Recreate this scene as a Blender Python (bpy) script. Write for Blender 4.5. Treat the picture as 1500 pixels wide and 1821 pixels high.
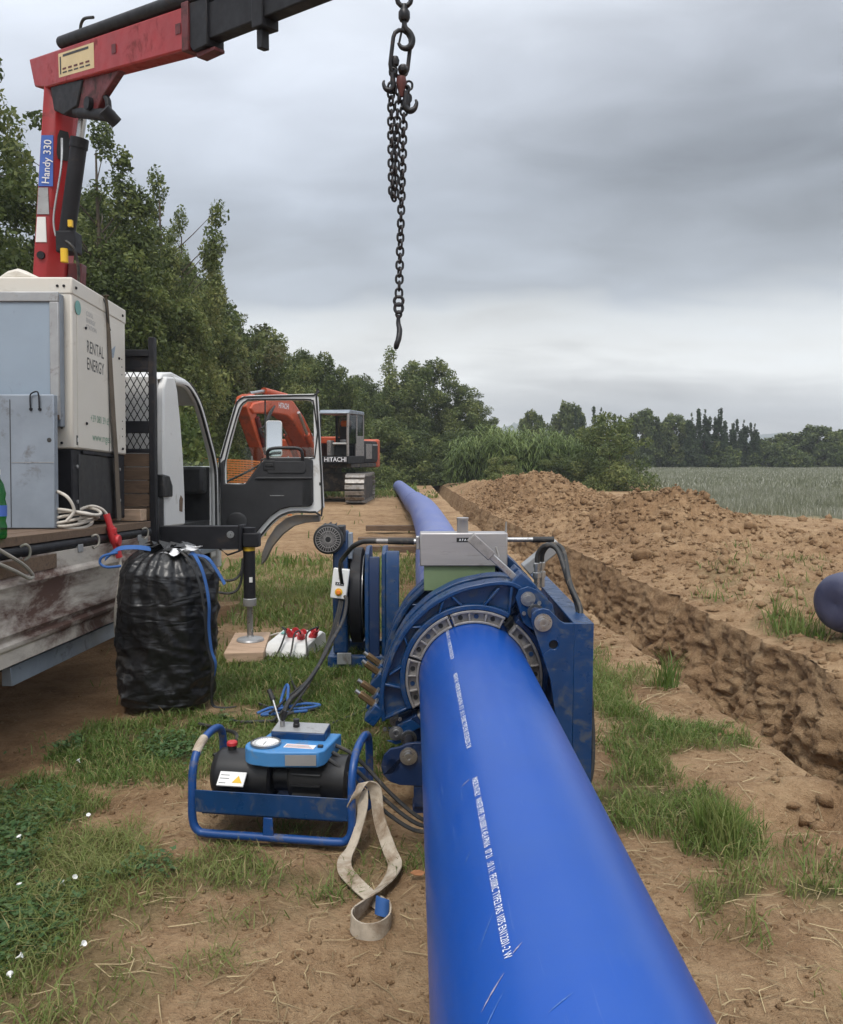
import bpy, bmesh, math, random
import numpy as np
from mathutils import Vector, Matrix, Euler
SC = bpy.context.scene
for o in list(bpy.data.objects): bpy.data.objects.remove(o)
COL = SC.collection
R = math.radians
random.seed(7); RNG = np.random.default_rng(11)
def S(r, g, b):
    f = lambda c: (c/255/12.92) if c/255 <= .04045 else ((c/255+.055)/1.055)**2.4
    return (f(r), f(g), f(b), 1)

# ---------------------------------------------------------------- camera
cam = bpy.data.objects.new('camera', bpy.data.cameras.new('camera')); COL.objects.link(cam)
cam.location = (0, 0, 1.55); cam.rotation_euler = (R(90-3.909), 0, 0)
cam.data.sensor_fit = 'HORIZONTAL'; cam.data.sensor_width = 36; cam.data.lens = 36
cam.data.clip_start = .05; cam.data.clip_end = 20000
SC.camera = cam
# ---------------------------------------------------------------- sky
SUN_EL, SUN_AZ = 58, 192            # azimuth clockwise from +Y: behind the camera, a little to the left
w = bpy.data.worlds.new('World'); SC.world = w; w.use_nodes = True
nt = w.node_tree; nt.nodes.clear()
def N(tree, kind, **kw):
    n = tree.nodes.new(kind)
    for k, v in kw.items(): setattr(n, k, v)
    return n
def math_node(tree, op, a, b=None, c=None, clamp=False):
    n = N(tree, 'ShaderNodeMath', operation=op, use_clamp=clamp)
    for i, v in enumerate((a, b, c)):
        if v is None: continue
        if isinstance(v, (int, float)): n.inputs[i].default_value = v
        else: tree.links.new(v, n.inputs[i])
    return n.outputs[0]
def ramp(tree, fac, stops, interp='LINEAR'):
    n = N(tree, 'ShaderNodeValToRGB'); e = n.color_ramp.elements; n.color_ramp.interpolation = interp
    while len(e) < len(stops): e.new(.5)
    for el, (p, c) in zip(e, stops):
        el.position = p; el.color = c if len(c) == 4 else (*c, 1)
    tree.links.new(fac, n.inputs[0]); return n.outputs[0]
def mixc(tree, fac, a, b, mode='MIX'):
    n = N(tree, 'ShaderNodeMix', data_type='RGBA', blend_type=mode)
    for i, v in ((0, fac), (6, a), (7, b)):
        if isinstance(v, (int, float)): n.inputs[i].default_value = v
        elif isinstance(v, tuple): n.inputs[i].default_value = v
        else: tree.links.new(v, n.inputs[i])
    return n.outputs[2]
def noise(tree, vec, scale, detail=4, rough=.55, dist=0, dims='3D'):
    n = N(tree, 'ShaderNodeTexNoise', noise_dimensions=dims)
    n.inputs['Scale'].default_value = scale; n.inputs['Detail'].default_value = detail
    n.inputs['Roughness'].default_value = rough; n.inputs['Distortion'].default_value = dist
    if vec is not None: tree.links.new(vec, n.inputs['Vector'])
    return n.outputs['Fac']
tc = N(nt, 'ShaderNodeTexCoord')
sep = N(nt, 'ShaderNodeSeparateXYZ'); nt.links.new(tc.outputs['Generated'], sep.inputs[0])
zc = math_node(nt, 'MAXIMUM', sep.outputs[2], 0.0)
den = math_node(nt, 'ADD', zc, .24)
comb = N(nt, 'ShaderNodeCombineXYZ')
nt.links.new(math_node(nt, 'DIVIDE', sep.outputs[0], den), comb.inputs[0])
nt.links.new(math_node(nt, 'MULTIPLY', math_node(nt, 'DIVIDE', sep.outputs[1], den), 1.0), comb.inputs[1])
mp = N(nt, 'ShaderNodeMapping'); nt.links.new(comb.outputs[0], mp.inputs[0])
mp.inputs['Rotation'].default_value = (0, 0, R(20)); mp.inputs['Scale'].default_value = (.95, 1.45, 1); mp.inputs['Location'].default_value = (2.3, .7, 0)
n1 = noise(nt, mp.outputs[0], 1.15, 3, .5, .35)
n2 = noise(nt, mp.outputs[0], 3.4, 5, .55, .5)
n3 = noise(nt, mp.outputs[0], .45, 1, .5, .2)
nz = math_node(nt, 'ADD', math_node(nt, 'MULTIPLY', n1, .55), math_node(nt, 'ADD', math_node(nt, 'MULTIPLY', n2, .20), math_node(nt, 'MULTIPLY', n3, .52)))
nzc = math_node(nt, 'SUBTRACT', nz, .61)
# overcast layer: bright strip low down, darker base, brighter overhead; noise breaks the strip's edge
el = math_node(nt, 'ADD', zc, math_node(nt, 'MULTIPLY', nzc, math_node(nt, 'MULTIPLY', math_node(nt, 'SUBTRACT', 1.0, zc), .30)))
layer = ramp(nt, el, [(0, (.64, .62, .585)), (.05, (.72, .71, .68)), (.115, (.88, .885, .86)), (.15, (.72, .745, .75)), (.185, (.375, .41, .455)),
                      (.27, (.37, .41, .47)), (.40, (.50, .54, .61)), (.7, (.98, 1.02, 1.08)), (1, (1.5, 1.54, 1.60))])
mod = math_node(nt, 'ADD', 1.0, math_node(nt, 'MULTIPLY', nzc, 2.3))
cl = N(nt, 'ShaderNodeVectorMath', operation='SCALE'); nt.links.new(layer, cl.inputs[0]); nt.links.new(mod, cl.inputs['Scale'])
sky = N(nt, 'ShaderNodeTexSky', sky_type='NISHITA'); sky.sun_disc = False
sky.sun_elevation = R(SUN_EL); sky.sun_rotation = R(SUN_AZ)
bg1 = N(nt, 'ShaderNodeBackground'); bg1.inputs[1].default_value = .06; nt.links.new(sky.outputs[0], bg1.inputs[0])
bg2 = N(nt, 'ShaderNodeBackground'); bg2.inputs[1].default_value = 1.0; nt.links.new(cl.outputs[0], bg2.inputs[0])
mxs = N(nt, 'ShaderNodeMixShader'); mxs.inputs[0].default_value = .93
nt.links.new(bg1.outputs[0], mxs.inputs[1]); nt.links.new(bg2.outputs[0], mxs.inputs[2])
ow = N(nt, 'ShaderNodeOutputWorld'); nt.links.new(mxs.outputs[0], ow.inputs[0])
# ---------------------------------------------------------------- sun behind the cloud
sd = bpy.data.lights.new('sun', 'SUN'); sd.energy = 1.5; sd.angle = R(14); sd.color = (1, .95, .88)
sun = bpy.data.objects.new('sun', sd); COL.objects.link(sun)
sun.rotation_euler = (R(90-SUN_EL), 0, R(180-SUN_AZ))
dv = Vector((math.sin(R(SUN_AZ))*math.cos(R(SUN_EL)), math.cos(R(SUN_AZ))*math.cos(R(SUN_EL)), math.sin(R(SUN_EL))))
sun.rotation_euler = dv.to_track_quat('Z', 'Y').to_euler(); sun.location = dv*30
# ---------------------------------------------------------------- exposure
SC.render.engine = 'CYCLES'
cy = SC.cycles; cy.use_adaptive_sampling = True; cy.adaptive_threshold = .02; cy.max_bounces = 5; cy.diffuse_bounces = 3; cy.glossy_bounces = 3; cy.transmission_bounces = 4; cy.transparent_max_bounces = 8; cy.volume_bounces = 0; cy.caustics_reflective = False; cy.caustics_refractive = False
SC.view_settings.view_transform = 'Standard'; SC.view_settings.look = 'None'
SC.view_settings.exposure = .42; SC.view_settings.gamma = 1; SC.view_settings.use_curve_mapping = False

# ================================================================ materials
MATS = {}
def mat(name, col, rough=.5, metal=0, var=.18, scale=6, bump=0, bscale=60, dirt=None, spec=.5, alpha=None, stretch=None):
    """procedural principled material; dirt = (colour, amount 0..1, scale)"""
    if name in MATS: return MATS[name]
    m = bpy.data.materials.new(name); m.use_nodes = True; t = m.node_tree
    b = t.nodes['Principled BSDF']; c = N(t, 'ShaderNodeTexCoord'); vec = c.outputs['Object']
    if stretch:
        mpp = N(t, 'ShaderNodeMapping'); mpp.inputs['Scale'].default_value = stretch; t.links.new(vec, mpp.inputs[0]); vec = mpp.outputs[0]
    if len(col) == 3: col = (*col, 1)
    f = noise(t, vec, scale, 5, .6)
    lo = tuple(max(0, x*(1-var)) for x in col[:3])+(1,); hi = tuple(min(1, x*(1+var)) for x in col[:3])+(1,)
    out = ramp(t, f, [(.3, lo), (.7, hi)])
    rg = ramp(t, noise(t, vec, scale*2.3, 4, .6), [(.3, (max(0, rough-.08),)*3), (.7, (min(1, rough+.1),)*3)])
    if dirt:
        dcol, amt, dsc = dirt
        d = noise(t, vec, dsc, 7, .68, .4)
        dm = ramp(t, d, [(max(0, .70-amt*.5), (0, 0, 0)), (min(1, .80-amt*.35), (1, 1, 1))])
        out = mixc(t, dm, out, (*dcol[:3], 1)); rg = mixc(t, dm, rg, (.85, .85, .85, 1))
    t.links.new(out, b.inputs['Base Color']); t.links.new(rg, b.inputs['Roughness'])
    b.inputs['Metallic'].default_value = metal; b.inputs['Specular IOR Level'].default_value = spec
    if bump:
        bn = N(t, 'ShaderNodeBump'); bn.inputs['Strength'].default_value = bump; bn.inputs['Distance'].default_value = .01
        t.links.new(noise(t, vec, bscale, 5, .6), bn.inputs['Height']); t.links.new(bn.outputs[0], b.inputs['Normal'])
    MATS[name] = m; return m
DUST = (.30, .22, .15)
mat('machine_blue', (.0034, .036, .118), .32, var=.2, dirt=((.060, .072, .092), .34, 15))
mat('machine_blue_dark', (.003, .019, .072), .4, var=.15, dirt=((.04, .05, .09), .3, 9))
mat('frame_blue', (.008, .056, .21), .35, var=.2, dirt=((.12, .11, .11), .32, 17))
mat('light_blue', (.055, .215, .47), .45, var=.12, dirt=((.14, .19, .26), .30, 16))
mat('cast_grey', (.27, .255, .245), .5, .4, var=.2, scale=30, bump=.12, bscale=200, dirt=((.09, .085, .08), .3, 12))
mat('steel', (.42, .42, .42), .32, .9, var=.15, scale=20, dirt=((.18, .15, .12), .2, 25))
mat('stainless', (.40, .385, .385), .38, .55, var=.06, scale=3, stretch=(1, 1, 10), dirt=((.26, .245, .24), .25, 4))
mat('brass', (.20, .13, .065), .42, .75, var=.2, dirt=((.10, .07, .045), .3, 30))
mat('green_panel', (.15, .21, .11), .6, var=.1)
mat('black_plastic', (.014, .014, .015), .45, var=.3, dirt=((.06, .05, .045), .22, 12))
mat('black_rubber', (.016, .016, .017), .6, var=.3, dirt=((.10, .08, .06), .3, 10))
mat('black_paint', (.011, .011, .014), .55, var=.3, spec=.3, dirt=((.05, .038, .03), .25, 6))
mat('door_black', (.022, .022, .024), .55, var=.15, bump=.05, bscale=300)
mat('white_paint', (.66, .66, .65), .35, var=.05, scale=2, dirt=((.38, .34, .30), .18, 4))
mat('cream_paint', (.62, .585, .52), .42, var=.05, scale=1.5, dirt=((.40, .35, .28), .2, 3))
mat('galvanised', (.25, .285, .33), .5, .35, var=.14, scale=4, dirt=((.13, .12, .115), .26, 5))
mat('galvanised_light', (.34, .345, .35), .45, .4, var=.15, scale=5, dirt=((.16, .13, .11), .3, 6))
mat('grey_panel', (.27, .33, .40), .5, .1, var=.06, scale=3, dirt=((.15, .16, .17), .15, 5))
mat('dirty_white_panel', (.50, .45, .39), .6, var=.15, scale=2, bump=.08, bscale=40, dirt=((.085, .042, .030), .60, 2.2), stretch=(1, .55, 2.0))
mat('red_paint', (.31, .016, .018), .38, var=.12, dirt=((.12, .02, .02), .25, 5))
mat('red_dark', (.11, .012, .014), .5, var=.2, dirt=((.03, .02, .02), .4, 6))
mat('red_plastic', (.45, .025, .03), .45, var=.1)
mat('orange_paint', (.50, .085, .028), .42, var=.12, dirt=((.22, .07, .04), .3, 1.5))
mat('orange_plastic', (.62, .16, .04), .6, var=.15)
mat('yellow_label', (.68, .42, .02), .5, var=.05)
mat('cream_label', (.62, .50, .28), .5, var=.06)
mat('white_label', (.72, .72, .70), .5, var=.05)
mat('label_blue', (.05, .12, .42), .45, var=.1)
mat('label_teal', (.16, .36, .33), .5, var=.1)
mat('text_dark', (.03, .03, .03), .5, var=.1)
mat('text_green', (.10, .24, .15), .5, var=.1)
mat('text_white', (.74, .76, .80), .6, var=.1, scale=40)
mat('pipe_blue', (.010, .066, .40), .34, var=.05, scale=2)
mat('chain_black', (.012, .012, .014), .38, .3, var=.4, scale=60, dirt=((.06, .035, .03), .32, 40))
mat('hook_red', (.10, .025, .02), .5, .2, var=.3, scale=40)
mat('webbing', (.46, .395, .31), .85, var=.18, scale=25, bump=.35, bscale=350, dirt=((.24, .17, .11), .48, 9))
mat('webbing_brown', (.115, .09, .065), .85, var=.2, bump=.2, bscale=300)
mat('blue_strap', (.03, .11, .33), .7, var=.2)
mat('cable_white', (.52, .48, .42), .55, var=.12, dirt=((.25, .2, .15), .3, 20))
mat('cable_black', (.018, .018, .018), .5, var=.3, dirt=((.14, .11, .08), .3, 15))
mat('wood_pale', (.46, .32, .22), .75, var=.22, scale=5, bump=.15, bscale=60, stretch=(1, 8, 8), dirt=((.28, .17, .10), .3, 6))
mat('wood_brown', (.135, .085, .052), .8, var=.35, scale=4, bump=.25, bscale=40, stretch=(1, 9, 9), dirt=((.07, .045, .03), .35, 4))
mat('tyre', (.02, .02, .02), .8, var=.3, bump=.3, bscale=50, dirt=((.16, .12, .08), .4, 6))
mat('bag_white', (.72, .72, .73), .5, var=.05)
mat('dark_interior', (.012, .012, .013), .7, var=.3)
mat('track_steel', (.30, .28, .26), .5, .4, var=.3, scale=8, dirt=((.20, .16, .12), .35, 6))
mat('underbody', (.035, .032, .03), .75, var=.35, dirt=((.13, .10, .07), .45, 4))
mat('mesh_white', (.50, .50, .51), .5, .3, var=.12)
mat('fence_orange', (.66, .20, .05), .7, var=.15)
mat('flower_white', (.80, .80, .78), .6, var=.04)
mat('hivis', (.75, .20, .02), .7, var=.1)
mat('rope', (.30, .28, .24), .9, var=.25, bump=.4, bscale=200)

def glass(name, tint, rough=.03, mixf=.82):
    m = bpy.data.materials.new(name); m.use_nodes = True; t = m.node_tree; t.nodes.remove(t.nodes['Principled BSDF'])
    tr = N(t, 'ShaderNodeBsdfTransparent'); tr.inputs[0].default_value = (*tint, 1)
    gl = N(t, 'ShaderNodeBsdfGlossy'); gl.inputs['Roughness'].default_value = rough
    lw = N(t, 'ShaderNodeLayerWeight'); lw.inputs[0].default_value = .5
    frv = math_node(t, 'ADD', .035, math_node(t, 'MULTIPLY', math_node(t, 'POWER', lw.outputs['Facing'], 5.0), .5))
    mx = N(t, 'ShaderNodeMixShader'); t.links.new(frv, mx.inputs[0]); t.links.new(tr.outputs[0], mx.inputs[1]); t.links.new(gl.outputs[0], mx.inputs[2])
    t.links.new(mx.outputs[0], t.nodes['Material Output'].inputs[0]); MATS[name] = m; return m
glass('glass_clear', (.86, .90, .88)); glass('glass_dark', (.45, .50, .52)); glass('bottle_green', (.18, .55, .25))
def mirror():
    m = bpy.data.materials.new('mirror_glass'); m.use_nodes = True; b = m.node_tree.nodes['Principled BSDF']
    b.inputs['Base Color'].default_value = (.85, .86, .87, 1); b.inputs['Metallic'].default_value = 1; b.inputs['Roughness'].default_value = .03; MATS['mirror_glass'] = m
mirror()

def leaf_mat(name, c1, c2, c3, trans=.3, rough=.55):
    """c1..c3 picked by each leaf's own tint; a slow noise makes whole twigs differ"""
    m = bpy.data.materials.new(name); m.use_nodes = True; t = m.node_tree; b = t.nodes['Principled BSDF']
    a = N(t, 'ShaderNodeAttribute', attribute_name='tint'); oi = N(t, 'ShaderNodeObjectInfo')
    f = math_node(t, 'ADD', a.outputs['Fac'], math_node(t, 'MULTIPLY', math_node(t, 'SUBTRACT', oi.outputs['Random'], .5), .35), clamp=True)
    c = ramp(t, f, [(0, c1), (.5, c2), (1, c3)])
    t.links.new(c, b.inputs['Base Color']); b.inputs['Roughness'].default_value = rough; b.inputs['Specular IOR Level'].default_value = .3
    tl = N(t, 'ShaderNodeBsdfTranslucent'); t.links.new(c, tl.inputs[0])
    mx = N(t, 'ShaderNodeMixShader'); mx.inputs[0].default_value = trans
    t.links.new(b.outputs[0], mx.inputs[1]); t.links.new(tl.outputs[0], mx.inputs[2]); t.links.new(mx.outputs[0], t.nodes['Material Output'].inputs[0])
    MATS[name] = m; return m
leaf_mat('leaf_dark', (.046, .066, .020), (.112, .150, .044), (.24, .26, .088), .40)
leaf_mat('leaf_mid', (.064, .090, .026), (.150, .190, .054), (.30, .31, .11), .40)
leaf_mat('leaf_olive', (.065, .075, .032), (.115, .125, .048), (.19, .18, .075))
leaf_mat('leaf_cane', (.062, .10, .028), (.135, .19, .052), (.25, .30, .10))
leaf_mat('leaf_poplar', (.03, .05, .022), (.052, .082, .034), (.085, .115, .05))
leaf_mat('grass_blade', (.056, .098, .020), (.135, .205, .045), (.36, .295, .135), .35)
leaf_mat('crop_blade', (.12, .132, .080), (.205, .212, .140), (.46, .45, .39), .2)
leaf_mat('weed_leaf', (.035, .08, .022), (.06, .12, .04), (.11, .16, .06), .2)
leaf_mat('straw_blade', (.20, .145, .075), (.32, .24, .13), (.45, .36, .20), .1)
mat('bark', (.09, .07, .05), .9, var=.35, scale=10, bump=.5, bscale=40, stretch=(1, 1, .3))

# ================================================================ builders
class MB:
    def __init__(s): s.v = []; s.f = []
    def add(s, vs, fs):
        k = len(s.v); s.v += [tuple(p) for p in vs]; s.f += [tuple(i+k for i in f) for f in fs]; return s
    def box(s, x0, x1, y0, y1, z0, z1, M=None):
        vs = [Vector((x, y, z)) for x in (x0, x1) for y in (y0, y1) for z in (z0, z1)]
        if M is not None: vs = [M @ p for p in vs]
        return s.add(vs, [(0, 1, 3, 2), (4, 6, 7, 5), (0, 4, 5, 1), (2, 3, 7, 6), (0, 2, 6, 4), (1, 5, 7, 3)])
    def prism(s, pts, a, b, ax='y'):
        """polygon pts in the plane across ax, swept from a to b"""
        g = {'y': lambda p, t: (p[0], t, p[1]), 'x': lambda p, t: (t, p[0], p[1]), 'z': lambda p, t: (p[0], p[1], t)}[ax]
        n = len(pts); vs = [g(p, a) for p in pts]+[g(p, b) for p in pts]
        return s.add(vs, [tuple(range(n)), tuple(range(2*n-1, n-1, -1))]+[(i, (i+1) % n, n+(i+1) % n, n+i) for i in range(n)])
    def tube(s, path, r, n=10, closed=False, cap=True):
        P = [Vector(p) for p in path]; m = len(P)
        rr = r if hasattr(r, '__len__') else [r]*m
        T = []
        for i in range(m):
            if closed: t = P[(i+1) % m]-P[i-1]
            else: t = P[min(i+1, m-1)]-P[max(i-1, 0)]
            T.append(t.normalized() if t.length > 1e-9 else Vector((0, 0, 1)))
        up = Vector((0, 0, 1)) if abs(T[0].z) < .9 else Vector((1, 0, 0))
        u = (up-T[0]*up.dot(T[0])).normalized(); vs = []
        for i in range(m):
            u = (u-T[i]*u.dot(T[i])).normalized(); w_ = T[i].cross(u)
            for k in range(n):
                a = 2*math.pi*k/n; vs.append(P[i]+(u*math.cos(a)+w_*math.sin(a))*rr[i])
        fs = []
        for i in range(m if closed else m-1):
            j = (i+1) % m
            for k in range(n): fs.append((i*n+k, i*n+(k+1) % n, j*n+(k+1) % n, j*n+k))
        if cap and not closed: fs += [tuple(range(n-1, -1, -1)), tuple((m-1)*n+k for k in range(n))]
        return s.add(vs, fs)
    def cyl(s, p0, p1, r, r1=None, n=16): return s.tube([p0, p1], [r, r if r1 is None else r1], n)
    def lathe(s, prof, o=(0, 0, 0), ax='z', n=24):
        """prof: (radius, height) pairs along ax"""
        g = {'z': lambda r, h, c, q: (r*c, r*q, h), 'y': lambda r, h, c, q: (r*c, h, r*q), 'x': lambda r, h, c, q: (h, r*c, r*q)}[ax]
        vs = []; o = Vector(o)
        for r, h in prof:
            for k in range(n):
                a = 2*math.pi*k/n; vs.append(o+Vector(g(r, h, math.cos(a), math.sin(a))))
        m = len(prof); fs = [(i*n+k, i*n+(k+1) % n, (i+1)*n+(k+1) % n, (i+1)*n+k) for i in range(m-1) for k in range(n)]
        if prof[0][0] > 1e-6: fs.append(tuple(range(n)))
        if prof[-1][0] > 1e-6: fs.append(tuple((m-1)*n+k for k in range(n)))
        return s.add(vs, fs)
    def sector(s, r0, r1, a0, a1, y0, y1, n=24):
        """solid ring piece about the y axis; r0, r1 may be functions of the angle in degrees"""
        f0 = r0 if callable(r0) else (lambda a: r0); f1 = r1 if callable(r1) else (lambda a: r1); vs = []
        for i in range(n+1):
            a = a0+(a1-a0)*i/n; c, q = math.cos(R(a)), math.sin(R(a))
            for rr in (f0(a), f1(a)):
                for y in (y0, y1): vs.append((rr*c, y, rr*q))
        fs = []
        for i in range(n):
            k = 4*i; fs += [(k, k+4, k+5, k+1), (k+2, k+3, k+7, k+6), (k, k+2, k+6, k+4), (k+1, k+5, k+7, k+3)]
        k = 4*n; fs += [(0, 1, 3, 2), (k, k+2, k+3, k+1)]
        return s.add(vs, fs)
    def ribbon(s, path, across, th=.003):
        """webbing: path points, half-width vectors"""
        P = [Vector(p) for p in path]; A = [Vector(a) for a in across]; m = len(P); vs = []
        for i in range(m):
            t = (P[min(i+1, m-1)]-P[max(i-1, 0)]).normalized(); nrm = t.cross(A[i]).normalized()*th*.5
            vs += [P[i]-A[i]-nrm, P[i]+A[i]-nrm, P[i]+A[i]+nrm, P[i]-A[i]+nrm]
        fs = [(4*i+k, 4*i+(k+1) % 4, 4*i+4+(k+1) % 4, 4*i+4+k) for i in range(m-1) for k in range(4)]
        return s.add(vs, fs+[(3, 2, 1, 0), tuple(4*(m-1)+k for k in range(4))])
    def build(s, name, m, parent=None, bevel=0, smooth=40, recalc=True):
        me = bpy.data.meshes.new(name); me.from_pydata(s.v, [], s.f)
        if recalc:
            bm = bmesh.new(); bm.from_mesh(me); bmesh.ops.recalc_face_normals(bm, faces=bm.faces); bm.to_mesh(me); bm.free()
        return link(name, me, m, parent, bevel, smooth)
def link(name, me, m, parent=None, bevel=0, smooth=40):
    if m: me.materials.append(MATS[m] if isinstance(m, str) else m)
    if smooth:
        me.polygons.foreach_set('use_smooth', [True]*len(me.polygons)); me.set_sharp_from_angle(angle=R(smooth))
    o = bpy.data.objects.new(name, me); COL.objects.link(o); o.parent = parent
    if bevel:
        b = o.modifiers.new('bevel', 'BEVEL'); b.width = bevel; b.segments = 2; b.limit_method = 'ANGLE'; b.angle_limit = R(35); b.harden_normals = False
    return o
def tag(o, label=None, cat=None, group=None, kind=None):
    for k, v in (('label', label), ('category', cat), ('group', group), ('kind', kind)):
        if v: o[k] = v
    return o
def thing(name, label, cat, loc=(0, 0, 0), rot=None, group=None):
    o = bpy.data.objects.new(name, None); COL.objects.link(o); o.empty_display_size = .2; o.location = loc
    if rot is not None: o.rotation_euler = rot
    return tag(o, label, cat, group)
def dup(o, name=None, parent=None):
    c = o.copy(); COL.objects.link(c); c.parent = parent; return c
def dup_tree(root, loc=None, rot=None, label=None, scale=None):
    c = dup(root)
    if loc is not None: c.location = loc
    if rot is not None: c.rotation_euler = rot
    if scale is not None: c.scale = scale
    if label: c['label'] = label
    for ch in [x for x in bpy.data.objects if x.parent == root]:
        k = dup(ch, parent=c)
        for g in [x for x in bpy.data.objects if x.parent == ch]: dup(g, parent=k)
    return c
def catmull(pts, k=6, closed=False):
    P = [Vector(p) for p in pts]; n = len(P); out = []
    for i in range(n if closed else n-1):
        if closed: a, b, c, d = P[i-1], P[i], P[(i+1) % n], P[(i+2) % n]
        else: a, b, c, d = P[max(i-1, 0)], P[i], P[i+1], P[min(i+2, n-1)]
        for j in range(k):
            t = j/k; out.append(.5*((2*b)+(c-a)*t+(2*a-5*b+4*c-d)*t*t+(3*b-a-3*c+d)*t**3))
    if not closed: out.append(P[-1])
    return out
def text_mesh(txt, size, align='LEFT', spacing=1.0, bold=0.0):
    cu = bpy.data.curves.new('lettering', 'FONT'); cu.body = txt; cu.size = size; cu.align_x = align; cu.align_y = 'CENTER'; cu.space_character = spacing; cu.offset = bold; cu.resolution_u = 3
    ob = bpy.data.objects.new('lettering', cu); COL.objects.link(ob)
    dg = bpy.context.evaluated_depsgraph_get(); me = bpy.data.meshes.new_from_object(ob.evaluated_get(dg))
    bpy.data.objects.remove(ob); bpy.data.curves.remove(cu); return me
def lettering(txt, size, m, parent, loc, right, up, align='LEFT', name='lettering', spacing=1.0, sx=1.0, bold=0.0):
    me = text_mesh(txt, size, align, spacing, bold); r_, u_ = Vector(right).normalized(), Vector(up).normalized()
    for v in me.vertices: v.co = Vector(loc)+r_*v.co.x*sx+u_*v.co.y
    me.materials.clear(); return link(name, me, m, parent, 0, 0)

# ---- numpy value noise
def _hash(ix, iy, iz, seed):
    h = (ix.astype(np.int64)*374761393+iy.astype(np.int64)*668265263+iz.astype(np.int64)*2147483647+seed*1274126177) & 0xffffffff
    h = ((h ^ (h >> 13))*1274126177) & 0xffffffff
    h = ((h ^ (h >> 16))*2246822519) & 0xffffffff
    return ((h ^ (h >> 15)) & 0xffffff)/float(0xffffff)
def vnoise(x, y, z=None, seed=0):
    x = np.asarray(x, float); y = np.asarray(y, float)
    x0 = np.floor(x); y0 = np.floor(y); fx = x-x0; fy = y-y0; sx = fx*fx*(3-2*fx); sy = fy*fy*(3-2*fy)
    if z is None:
        o = np.zeros_like(x0); g = lambda a, b: _hash(x0+a, y0+b, o, seed)
        return (g(0, 0)*(1-sx)+g(1, 0)*sx)*(1-sy)+(g(0, 1)*(1-sx)+g(1, 1)*sx)*sy
    z = np.asarray(z, float); z0 = np.floor(z); fz = z-z0; sz = fz*fz*(3-2*fz)
    g = lambda a, b, c: _hash(x0+a, y0+b, z0+c, seed)
    p = lambda c: (g(0, 0, c)*(1-sx)+g(1, 0, c)*sx)*(1-sy)+(g(0, 1, c)*(1-sx)+g(1, 1, c)*sx)*sy
    return p(0)*(1-sz)+p(1)*sz
def fbm(x, y, z=None, oct=4, seed=0, gain=.5):
    s = 0; a = 1; t = 0
    for i in range(oct):
        s = s+a*vnoise(x*2**i, y*2**i, None if z is None else z*2**i, seed+i*17); t += a; a *= gain
    return s/t
def sstep(a, b, x):
    t = np.clip((x-a)/(b-a), 0, 1); return t*t*(3-2*t)
def np_mesh(name, V, faces_flat, nper, m, parent=None, tint=None, smooth=False):
    me = bpy.data.meshes.new(name); nf = len(faces_flat)//nper
    me.vertices.add(len(V)); me.vertices.foreach_set('co', np.ascontiguousarray(V, dtype=np.float32).ravel())
    me.loops.add(len(faces_flat)); me.loops.foreach_set('vertex_index', np.ascontiguousarray(faces_flat, dtype=np.int32))
    me.polygons.add(nf); me.polygons.foreach_set('loop_start', np.arange(0, nf*nper, nper, dtype=np.int32))
    try: me.polygons.foreach_set('loop_total', np.full(nf, nper, dtype=np.int32))
    except Exception: pass
    if tint is not None:
        at = me.attributes.new('tint', 'FLOAT', 'POINT'); at.data.foreach_set('value', np.ascontiguousarray(tint, dtype=np.float32))
    me.update(calc_edges=True); me.validate()
    if smooth: me.polygons.foreach_set('use_smooth', [True]*len(me.polygons))
    me.materials.append(MATS[m])
    o = bpy.data.objects.new(name, me); COL.objects.link(o); o.parent = parent; return o
# ================================================================ ground, trench, heaps, field
LY_ = np.array([-20, 2, 4.5, 6.5, 8.4, 12.8, 20, 30, 43, 60]); LX_ = np.array([1.98, 1.94, 1.85, 1.74, 1.64, 1.46, 1.05, .75, .45, .2])
LW_ = np.array([1.25, 1.2, 1.17, 1.17, 1.16, 1.05, .85, .75, .6, .4])
def lip_n(y): return np.interp(y, LY_, LX_)+(fbm(y*1.7, y*0+3.3, oct=3, seed=5)-.5)*.20*np.clip(1-y/60, 0, 1)+(fbm(y*7, y*0+1.3, oct=2, seed=6)-.5)*.07*np.clip(1-y/40, 0, 1)
def lip_f(y): return np.interp(y, LY_, LX_)+np.interp(y, LY_, LW_)+(fbm(y*1.3, y*0+9.1, oct=4, seed=8)-.5)*.30*np.clip(1-y/60, 0, 1)+(fbm(y*6, y*0+5.3, oct=3, seed=9)-.5)*.14*np.clip(1-y/40, 0, 1)
MOUNDS = [(3.3, 24.5, 1.15, 5.0, .86), (2.9, 22.6, .7, 1.2, .30), (3.9, 19.0, .9, 2.4, .34), (4.6, 15.8, 1.0, 1.5, .72), (5.4, 15.2, .9, .9, .34), (6.9, 12.9, 1.0, .7, .30),
          (8.1, 12.6, 1.0, .7, .26), (3.9, 12.4, .8, 2.4, .20), (4.9, 9.6, 1.3, 1.2, .10), (3.1, 33, 1.2, 5, .40), (9.4, 13.0, 1.1, .8, .2)]
def mound(x, y):
    h = np.zeros_like(x)
    for cx, cy, sx_, sy_, a in MOUNDS:
        cx2 = cx if cy < 28 else cx-.6
        h = np.maximum(h, a*np.exp(-.5*(((x-cx2)/sx_)**2+((y-cy)/sy_)**2)))+.25*np.minimum(h, a*np.exp(-.5*(((x-cx2)/sx_)**2+((y-cy)/sy_)**2)))
    return h
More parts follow.
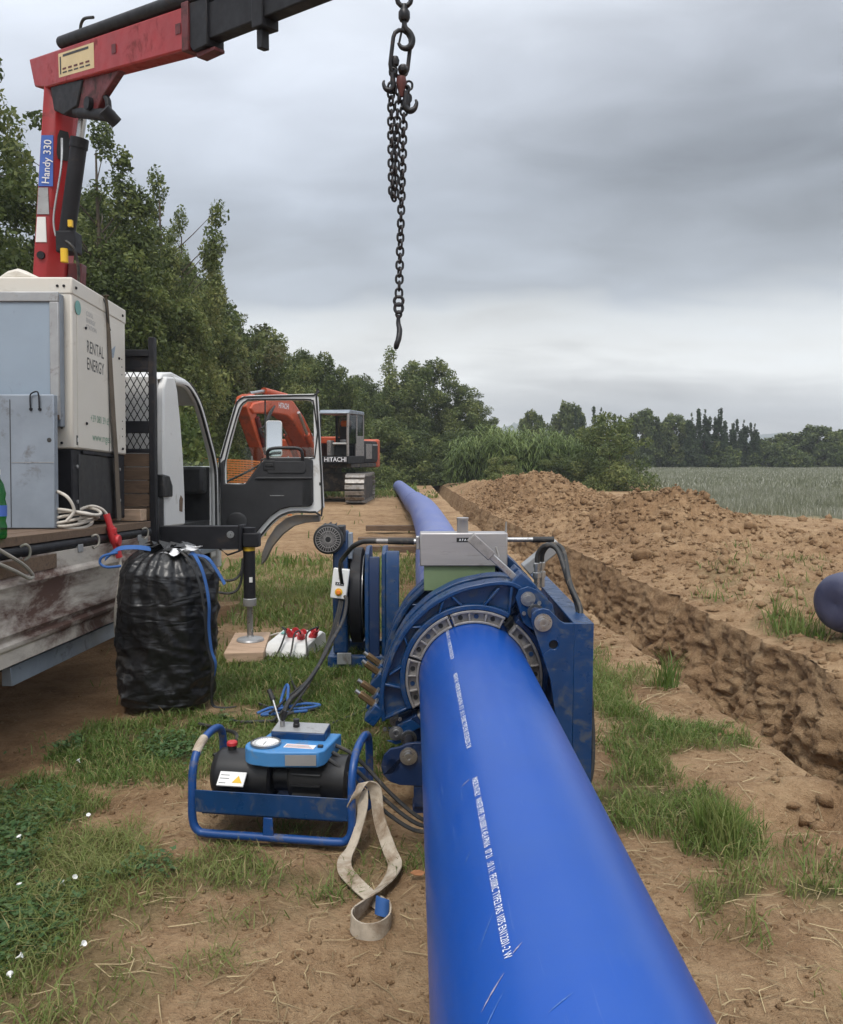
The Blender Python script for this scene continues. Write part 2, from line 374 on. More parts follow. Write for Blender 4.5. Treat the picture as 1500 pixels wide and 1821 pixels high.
def ground_h(x, y):
    x = np.asarray(x, float); y = np.asarray(y, float)
    near = np.clip(1-np.hypot(x, y)/70, 0, 1)
    h = (fbm(x*.7, y*.7, oct=3, seed=1)-.5)*.10*near + (fbm(x*3.1, y*3.1, oct=3, seed=2)-.5)*.045*near + (fbm(x*13, y*13, oct=3, seed=3)-.5)*.018*near
    sF = x-lip_f(y); right = sstep(0, .35, sF)
    m = mound(x, y)*sstep(-.05, .9, sF)
    rough = np.clip(m*1.6, 0, 1)*right + right*.40*np.clip(1-y/40, 0, 1)*(x < 12)
    lump = (fbm(x*2.3, y*2.3, oct=4, seed=21, gain=.65)-.5)*.50 - np.abs(fbm(x*5.5, y*5.5, oct=3, seed=22, gain=.65)-.5)*.46 + (fbm(x*17, y*17, oct=2, seed=23)-.5)*.07 + .02
    h = h + m + lump*rough + .05*right
    sN = lip_n(y)-x
    h = h + np.exp(-(sN/.25)**2)*(sN > 0)*(fbm(x*4, y*4, oct=3, seed=31)-.35)*.10*near
    d = np.hypot((x-1.60)/.30, (y-3.55)/.22); h = h-.15*np.exp(-d**2*1.6)*(.6+.8*fbm(x*9, y*9, oct=3, seed=35)) + .05*np.exp(-((d-1.3)/.35)**2)*fbm(x*12, y*12, oct=2, seed=37)
    return h
# where grass stands: (x, y, rx, ry, weight)
GP = [(-1.45, 2.65, .52, .75, 1), (-1.95, 3.1, .55, .55, 1), (-1.75, 3.5, .38, .32, .9), (-1.05, 2.3, .35, .4, .6), (-.95, 2.95, .28, .25, .55),
      (-1.25, 4.5, .85, .40, 1), (-.5, 4.55, .62, .55, 1), (-1.75, 4.15, .42, .26, .9), (-.75, 3.95, .55, .16, .6),
      (-.85, 6.1, .95, 1.2, .95), (-.4, 5.4, .5, .8, 1), (-1.2, 9.0, 1.1, 1.7, .85), (-.85, 10.9, .6, 1.0, .7), (-.7, 7.6, .6, 1.0, .9), (-2.3, 9.2, .7, 1.2, .5),
      (-.72, 3.08, .42, .13, .75), (-.45, 2.75, .25, .12, .3), (-.62, 2.45, .18, .14, .35), (-.25, 3.0, .2, .2, .4),
      (1.2, 5.4, .22, .95, .9), (1.36, 4.62, .38, .36, 1), (1.05, 4.2, .24, .45, 1), (1.0, 3.6, .24, .32, 1), (1.14, 3.25, .19, .2, 1.2), (1.02, 2.88, .22, .09, .9), (1.42, 2.78, .17, .09, 1), (1.2, 2.95, .16, .12, .5), (1.65, 5.55, .14, .2, .6), (1.1, 7.0, .35, .8, .35),
      (3.2, 7.2, .28, .35, .9), (3.35, 6.7, .16, .25, .8), (3.55, 10.0, .35, .5, .6), (3.1, 8.6, .22, .25, .5), (3.9, 8.3, .25, .3, .4), (4.3, 11.0, .5, .4, .4)]
BARE = [(-1.16, 3.68, .27, .27), (-1.0, 3.3, .14, .2), (.1, 4, .2, 3)]
def grass_mask(x, y):
    g = np.zeros_like(x)
    wx = x+(fbm(x*2.2, y*2.2, oct=3, seed=41)-.5)*.55; wy = y+(fbm(x*2.2+7, y*2.2, oct=3, seed=43)-.5)*.55
    for cx, cy, rx, ry, a in GP:
        d = ((wx-cx)/rx)**2+((wy-cy)/ry)**2; g = np.maximum(g, a*np.clip(1.35-d, 0, 1))
    for cx, cy, rx, ry in BARE:
        g = g*(1-.95*np.clip(1.5-(((wx-cx)/rx)**2+((wy-cy)/ry)**2), 0, 1))
    far = sstep(29, 34, wy)*(x < lip_n(y)-.8)*.9
    left = sstep(-4.2, -5.2, wx)*sstep(9, 11, y)*.9
    mid = sstep(13.5, 11.5, wy)*sstep(9, 11, y)*(x < .1)*(x > -4)*.4
    g = np.maximum(np.maximum(g, far), np.maximum(left, mid))
    tuft = np.clip((fbm(x*1.9, y*1.9, oct=3, seed=47)-.60)*6, 0, 1)*.55
    tuft = tuft*np.where((y > 12.5) & (y < 29) & (x > -4), .12, 1)
    g = np.maximum(g, tuft*(y < 40))
    under = (x < -1.9) & (x > -4.6) & (y > 3.75) & (y < 8.8)
    g = g*np.where(under, .03, 1)
    g = g*np.where((x > lip_n(y)-.05) & (x < lip_f(y)+.06) & (y < 50), 0, 1)
    g = g*(1-.9*np.clip(mound(x, y)*3, 0, 1)*(x > lip_f(y)))
    return g
def field_mask(x, y):
    edge = 7.3+(y-21)*.2
    return sstep(-.4, .4, x-np.maximum(edge, 7.3))*sstep(-.5, .5, y-(22-(x-7.3)*.9).clip(16.5, 99))*(y < 87)

ys = [.35]
while ys[-1] < 58: ys.append(ys[-1]+.011+.0048*ys[-1])
ys = np.array([-40, -12, -5, -2.5, -1.2, -.5, -.1, .15]+ys+[64, 72, 84, 100, 130, 180, 260, 400, 700, 1200, 2200, 4200, 7000])
oL = np.concatenate([np.arange(0, 4.0, .022), np.geomspace(4.03, 34, 46), [45, 70, 120, 220, 500, 1200, 3000, 6000]])[::-1]
oR = np.concatenate([np.arange(0.02, 4.0, .034), np.arange(4.0, 9, .07), np.geomspace(9.1, 60, 34), [80, 130, 220, 500, 1200, 3000, 6000]])
nw = np.linspace(0, 1, 8)[1:]; fw = np.linspace(0, 1, 60)
nL, nR = len(oL), len(oR); rows = len(ys)
Yg = np.repeat(ys[:, None], nL+len(nw)+len(fw)+nR, 1)
ln = lip_n(ys); lf = lip_f(ys); dep = 1.35*(1-sstep(38, 50, ys))
XL = ln[:, None]-oL[None]; XR = lf[:, None]+oR[None]
ZL = ground_h(XL, np.repeat(ys[:, None], nL, 1)); ZR = ground_h(XR, np.repeat(ys[:, None], nR, 1))
z0n = ZL[:, -1:]; z0f = ZR[:, :1]
XNW = ln[:, None]+.06*nw[None]; ZNW = z0n*(1-nw[None])-dep[:, None]*nw[None]
tt = fw[None]; xb = np.maximum(lf-.42, ln+.22)
XFW = xb[:, None]*(1-tt)+lf[:, None]*tt; ZFW = -dep[:, None]*(1-tt)+z0f*tt
yf = np.repeat(ys[:, None], len(fw), 1)
k_ = np.clip(1-ys/45, 0, 1)[:, None]*np.sin(np.pi*np.clip(tt*.90+.04, 0, 1))**.5
rg_ = (fbm(yf*2.6, ZFW*2.6, oct=4, seed=51, gain=.62)-.5)*.30+np.abs(fbm(yf*5.5+ZFW*2, ZFW*5, oct=4, seed=52, gain=.7)-.5)*.30-np.abs(fbm(yf*13, ZFW*11, oct=3, seed=53, gain=.7)-.5)*.22+(fbm(yf*28, ZFW*26, oct=2, seed=54)-.5)*.06
XFW = XFW+rg_*k_
Xg = np.concatenate([XL, XNW, XFW, XR], 1); Zg = np.concatenate([ZL, ZNW, ZFW, ZR], 1)
Yg = Yg+np.where((Xg > 1), (fbm(Xg*9, Zg*9+Yg*9, oct=2, seed=55)-.5)*.02, 0)*(np.abs(Yg) < 40)
nc = Xg.shape[1]; Vg = np.stack([Xg, Yg, Zg], -1).reshape(-1, 3)
Gm = grass_mask(Xg, Yg).reshape(-1); Fm = field_mask(Xg, Yg).reshape(-1)
ii, jj = np.meshgrid(np.arange(rows-1), np.arange(nc-1), indexing='ij'); a_ = (ii*nc+jj)
quads = np.stack([a_, a_+1, a_+nc+1, a_+nc], -1).reshape(-1, 4); jjf = jj.reshape(-1)
mnd = (mound(Xg, Yg)*(Xg > lip_f(Yg))).reshape(-1)[quads[:, 0]]
isT = (jjf >= nL-1) & (jjf < nL+len(nw)+len(fw)-1) & (Yg.reshape(-1)[quads[:, 0]] < 50)
isF = (Fm[quads[:, 0]] > .5) & ~isT & (mnd < .15)
isH = (mnd > .13) & ~isT & ~isF
def soil_material():
    m = bpy.data.materials.new('soil'); m.use_nodes = True; t = m.node_tree; b = t.nodes['Principled BSDF']
    vec = N(t, 'ShaderNodeTexCoord').outputs['Object']
    big = noise(t, vec, .55, 5, .6, .5); mid = noise(t, vec, 4.5, 6, .65, .3); fine = noise(t, vec, 38, 5, .7); crumb = noise(t, vec, 130, 3, .6)
    mixv = math_node(t, 'ADD', math_node(t, 'MULTIPLY', big, .35), math_node(t, 'ADD', math_node(t, 'MULTIPLY', mid, .4), math_node(t, 'MULTIPLY', fine, .25)))
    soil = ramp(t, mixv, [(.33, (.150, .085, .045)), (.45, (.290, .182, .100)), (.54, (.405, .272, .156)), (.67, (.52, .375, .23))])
    moist_shade = N(t, 'ShaderNodeAttribute', attribute_name='moist_shade').outputs['Fac']
    wet_shade = ramp(t, mixv, [(.31, (.085, .045, .022)), (.45, (.200, .112, .054)), (.57, (.31, .182, .092)), (.72, (.40, .255, .14))])
    soil = mixc(t, moist_shade, soil, wet_shade)
    g = N(t, 'ShaderNodeAttribute', attribute_name='grass').outputs['Fac']
    gg = math_node(t, 'MULTIPLY', g, math_node(t, 'ADD', .35, mid), clamp=True)
    soil = mixc(t, gg, soil, ramp(t, fine, [(.35, (.05, .055, .02)), (.65, (.12, .11, .045))]))
    fi = N(t, 'ShaderNodeAttribute', attribute_name='field').outputs['Fac']
    soil = mixc(t, fi, soil, ramp(t, noise(t, vec, 1.5, 5, .7), [(.35, (.125, .14, .082)), (.65, (.20, .21, .135))]))
    # the darker soil mix also carries the shade painted under the lorry
    t.links.new(soil, b.inputs['Base Color']); b.inputs['Roughness'].default_value = .95; b.inputs['Specular IOR Level'].default_value = .15
    hgt = math_node(t, 'ADD', math_node(t, 'MULTIPLY', fine, 1.0), math_node(t, 'MULTIPLY', crumb, .45))
    hgt = math_node(t, 'ADD', hgt, math_node(t, 'MULTIPLY', mid, 1.6))
    bn = N(t, 'ShaderNodeBump'); bn.inputs['Strength'].default_value = 1.0; bn.inputs['Distance'].default_value = .03
    t.links.new(hgt, bn.inputs['Height']); t.links.new(bn.outputs[0], b.inputs['Normal']); MATS['soil'] = m
soil_material()
wallmask = np.zeros((rows, nc)); wallmask[:, nL:nL+len(nw)+len(fw)] = 1
moist_shade_v = np.clip(wallmask*.12+np.clip(mnd.max()*0, 0, 1), 0, 1)
moist_shade_v = np.maximum(moist_shade_v, .45*np.clip(mound(Xg, Yg)*2, 0, 1)*(Xg > lip_f(Yg)))
moist_shade_v = np.maximum(moist_shade_v, .9*((Xg < -1.8) & (Xg > -4.6) & (Yg > 3.6) & (Yg < 8.6)))          # shade under the lorry, painted in as darker soil
moist_shade_v = moist_shade_v.reshape(-1)
def sub_sheet(name, sel):
    q = quads[sel]; idx, inv = np.unique(q, return_inverse=True); inv = inv.reshape(-1)
    o = np_mesh(name, Vg[idx], inv, 4, 'soil', smooth=True)
    for nm, arr in (('grass', Gm), ('moist_shade', moist_shade_v), ('field', Fm)):
        at = o.data.attributes.new(nm, 'FLOAT', 'POINT'); at.data.foreach_set('value', np.ascontiguousarray(arr[idx], dtype=np.float32))
    return tag(o, kind='structure')
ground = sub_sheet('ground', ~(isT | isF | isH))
tag(sub_sheet('trench', isT), 'narrow open trench with crumbling earth walls right of the blue pipe')
tag(sub_sheet('spoil_heap', isH), 'long bank of dug brown soil beyond the trench')
tag(sub_sheet('field', isF), 'flat grey green crop field on the right')

# clods of earth: uncountable
ICO = None
def ico():
    global ICO
    bm = bmesh.new(); bmesh.ops.create_icosphere(bm, subdivisions=1, radius=1); bm.verts.ensure_lookup_table()
    ICO = (np.array([v.co[:] for v in bm.verts]), np.array([[v.index for v in f.verts] for f in bm.faces])); bm.free()
ico()
OCT = (np.array([(1, 0, 0), (-1, 0, 0), (0, 1, 0), (0, -1, 0), (0, 0, 1), (0, 0, -1)], float)*1.1, np.array([(0, 2, 4), (2, 1, 4), (1, 3, 4), (3, 0, 4), (2, 0, 5), (1, 2, 5), (3, 1, 5), (0, 3, 5)]))
def clods(n, xr, yr, dens, smin, smax, seed, power=2.5, shape=None):
    g = np.random.default_rng(seed); x = g.uniform(*xr, n); y = yr[0]+(yr[1]-yr[0])*g.random(n)**1.6; k = g.random(n) < dens(x, y); x, y = x[k], y[k]
    s = smin+(smax-smin)*g.random(len(x))**power; z = ground_h(x, y)+s*.18
    V0, F0 = shape or ICO; m = len(x); jit = 1+.5*(g.random((m, len(V0), 1))-.5)*2; sc = s[:, None, None]*np.stack([1+.5*g.random(m), 1+.5*g.random(m), .8+.5*g.random(m)], -1)[:, None]
    V = V0[None]*jit*sc; a = g.uniform(0, 6.28, m); c, q = np.cos(a)[:, None], np.sin(a)[:, None]
    V = np.stack([V[..., 0]*c-V[..., 1]*q, V[..., 0]*q+V[..., 1]*c, V[..., 2]], -1)+np.stack([x, y, z], -1)[:, None]
    F = F0[None]+(np.arange(m)*len(V0))[:, None, None]; return V.reshape(-1, 3), F.reshape(-1)
def join_parts(name, parts, nper, m, tints=None, smooth=False):
    off = 0; VV = []; FF = []
    for V, F in parts: VV.append(V); FF.append(F+off); off += len(V)
    return np_mesh(name, np.concatenate(VV), np.concatenate(FF), nper, m, tint=None if tints is None else np.concatenate(tints), smooth=smooth)
heap_d = lambda x, y: np.clip(mound(x, y)*2.2, .06, 1)*(x > lip_f(y)+.03)*(field_mask(x, y) < .4)
near_d = lambda x, y: (x < lip_n(y)-.02)*(1-np.clip(grass_mask(x, y), 0, .9))*np.where((x < -1.9) & (y > 3.8), .3, 1)
cl_ = join_parts('soil_clods', [clods(70000, (1.2, 11), (4.5, 30), heap_d, .008, .045, 64, 3.2, OCT), clods(4500, (1.2, 11), (4.5, 32), heap_d, .02, .10, 61, 4.5), clods(15000, (-2.6, 2.0), (1.6, 9), near_d, .0015, .010, 62, 3.0, OCT),
                                clods(1500, (1.2, 3.6), (2, 14), lambda x, y: ((np.abs(x-lip_n(y)+.12) < .14) | (np.abs(x-lip_f(y)-.15) < .15))*(x < lip_n(y)-.02)+((x > lip_f(y)+.02)), .006, .045, 63)], 3, 'soil')
at = cl_.data.attributes.new('moist_shade', 'FLOAT', 'POINT'); at.data.foreach_set('value', np.repeat(np.random.default_rng(3).random(len(cl_.data.vertices)//6+1)*.5, 6)[:len(cl_.data.vertices)].astype(np.float32))
tag(cl_, 'loose brown clods of earth scattered over heaps and ground', 'soil', kind='stuff')

# ---------------------------------------------------------------- grass
def blades(x, y, h, wd, lean, tint, g, z=None):
    n = len(x); z = ground_h(x, y)-.006 if z is None else z; a = g.uniform(0, 6.283, n); b = g.uniform(0, 6.283, n)
    dx, dy = np.cos(a), np.sin(a); px_, py_ = -np.sin(b), np.cos(b); L = lean*h
    base = np.stack([x, y, z], -1); side = np.stack([px_*wd, py_*wd, 0*wd], -1)*.5
    mid = base+np.stack([dx*L*.35, dy*L*.35, h*.6], -1); tip = base+np.stack([dx*L, dy*L, h*(1-.25*lean)], -1)
    V = np.stack([base-side, base+side, mid+side*.8, mid-side*.8, tip], 1).reshape(-1, 3)
    k = (np.arange(n)*5)[:, None]
    F = np.stack([k+0, k+1, k+2, k+0, k+2, k+3, k+3, k+2, k+4], -1).reshape(-1)
    return V, F, np.repeat(tint, 5)
def grow(n, xr, yr, hr, wr, seed, mask, leanr=(.2, 1.1), strawp=.13, tuftf=5):
    g = np.random.default_rng(seed); x = g.uniform(*xr, n); y = g.uniform(*yr, n); k = g.random(n) < mask(x, y)*np.clip(fbm(x*tuftf, y*tuftf, oct=2, seed=seed)*3.0-.70, .10, 1)
    x, y = x[k], y[k]; m = len(x); tall = .55+.9*fbm(x*2.5, y*2.5, oct=2, seed=seed+1)
    h = g.uniform(*hr, m)*tall; tint = np.clip(.14+.62*fbm(x*1.2, y*1.2, oct=3, seed=seed+2)+g.normal(0, .10, m), 0, .62); st = g.random(m) < strawp; tint = np.where(st, g.uniform(.75, 1, m), tint)
    return blades(x, y, h, g.uniform(*wr, m), g.uniform(*leanr, m), tint, g)
sets = [grow(75000, (-2.6, .2), (1.9, 3.9), (.02, .095), (.0022, .0055), 71, grass_mask, (.4, 1.7)), grow(75000, (-2.3, .3), (3.8, 6.2), (.02, .09), (.0035, .0075), 72, grass_mask, (.3, 1.4)),
        grow(42000, (-2.6, .3), (6.0, 13), (.04, .13), (.007, .014), 73, grass_mask), grow(46000, (.55, 1.9), (2.3, 6.6), (.02, .11), (.0026, .0065), 74, grass_mask, (.3, 1.4)),
        grow(9000, (2.6, 5.5), (5.5, 13), (.04, .16), (.006, .013), 75, grass_mask), grow(30000, (-9, .6), (11, 34), (.06, .22), (.02, .045), 76, grass_mask), grow(26000, (-8, 4), (30, 60), (.08, .3), (.05, .11), 77, grass_mask),
        grow(500, (1.5, 1.75), (5.35, 5.75), (.12, .30), (.005, .010), 79, lambda x, y: np.clip(1.1-((x-1.62)/.09)**2-((y-5.55)/.15)**2, 0, 1), (.2, .7), .15), grow(1600, (2.95, 3.5), (6.6, 7.9), (.10, .32), (.006, .012), 80, lambda x, y: np.clip(1.1-((x-3.22)/.2)**2-((y-7.2)/.45)**2, 0, 1)*.6, (.2, .8), .1),
        grow(1500, (1.08, 1.28), (3.1, 3.42), (.10, .2), (.003, .006), 78, lambda x, y: np.clip(1.1-((x-1.17)/.1)**2-((y-3.25)/.14)**2, 0, 1), (.2, .6), .02)]
gr = join_parts('grass', [(a, b) for a, b, c in sets], 3, 'grass_blade', [c for a, b, c in sets])
tag(gr, 'green grass growing in uneven patches on the worked earth', 'grass', kind='stuff')
# flat dry stalks
def stalks(n, xr, yr, mask, seed, lr, wd):
    g = np.random.default_rng(seed); x = g.uniform(*xr, n); y = g.uniform(*yr, n); k = g.random(n) < mask(x, y); x, y = x[k], y[k]; m = len(x)
    a = g.uniform(0, 6.283, m); L = lr[0]+(lr[1]-lr[0])*g.random(m)**2; dx, dy = np.cos(a)*L/2, np.sin(a)*L/2; bend = g.normal(0, .18, m)*L
    P = [np.stack([x+dx*t-np.sin(a)*bend*(1-t*t), y+dy*t+np.cos(a)*bend*(1-t*t)], -1) for t in (-1, 0, 1)]
    P = [np.concatenate([p, (ground_h(p[:, 0], p[:, 1])+.006+g.random(m)*.012)[:, None]], 1) for p in P]
    s = np.stack([-np.sin(a), np.cos(a), .35*np.ones(m)], -1)*wd*.5
    V = np.stack([P[0]-s, P[0]+s, P[1]+s, P[1]-s, P[2]], 1).reshape(-1, 3); kk = (np.arange(m)*5)[:, None]
    return V, np.stack([kk, kk+1, kk+2, kk, kk+2, kk+3, kk+3, kk+2, kk+4], -1).reshape(-1), np.repeat(g.random(m), 5)
sm_ = lambda x, y: (x < lip_n(y)-.03)*np.where((x < -1.8) & (y > 3.8), .15, 1)*np.clip(.25+fbm(x*2, y*2, oct=2, seed=88), 0, 1)*.8
ss = [stalks(2600, (-2.2, .15), (1.9, 4.2), sm_, 81, (.02, .17), .003), stalks(2400, (.6, 1.9), (1.9, 5.5), sm_, 82, (.02, .2), .003), stalks(900, (-1.8, 1.7), (4.5, 8), sm_, 83, (.05, .25), .006)]
tag(join_parts('straw', [(a, b) for a, b, c in ss], 3, 'straw_blade', [c for a, b, c in ss]), 'dry straw stalks lying on the bare earth', 'straw', kind='stuff')
# broad-leaved weeds in the lower left
def weeds(n, seed):
    g = np.random.default_rng(seed); x = g.uniform(-2.3, -.9, n); y = g.uniform(1.95, 5.2, n)
    k = (g.random(n) < grass_mask(x, y)*np.clip(fbm(x*3, y*3, oct=2, seed=91)*4-1.75, 0, 1)*np.where(x < -.6, 1, .35)); x, y = x[k], y[k]; m = len(x)
    s = g.uniform(.006, .019, m); z = ground_h(x, y)+g.uniform(.01, .06, m); a = g.uniform(0, 6.283, m); t = g.uniform(-.5, .5, m)
    e1 = np.stack([np.cos(a), np.sin(a), t], -1)*s[:, None]; e2 = np.stack([-np.sin(a), np.cos(a), g.uniform(-.4, .4, m)], -1)*s[:, None]*.55; c = np.stack([x, y, z], -1)
    V = np.stack([c-e1, c-e1*.2+e2, c+e1, c-e1*.2-e2], 1).reshape(-1, 3); kk = (np.arange(m)*4)[:, None]
    return V, np.stack([kk, kk+1, kk+2, kk, kk+2, kk+3], -1).reshape(-1), np.repeat(g.random(m), 4)
wv = weeds(42000, 93)
tag(np_mesh('weeds', wv[0], wv[1], 3, 'weed_leaf', tint=wv[2]), 'low broad leaved weeds mixed into the grass', 'weeds', kind='stuff')
# crop in the field on the right
def crop(n, yr, hr, wr, seed):
    g = np.random.default_rng(seed); y = yr[0]+(yr[1]-yr[0])*g.random(n); x = g.uniform(6.5, 48, n); k = (x < y*.58+2) & (g.random(n) < field_mask(x, y)); x, y = x[k], y[k]; m = len(x)
    fl = g.random(m) < .10; tint = np.where(fl, g.uniform(.85, 1, m), np.clip(.25+.4*fbm(x*.4, y*.4, oct=3, seed=95)+g.normal(0, .08, m), 0, .7))
    return blades(x, y, g.uniform(*hr, m)*(.75+.5*fbm(x*.6, y*.6, oct=2, seed=96)), g.uniform(*wr, m), g.uniform(.1, .5, m), tint, g)
cs = [crop(190000, (16, 34), (.12, .30), (.008, .020), 97), crop(90000, (32, 87), (.15, .32), (.03, .06), 98)]
tag(join_parts('field_crop', [(a, b) for a, b, c in cs], 3, 'crop_blade', [c for a, b, c in cs]), 'grey green crop with pale flower heads filling the field', 'crop', kind='stuff')

# ================================================================ trees
def crown_mesh(seed, H, Rr, base, ncl, nleaf, leaf, shape, m, clump=.24, vz=.8):
    g = np.random.default_rng(seed); cs_ = []
    prof = {'multi': None, 'broad': lambda t: (np.sin(np.pi*np.clip(t*.86+.10, 0, 1)))**.6, 'spire': lambda t: np.clip(1.06-t, 0, 1)**.62*np.clip(.35+t*5, 0, 1), 'column': lambda t: np.clip(1.02-t, 0, 1)**.55*np.clip(.45+t*3, 0, 1),
            'bush': lambda t: np.clip(1.05-t**2.2, 0, 1)**.55}[shape]
    wob = g.uniform(.72, 1.25, (9, 7))
    lead = [(g.uniform(-.72, .72)*Rr, g.uniform(-.72, .72)*Rr, H*g.uniform(.62, .93)) for _ in range(9)]+[(0, 0, H)]
    while shape == 'multi' and len(cs_) < ncl:
        t = g.random()**.8; lx, ly, lh = lead[g.integers(10)]; a = g.uniform(0, 6.283)
        if g.random() < .55 and t < .8: r = Rr*(1.12-.8*t)*wob[int(t*8.99), int(a/6.284*7)]*g.random()**.42; cs_.append((r*math.cos(a), r*math.sin(a), base+t*(H*.85-base), t))
        else: r = Rr*.44*np.clip(1.04-t, .05, 1)**.8*wob[int(t*8.99), int(a/6.284*7)]*g.random()**.5; cs_.append((lx*(.5+.5*t)+r*math.cos(a), ly*(.5+.5*t)+r*math.sin(a), base+t*(lh-base), t))
    while len(cs_) < ncl:
        t = g.random(); a = g.uniform(0, 6.283); r = Rr*prof(t)*wob[int(t*8.99), int(a/6.284*7)]*(g.random()**.42); cs_.append((r*math.cos(a), r*math.sin(a), base+t*(H-base)*.97, t))
    cs_ = np.array(cs_); rad = Rr*clump*(.55+.8*g.random(ncl))*(1-.45*cs_[:, 3]); wgt = rad**2/np.sum(rad**2)
    ci = g.choice(ncl, nleaf, p=wgt); d = g.normal(0, 1, (nleaf, 3)); d /= np.linalg.norm(d, axis=1)[:, None]
    rr = rad[ci]*(.45+.75*g.random(nleaf)**.6); P = cs_[ci, :3]+d*rr[:, None]*np.array([1, 1, vz]); P[:, 2] = np.maximum(P[:, 2], .05)
    s = leaf*(.45+1.0*g.random(nleaf)**1.5); nrm = d*.5+g.normal(0, .55, (nleaf, 3))+np.array([0, 0, .35]); nrm /= np.linalg.norm(nrm, axis=1)[:, None]
    t1 = np.cross(nrm, g.normal(0, 1, (nleaf, 3))); t1 /= np.linalg.norm(t1, axis=1)[:, None]+1e-9; t2 = np.cross(nrm, t1)
    V = np.stack([P-t1*s[:, None], P+t2*s[:, None]*.55, P+t1*s[:, None], P-t2*s[:, None]*.55], 1).reshape(-1, 3)
    F = (np.arange(nleaf)[:, None]*4+np.array([0, 1, 2, 3])).reshape(-1)
    ctint = g.uniform(.05, .75, ncl); tint = np.clip(ctint[ci]+g.normal(0, .20, nleaf), 0, 1)
    o = np_mesh('crown', V, F, 4, m, tint=np.repeat(tint, 4)); return o, cs_, rad
def trunk_mesh(seed, H, base, r0, cs_, name='trunk', nb=26, lean=.05):
    g = random.Random(seed); b = MB(); pts = []
    for i in range(9):
        t = i/8; pts.append(Vector((math.sin(t*3+seed)*lean*H*.3*t, math.cos(t*2.3+seed)*lean*H*.3*t, H*.92*t)))
    b.tube(pts, [r0*(1-.86*i/8)*(1.35 if i == 0 else 1) for i in range(9)], 9)
    idx = sorted(range(len(cs_)), key=lambda i: cs_[i][2])[::max(1, len(cs_)//nb)]
    for i in idx:
        c = Vector(cs_[i][:3]); zt = max(base*.6, c.z-.35*math.hypot(c.x, c.y)-.2*H*.3); zt = min(zt, H*.85); t = zt/(H*.92)
        k = min(7, int(t*8)); s_ = pts[k].lerp(pts[k+1], t*8-k); mid = s_.lerp(c, .5)+Vector((g.uniform(-.1, .1), g.uniform(-.1, .1), .12*g.random()))*(c-s_).length
        r = r0*(1-.8*t)*.42; b.tube([s_, mid, c], [r, r*.6, r*.2], 5)
    return b.build(name, 'bark')
TPL = {}
def template(key, name, seed, H, Rr, base, ncl, nleaf, leaf, shape, m, r0, clump=.24, nb=26, vz=.8):
    o, cs_, rad = crown_mesh(seed, H, Rr, base, ncl, nleaf, leaf, shape, m, clump, vz); t = trunk_mesh(seed, H, base, r0, cs_, 'trunk' if H > 4 else 'stem', nb)
    TPL[key] = [name, o, t, H, Rr, False]
template('oak', 'broadleaf_tree', 1, 9, 2.7, .8, 230, 80000, .060, 'broad', 'leaf_dark', .17, .19, 40)
template('pop', 'spire_tree', 2, 9, 2.3, .6, 380, 80000, .055, 'multi', 'leaf_mid', .14, .165, 90, 1.25)
template('oak2', 'broadleaf_tree', 3, 7.5, 2.8, .5, 200, 56000, .075, 'broad', 'leaf_dark', .15, .19, 30, 1.0)
template('oak3', 'broadleaf_tree', 4, 7, 2.6, .4, 300, 54000, .070, 'multi', 'leaf_mid', .14, .19, 30, 1.1)
template('olive', 'broadleaf_tree', 5, 6, 1.7, .5, 160, 42000, .045, 'broad', 'leaf_olive', .10, .19, 40, 1.1)
template('bushd', 'shrub', 6, 3, 1.6, 0, 70, 17000, .06, 'bush', 'leaf_dark', .05, .3, 14)
template('bushm', 'shrub', 7, 2.6, 1.4, 0, 70, 17000, .055, 'bush', 'leaf_mid', .05, .3, 14)
template('farb', 'broadleaf_tree', 8, 6, 3.0, .1, 150, 18000, .17, 'broad', 'leaf_dark', .16, .2, 14, 1.2)
template('farp', 'poplar_tree', 9, 8, 1.0, .3, 150, 11000, .12, 'multi', 'leaf_poplar', .12, .22, 10, 2.4)
template('farh', 'shrub', 10, 3, 2.8, 0, 60, 9000, .20, 'bush', 'leaf_dark', .06, .3, 8)
def plant(key, x, y, h, label, rw=1.0, rot=None, group=None, z=None):
    name, cr, tr, H, Rr, used = TPL[key]; s = h/H
    root = thing(name, label, 'shrub' if name == 'shrub' else 'tree', (x, y, float(ground_h(np.array([x]), np.array([y]))[0])-.05 if z is None else z), (0, 0, random.uniform(0, 6.28) if rot is None else rot), group)
    root.scale = (s*rw, s*rw, s)
    if not used: cr.parent = root; tr.parent = root; TPL[key][5] = True
    else: dup(cr, parent=root); dup(tr, parent=root)
    return root
GL = 'trees along the left edge of the site'
plant('oak', -8.5, 14.5, 9.2, 'tall dark tree at the far left behind the red crane column', .95, .3, GL)
plant('oak', -10.2, 18.0, 8.6, 'dark tree half hidden behind the far left tree', 1, 2.1, GL)
plant('pop', -7.0, 19.0, 8.9, 'tallest pointed green tree just right of the crane column', 1.0, 0, GL)
plant('pop', -6.75, 22.0, 8.75, 'pointed green tree second right of the crane column', .85, 2, GL)
plant('pop', -6.9, 24.5, 8.5, 'pointed green tree third right of the crane column', .8, 4, GL)
plant('pop', -6.9, 28.0, 8.0, 'slender pointed green tree above the lorry cab', .7, 1.1, GL)
plant('olive', -7.9, 30, 7.9, 'olive brown tree rising directly behind the lorry headboard', 1.15, .5, GL)
plant('olive', -7.6, 26.2, 6.4, 'smaller olive tree just left of the excavator boom', 1.1, 3.0, GL)
plant('oak3', -8.4, 21, 7.0, 'green tree filling the gap behind the pointed trees', 1, 1.0, GL)
plant('oak2', -9.0, 26, 7.2, 'dark tree standing deep behind the pointed trees', 1.1, 2.0, GL)
plant('oak2', -6.3, 31.5, 6.3, 'rounded dark tree above the left end of the excavator boom', .95, 0, GL)
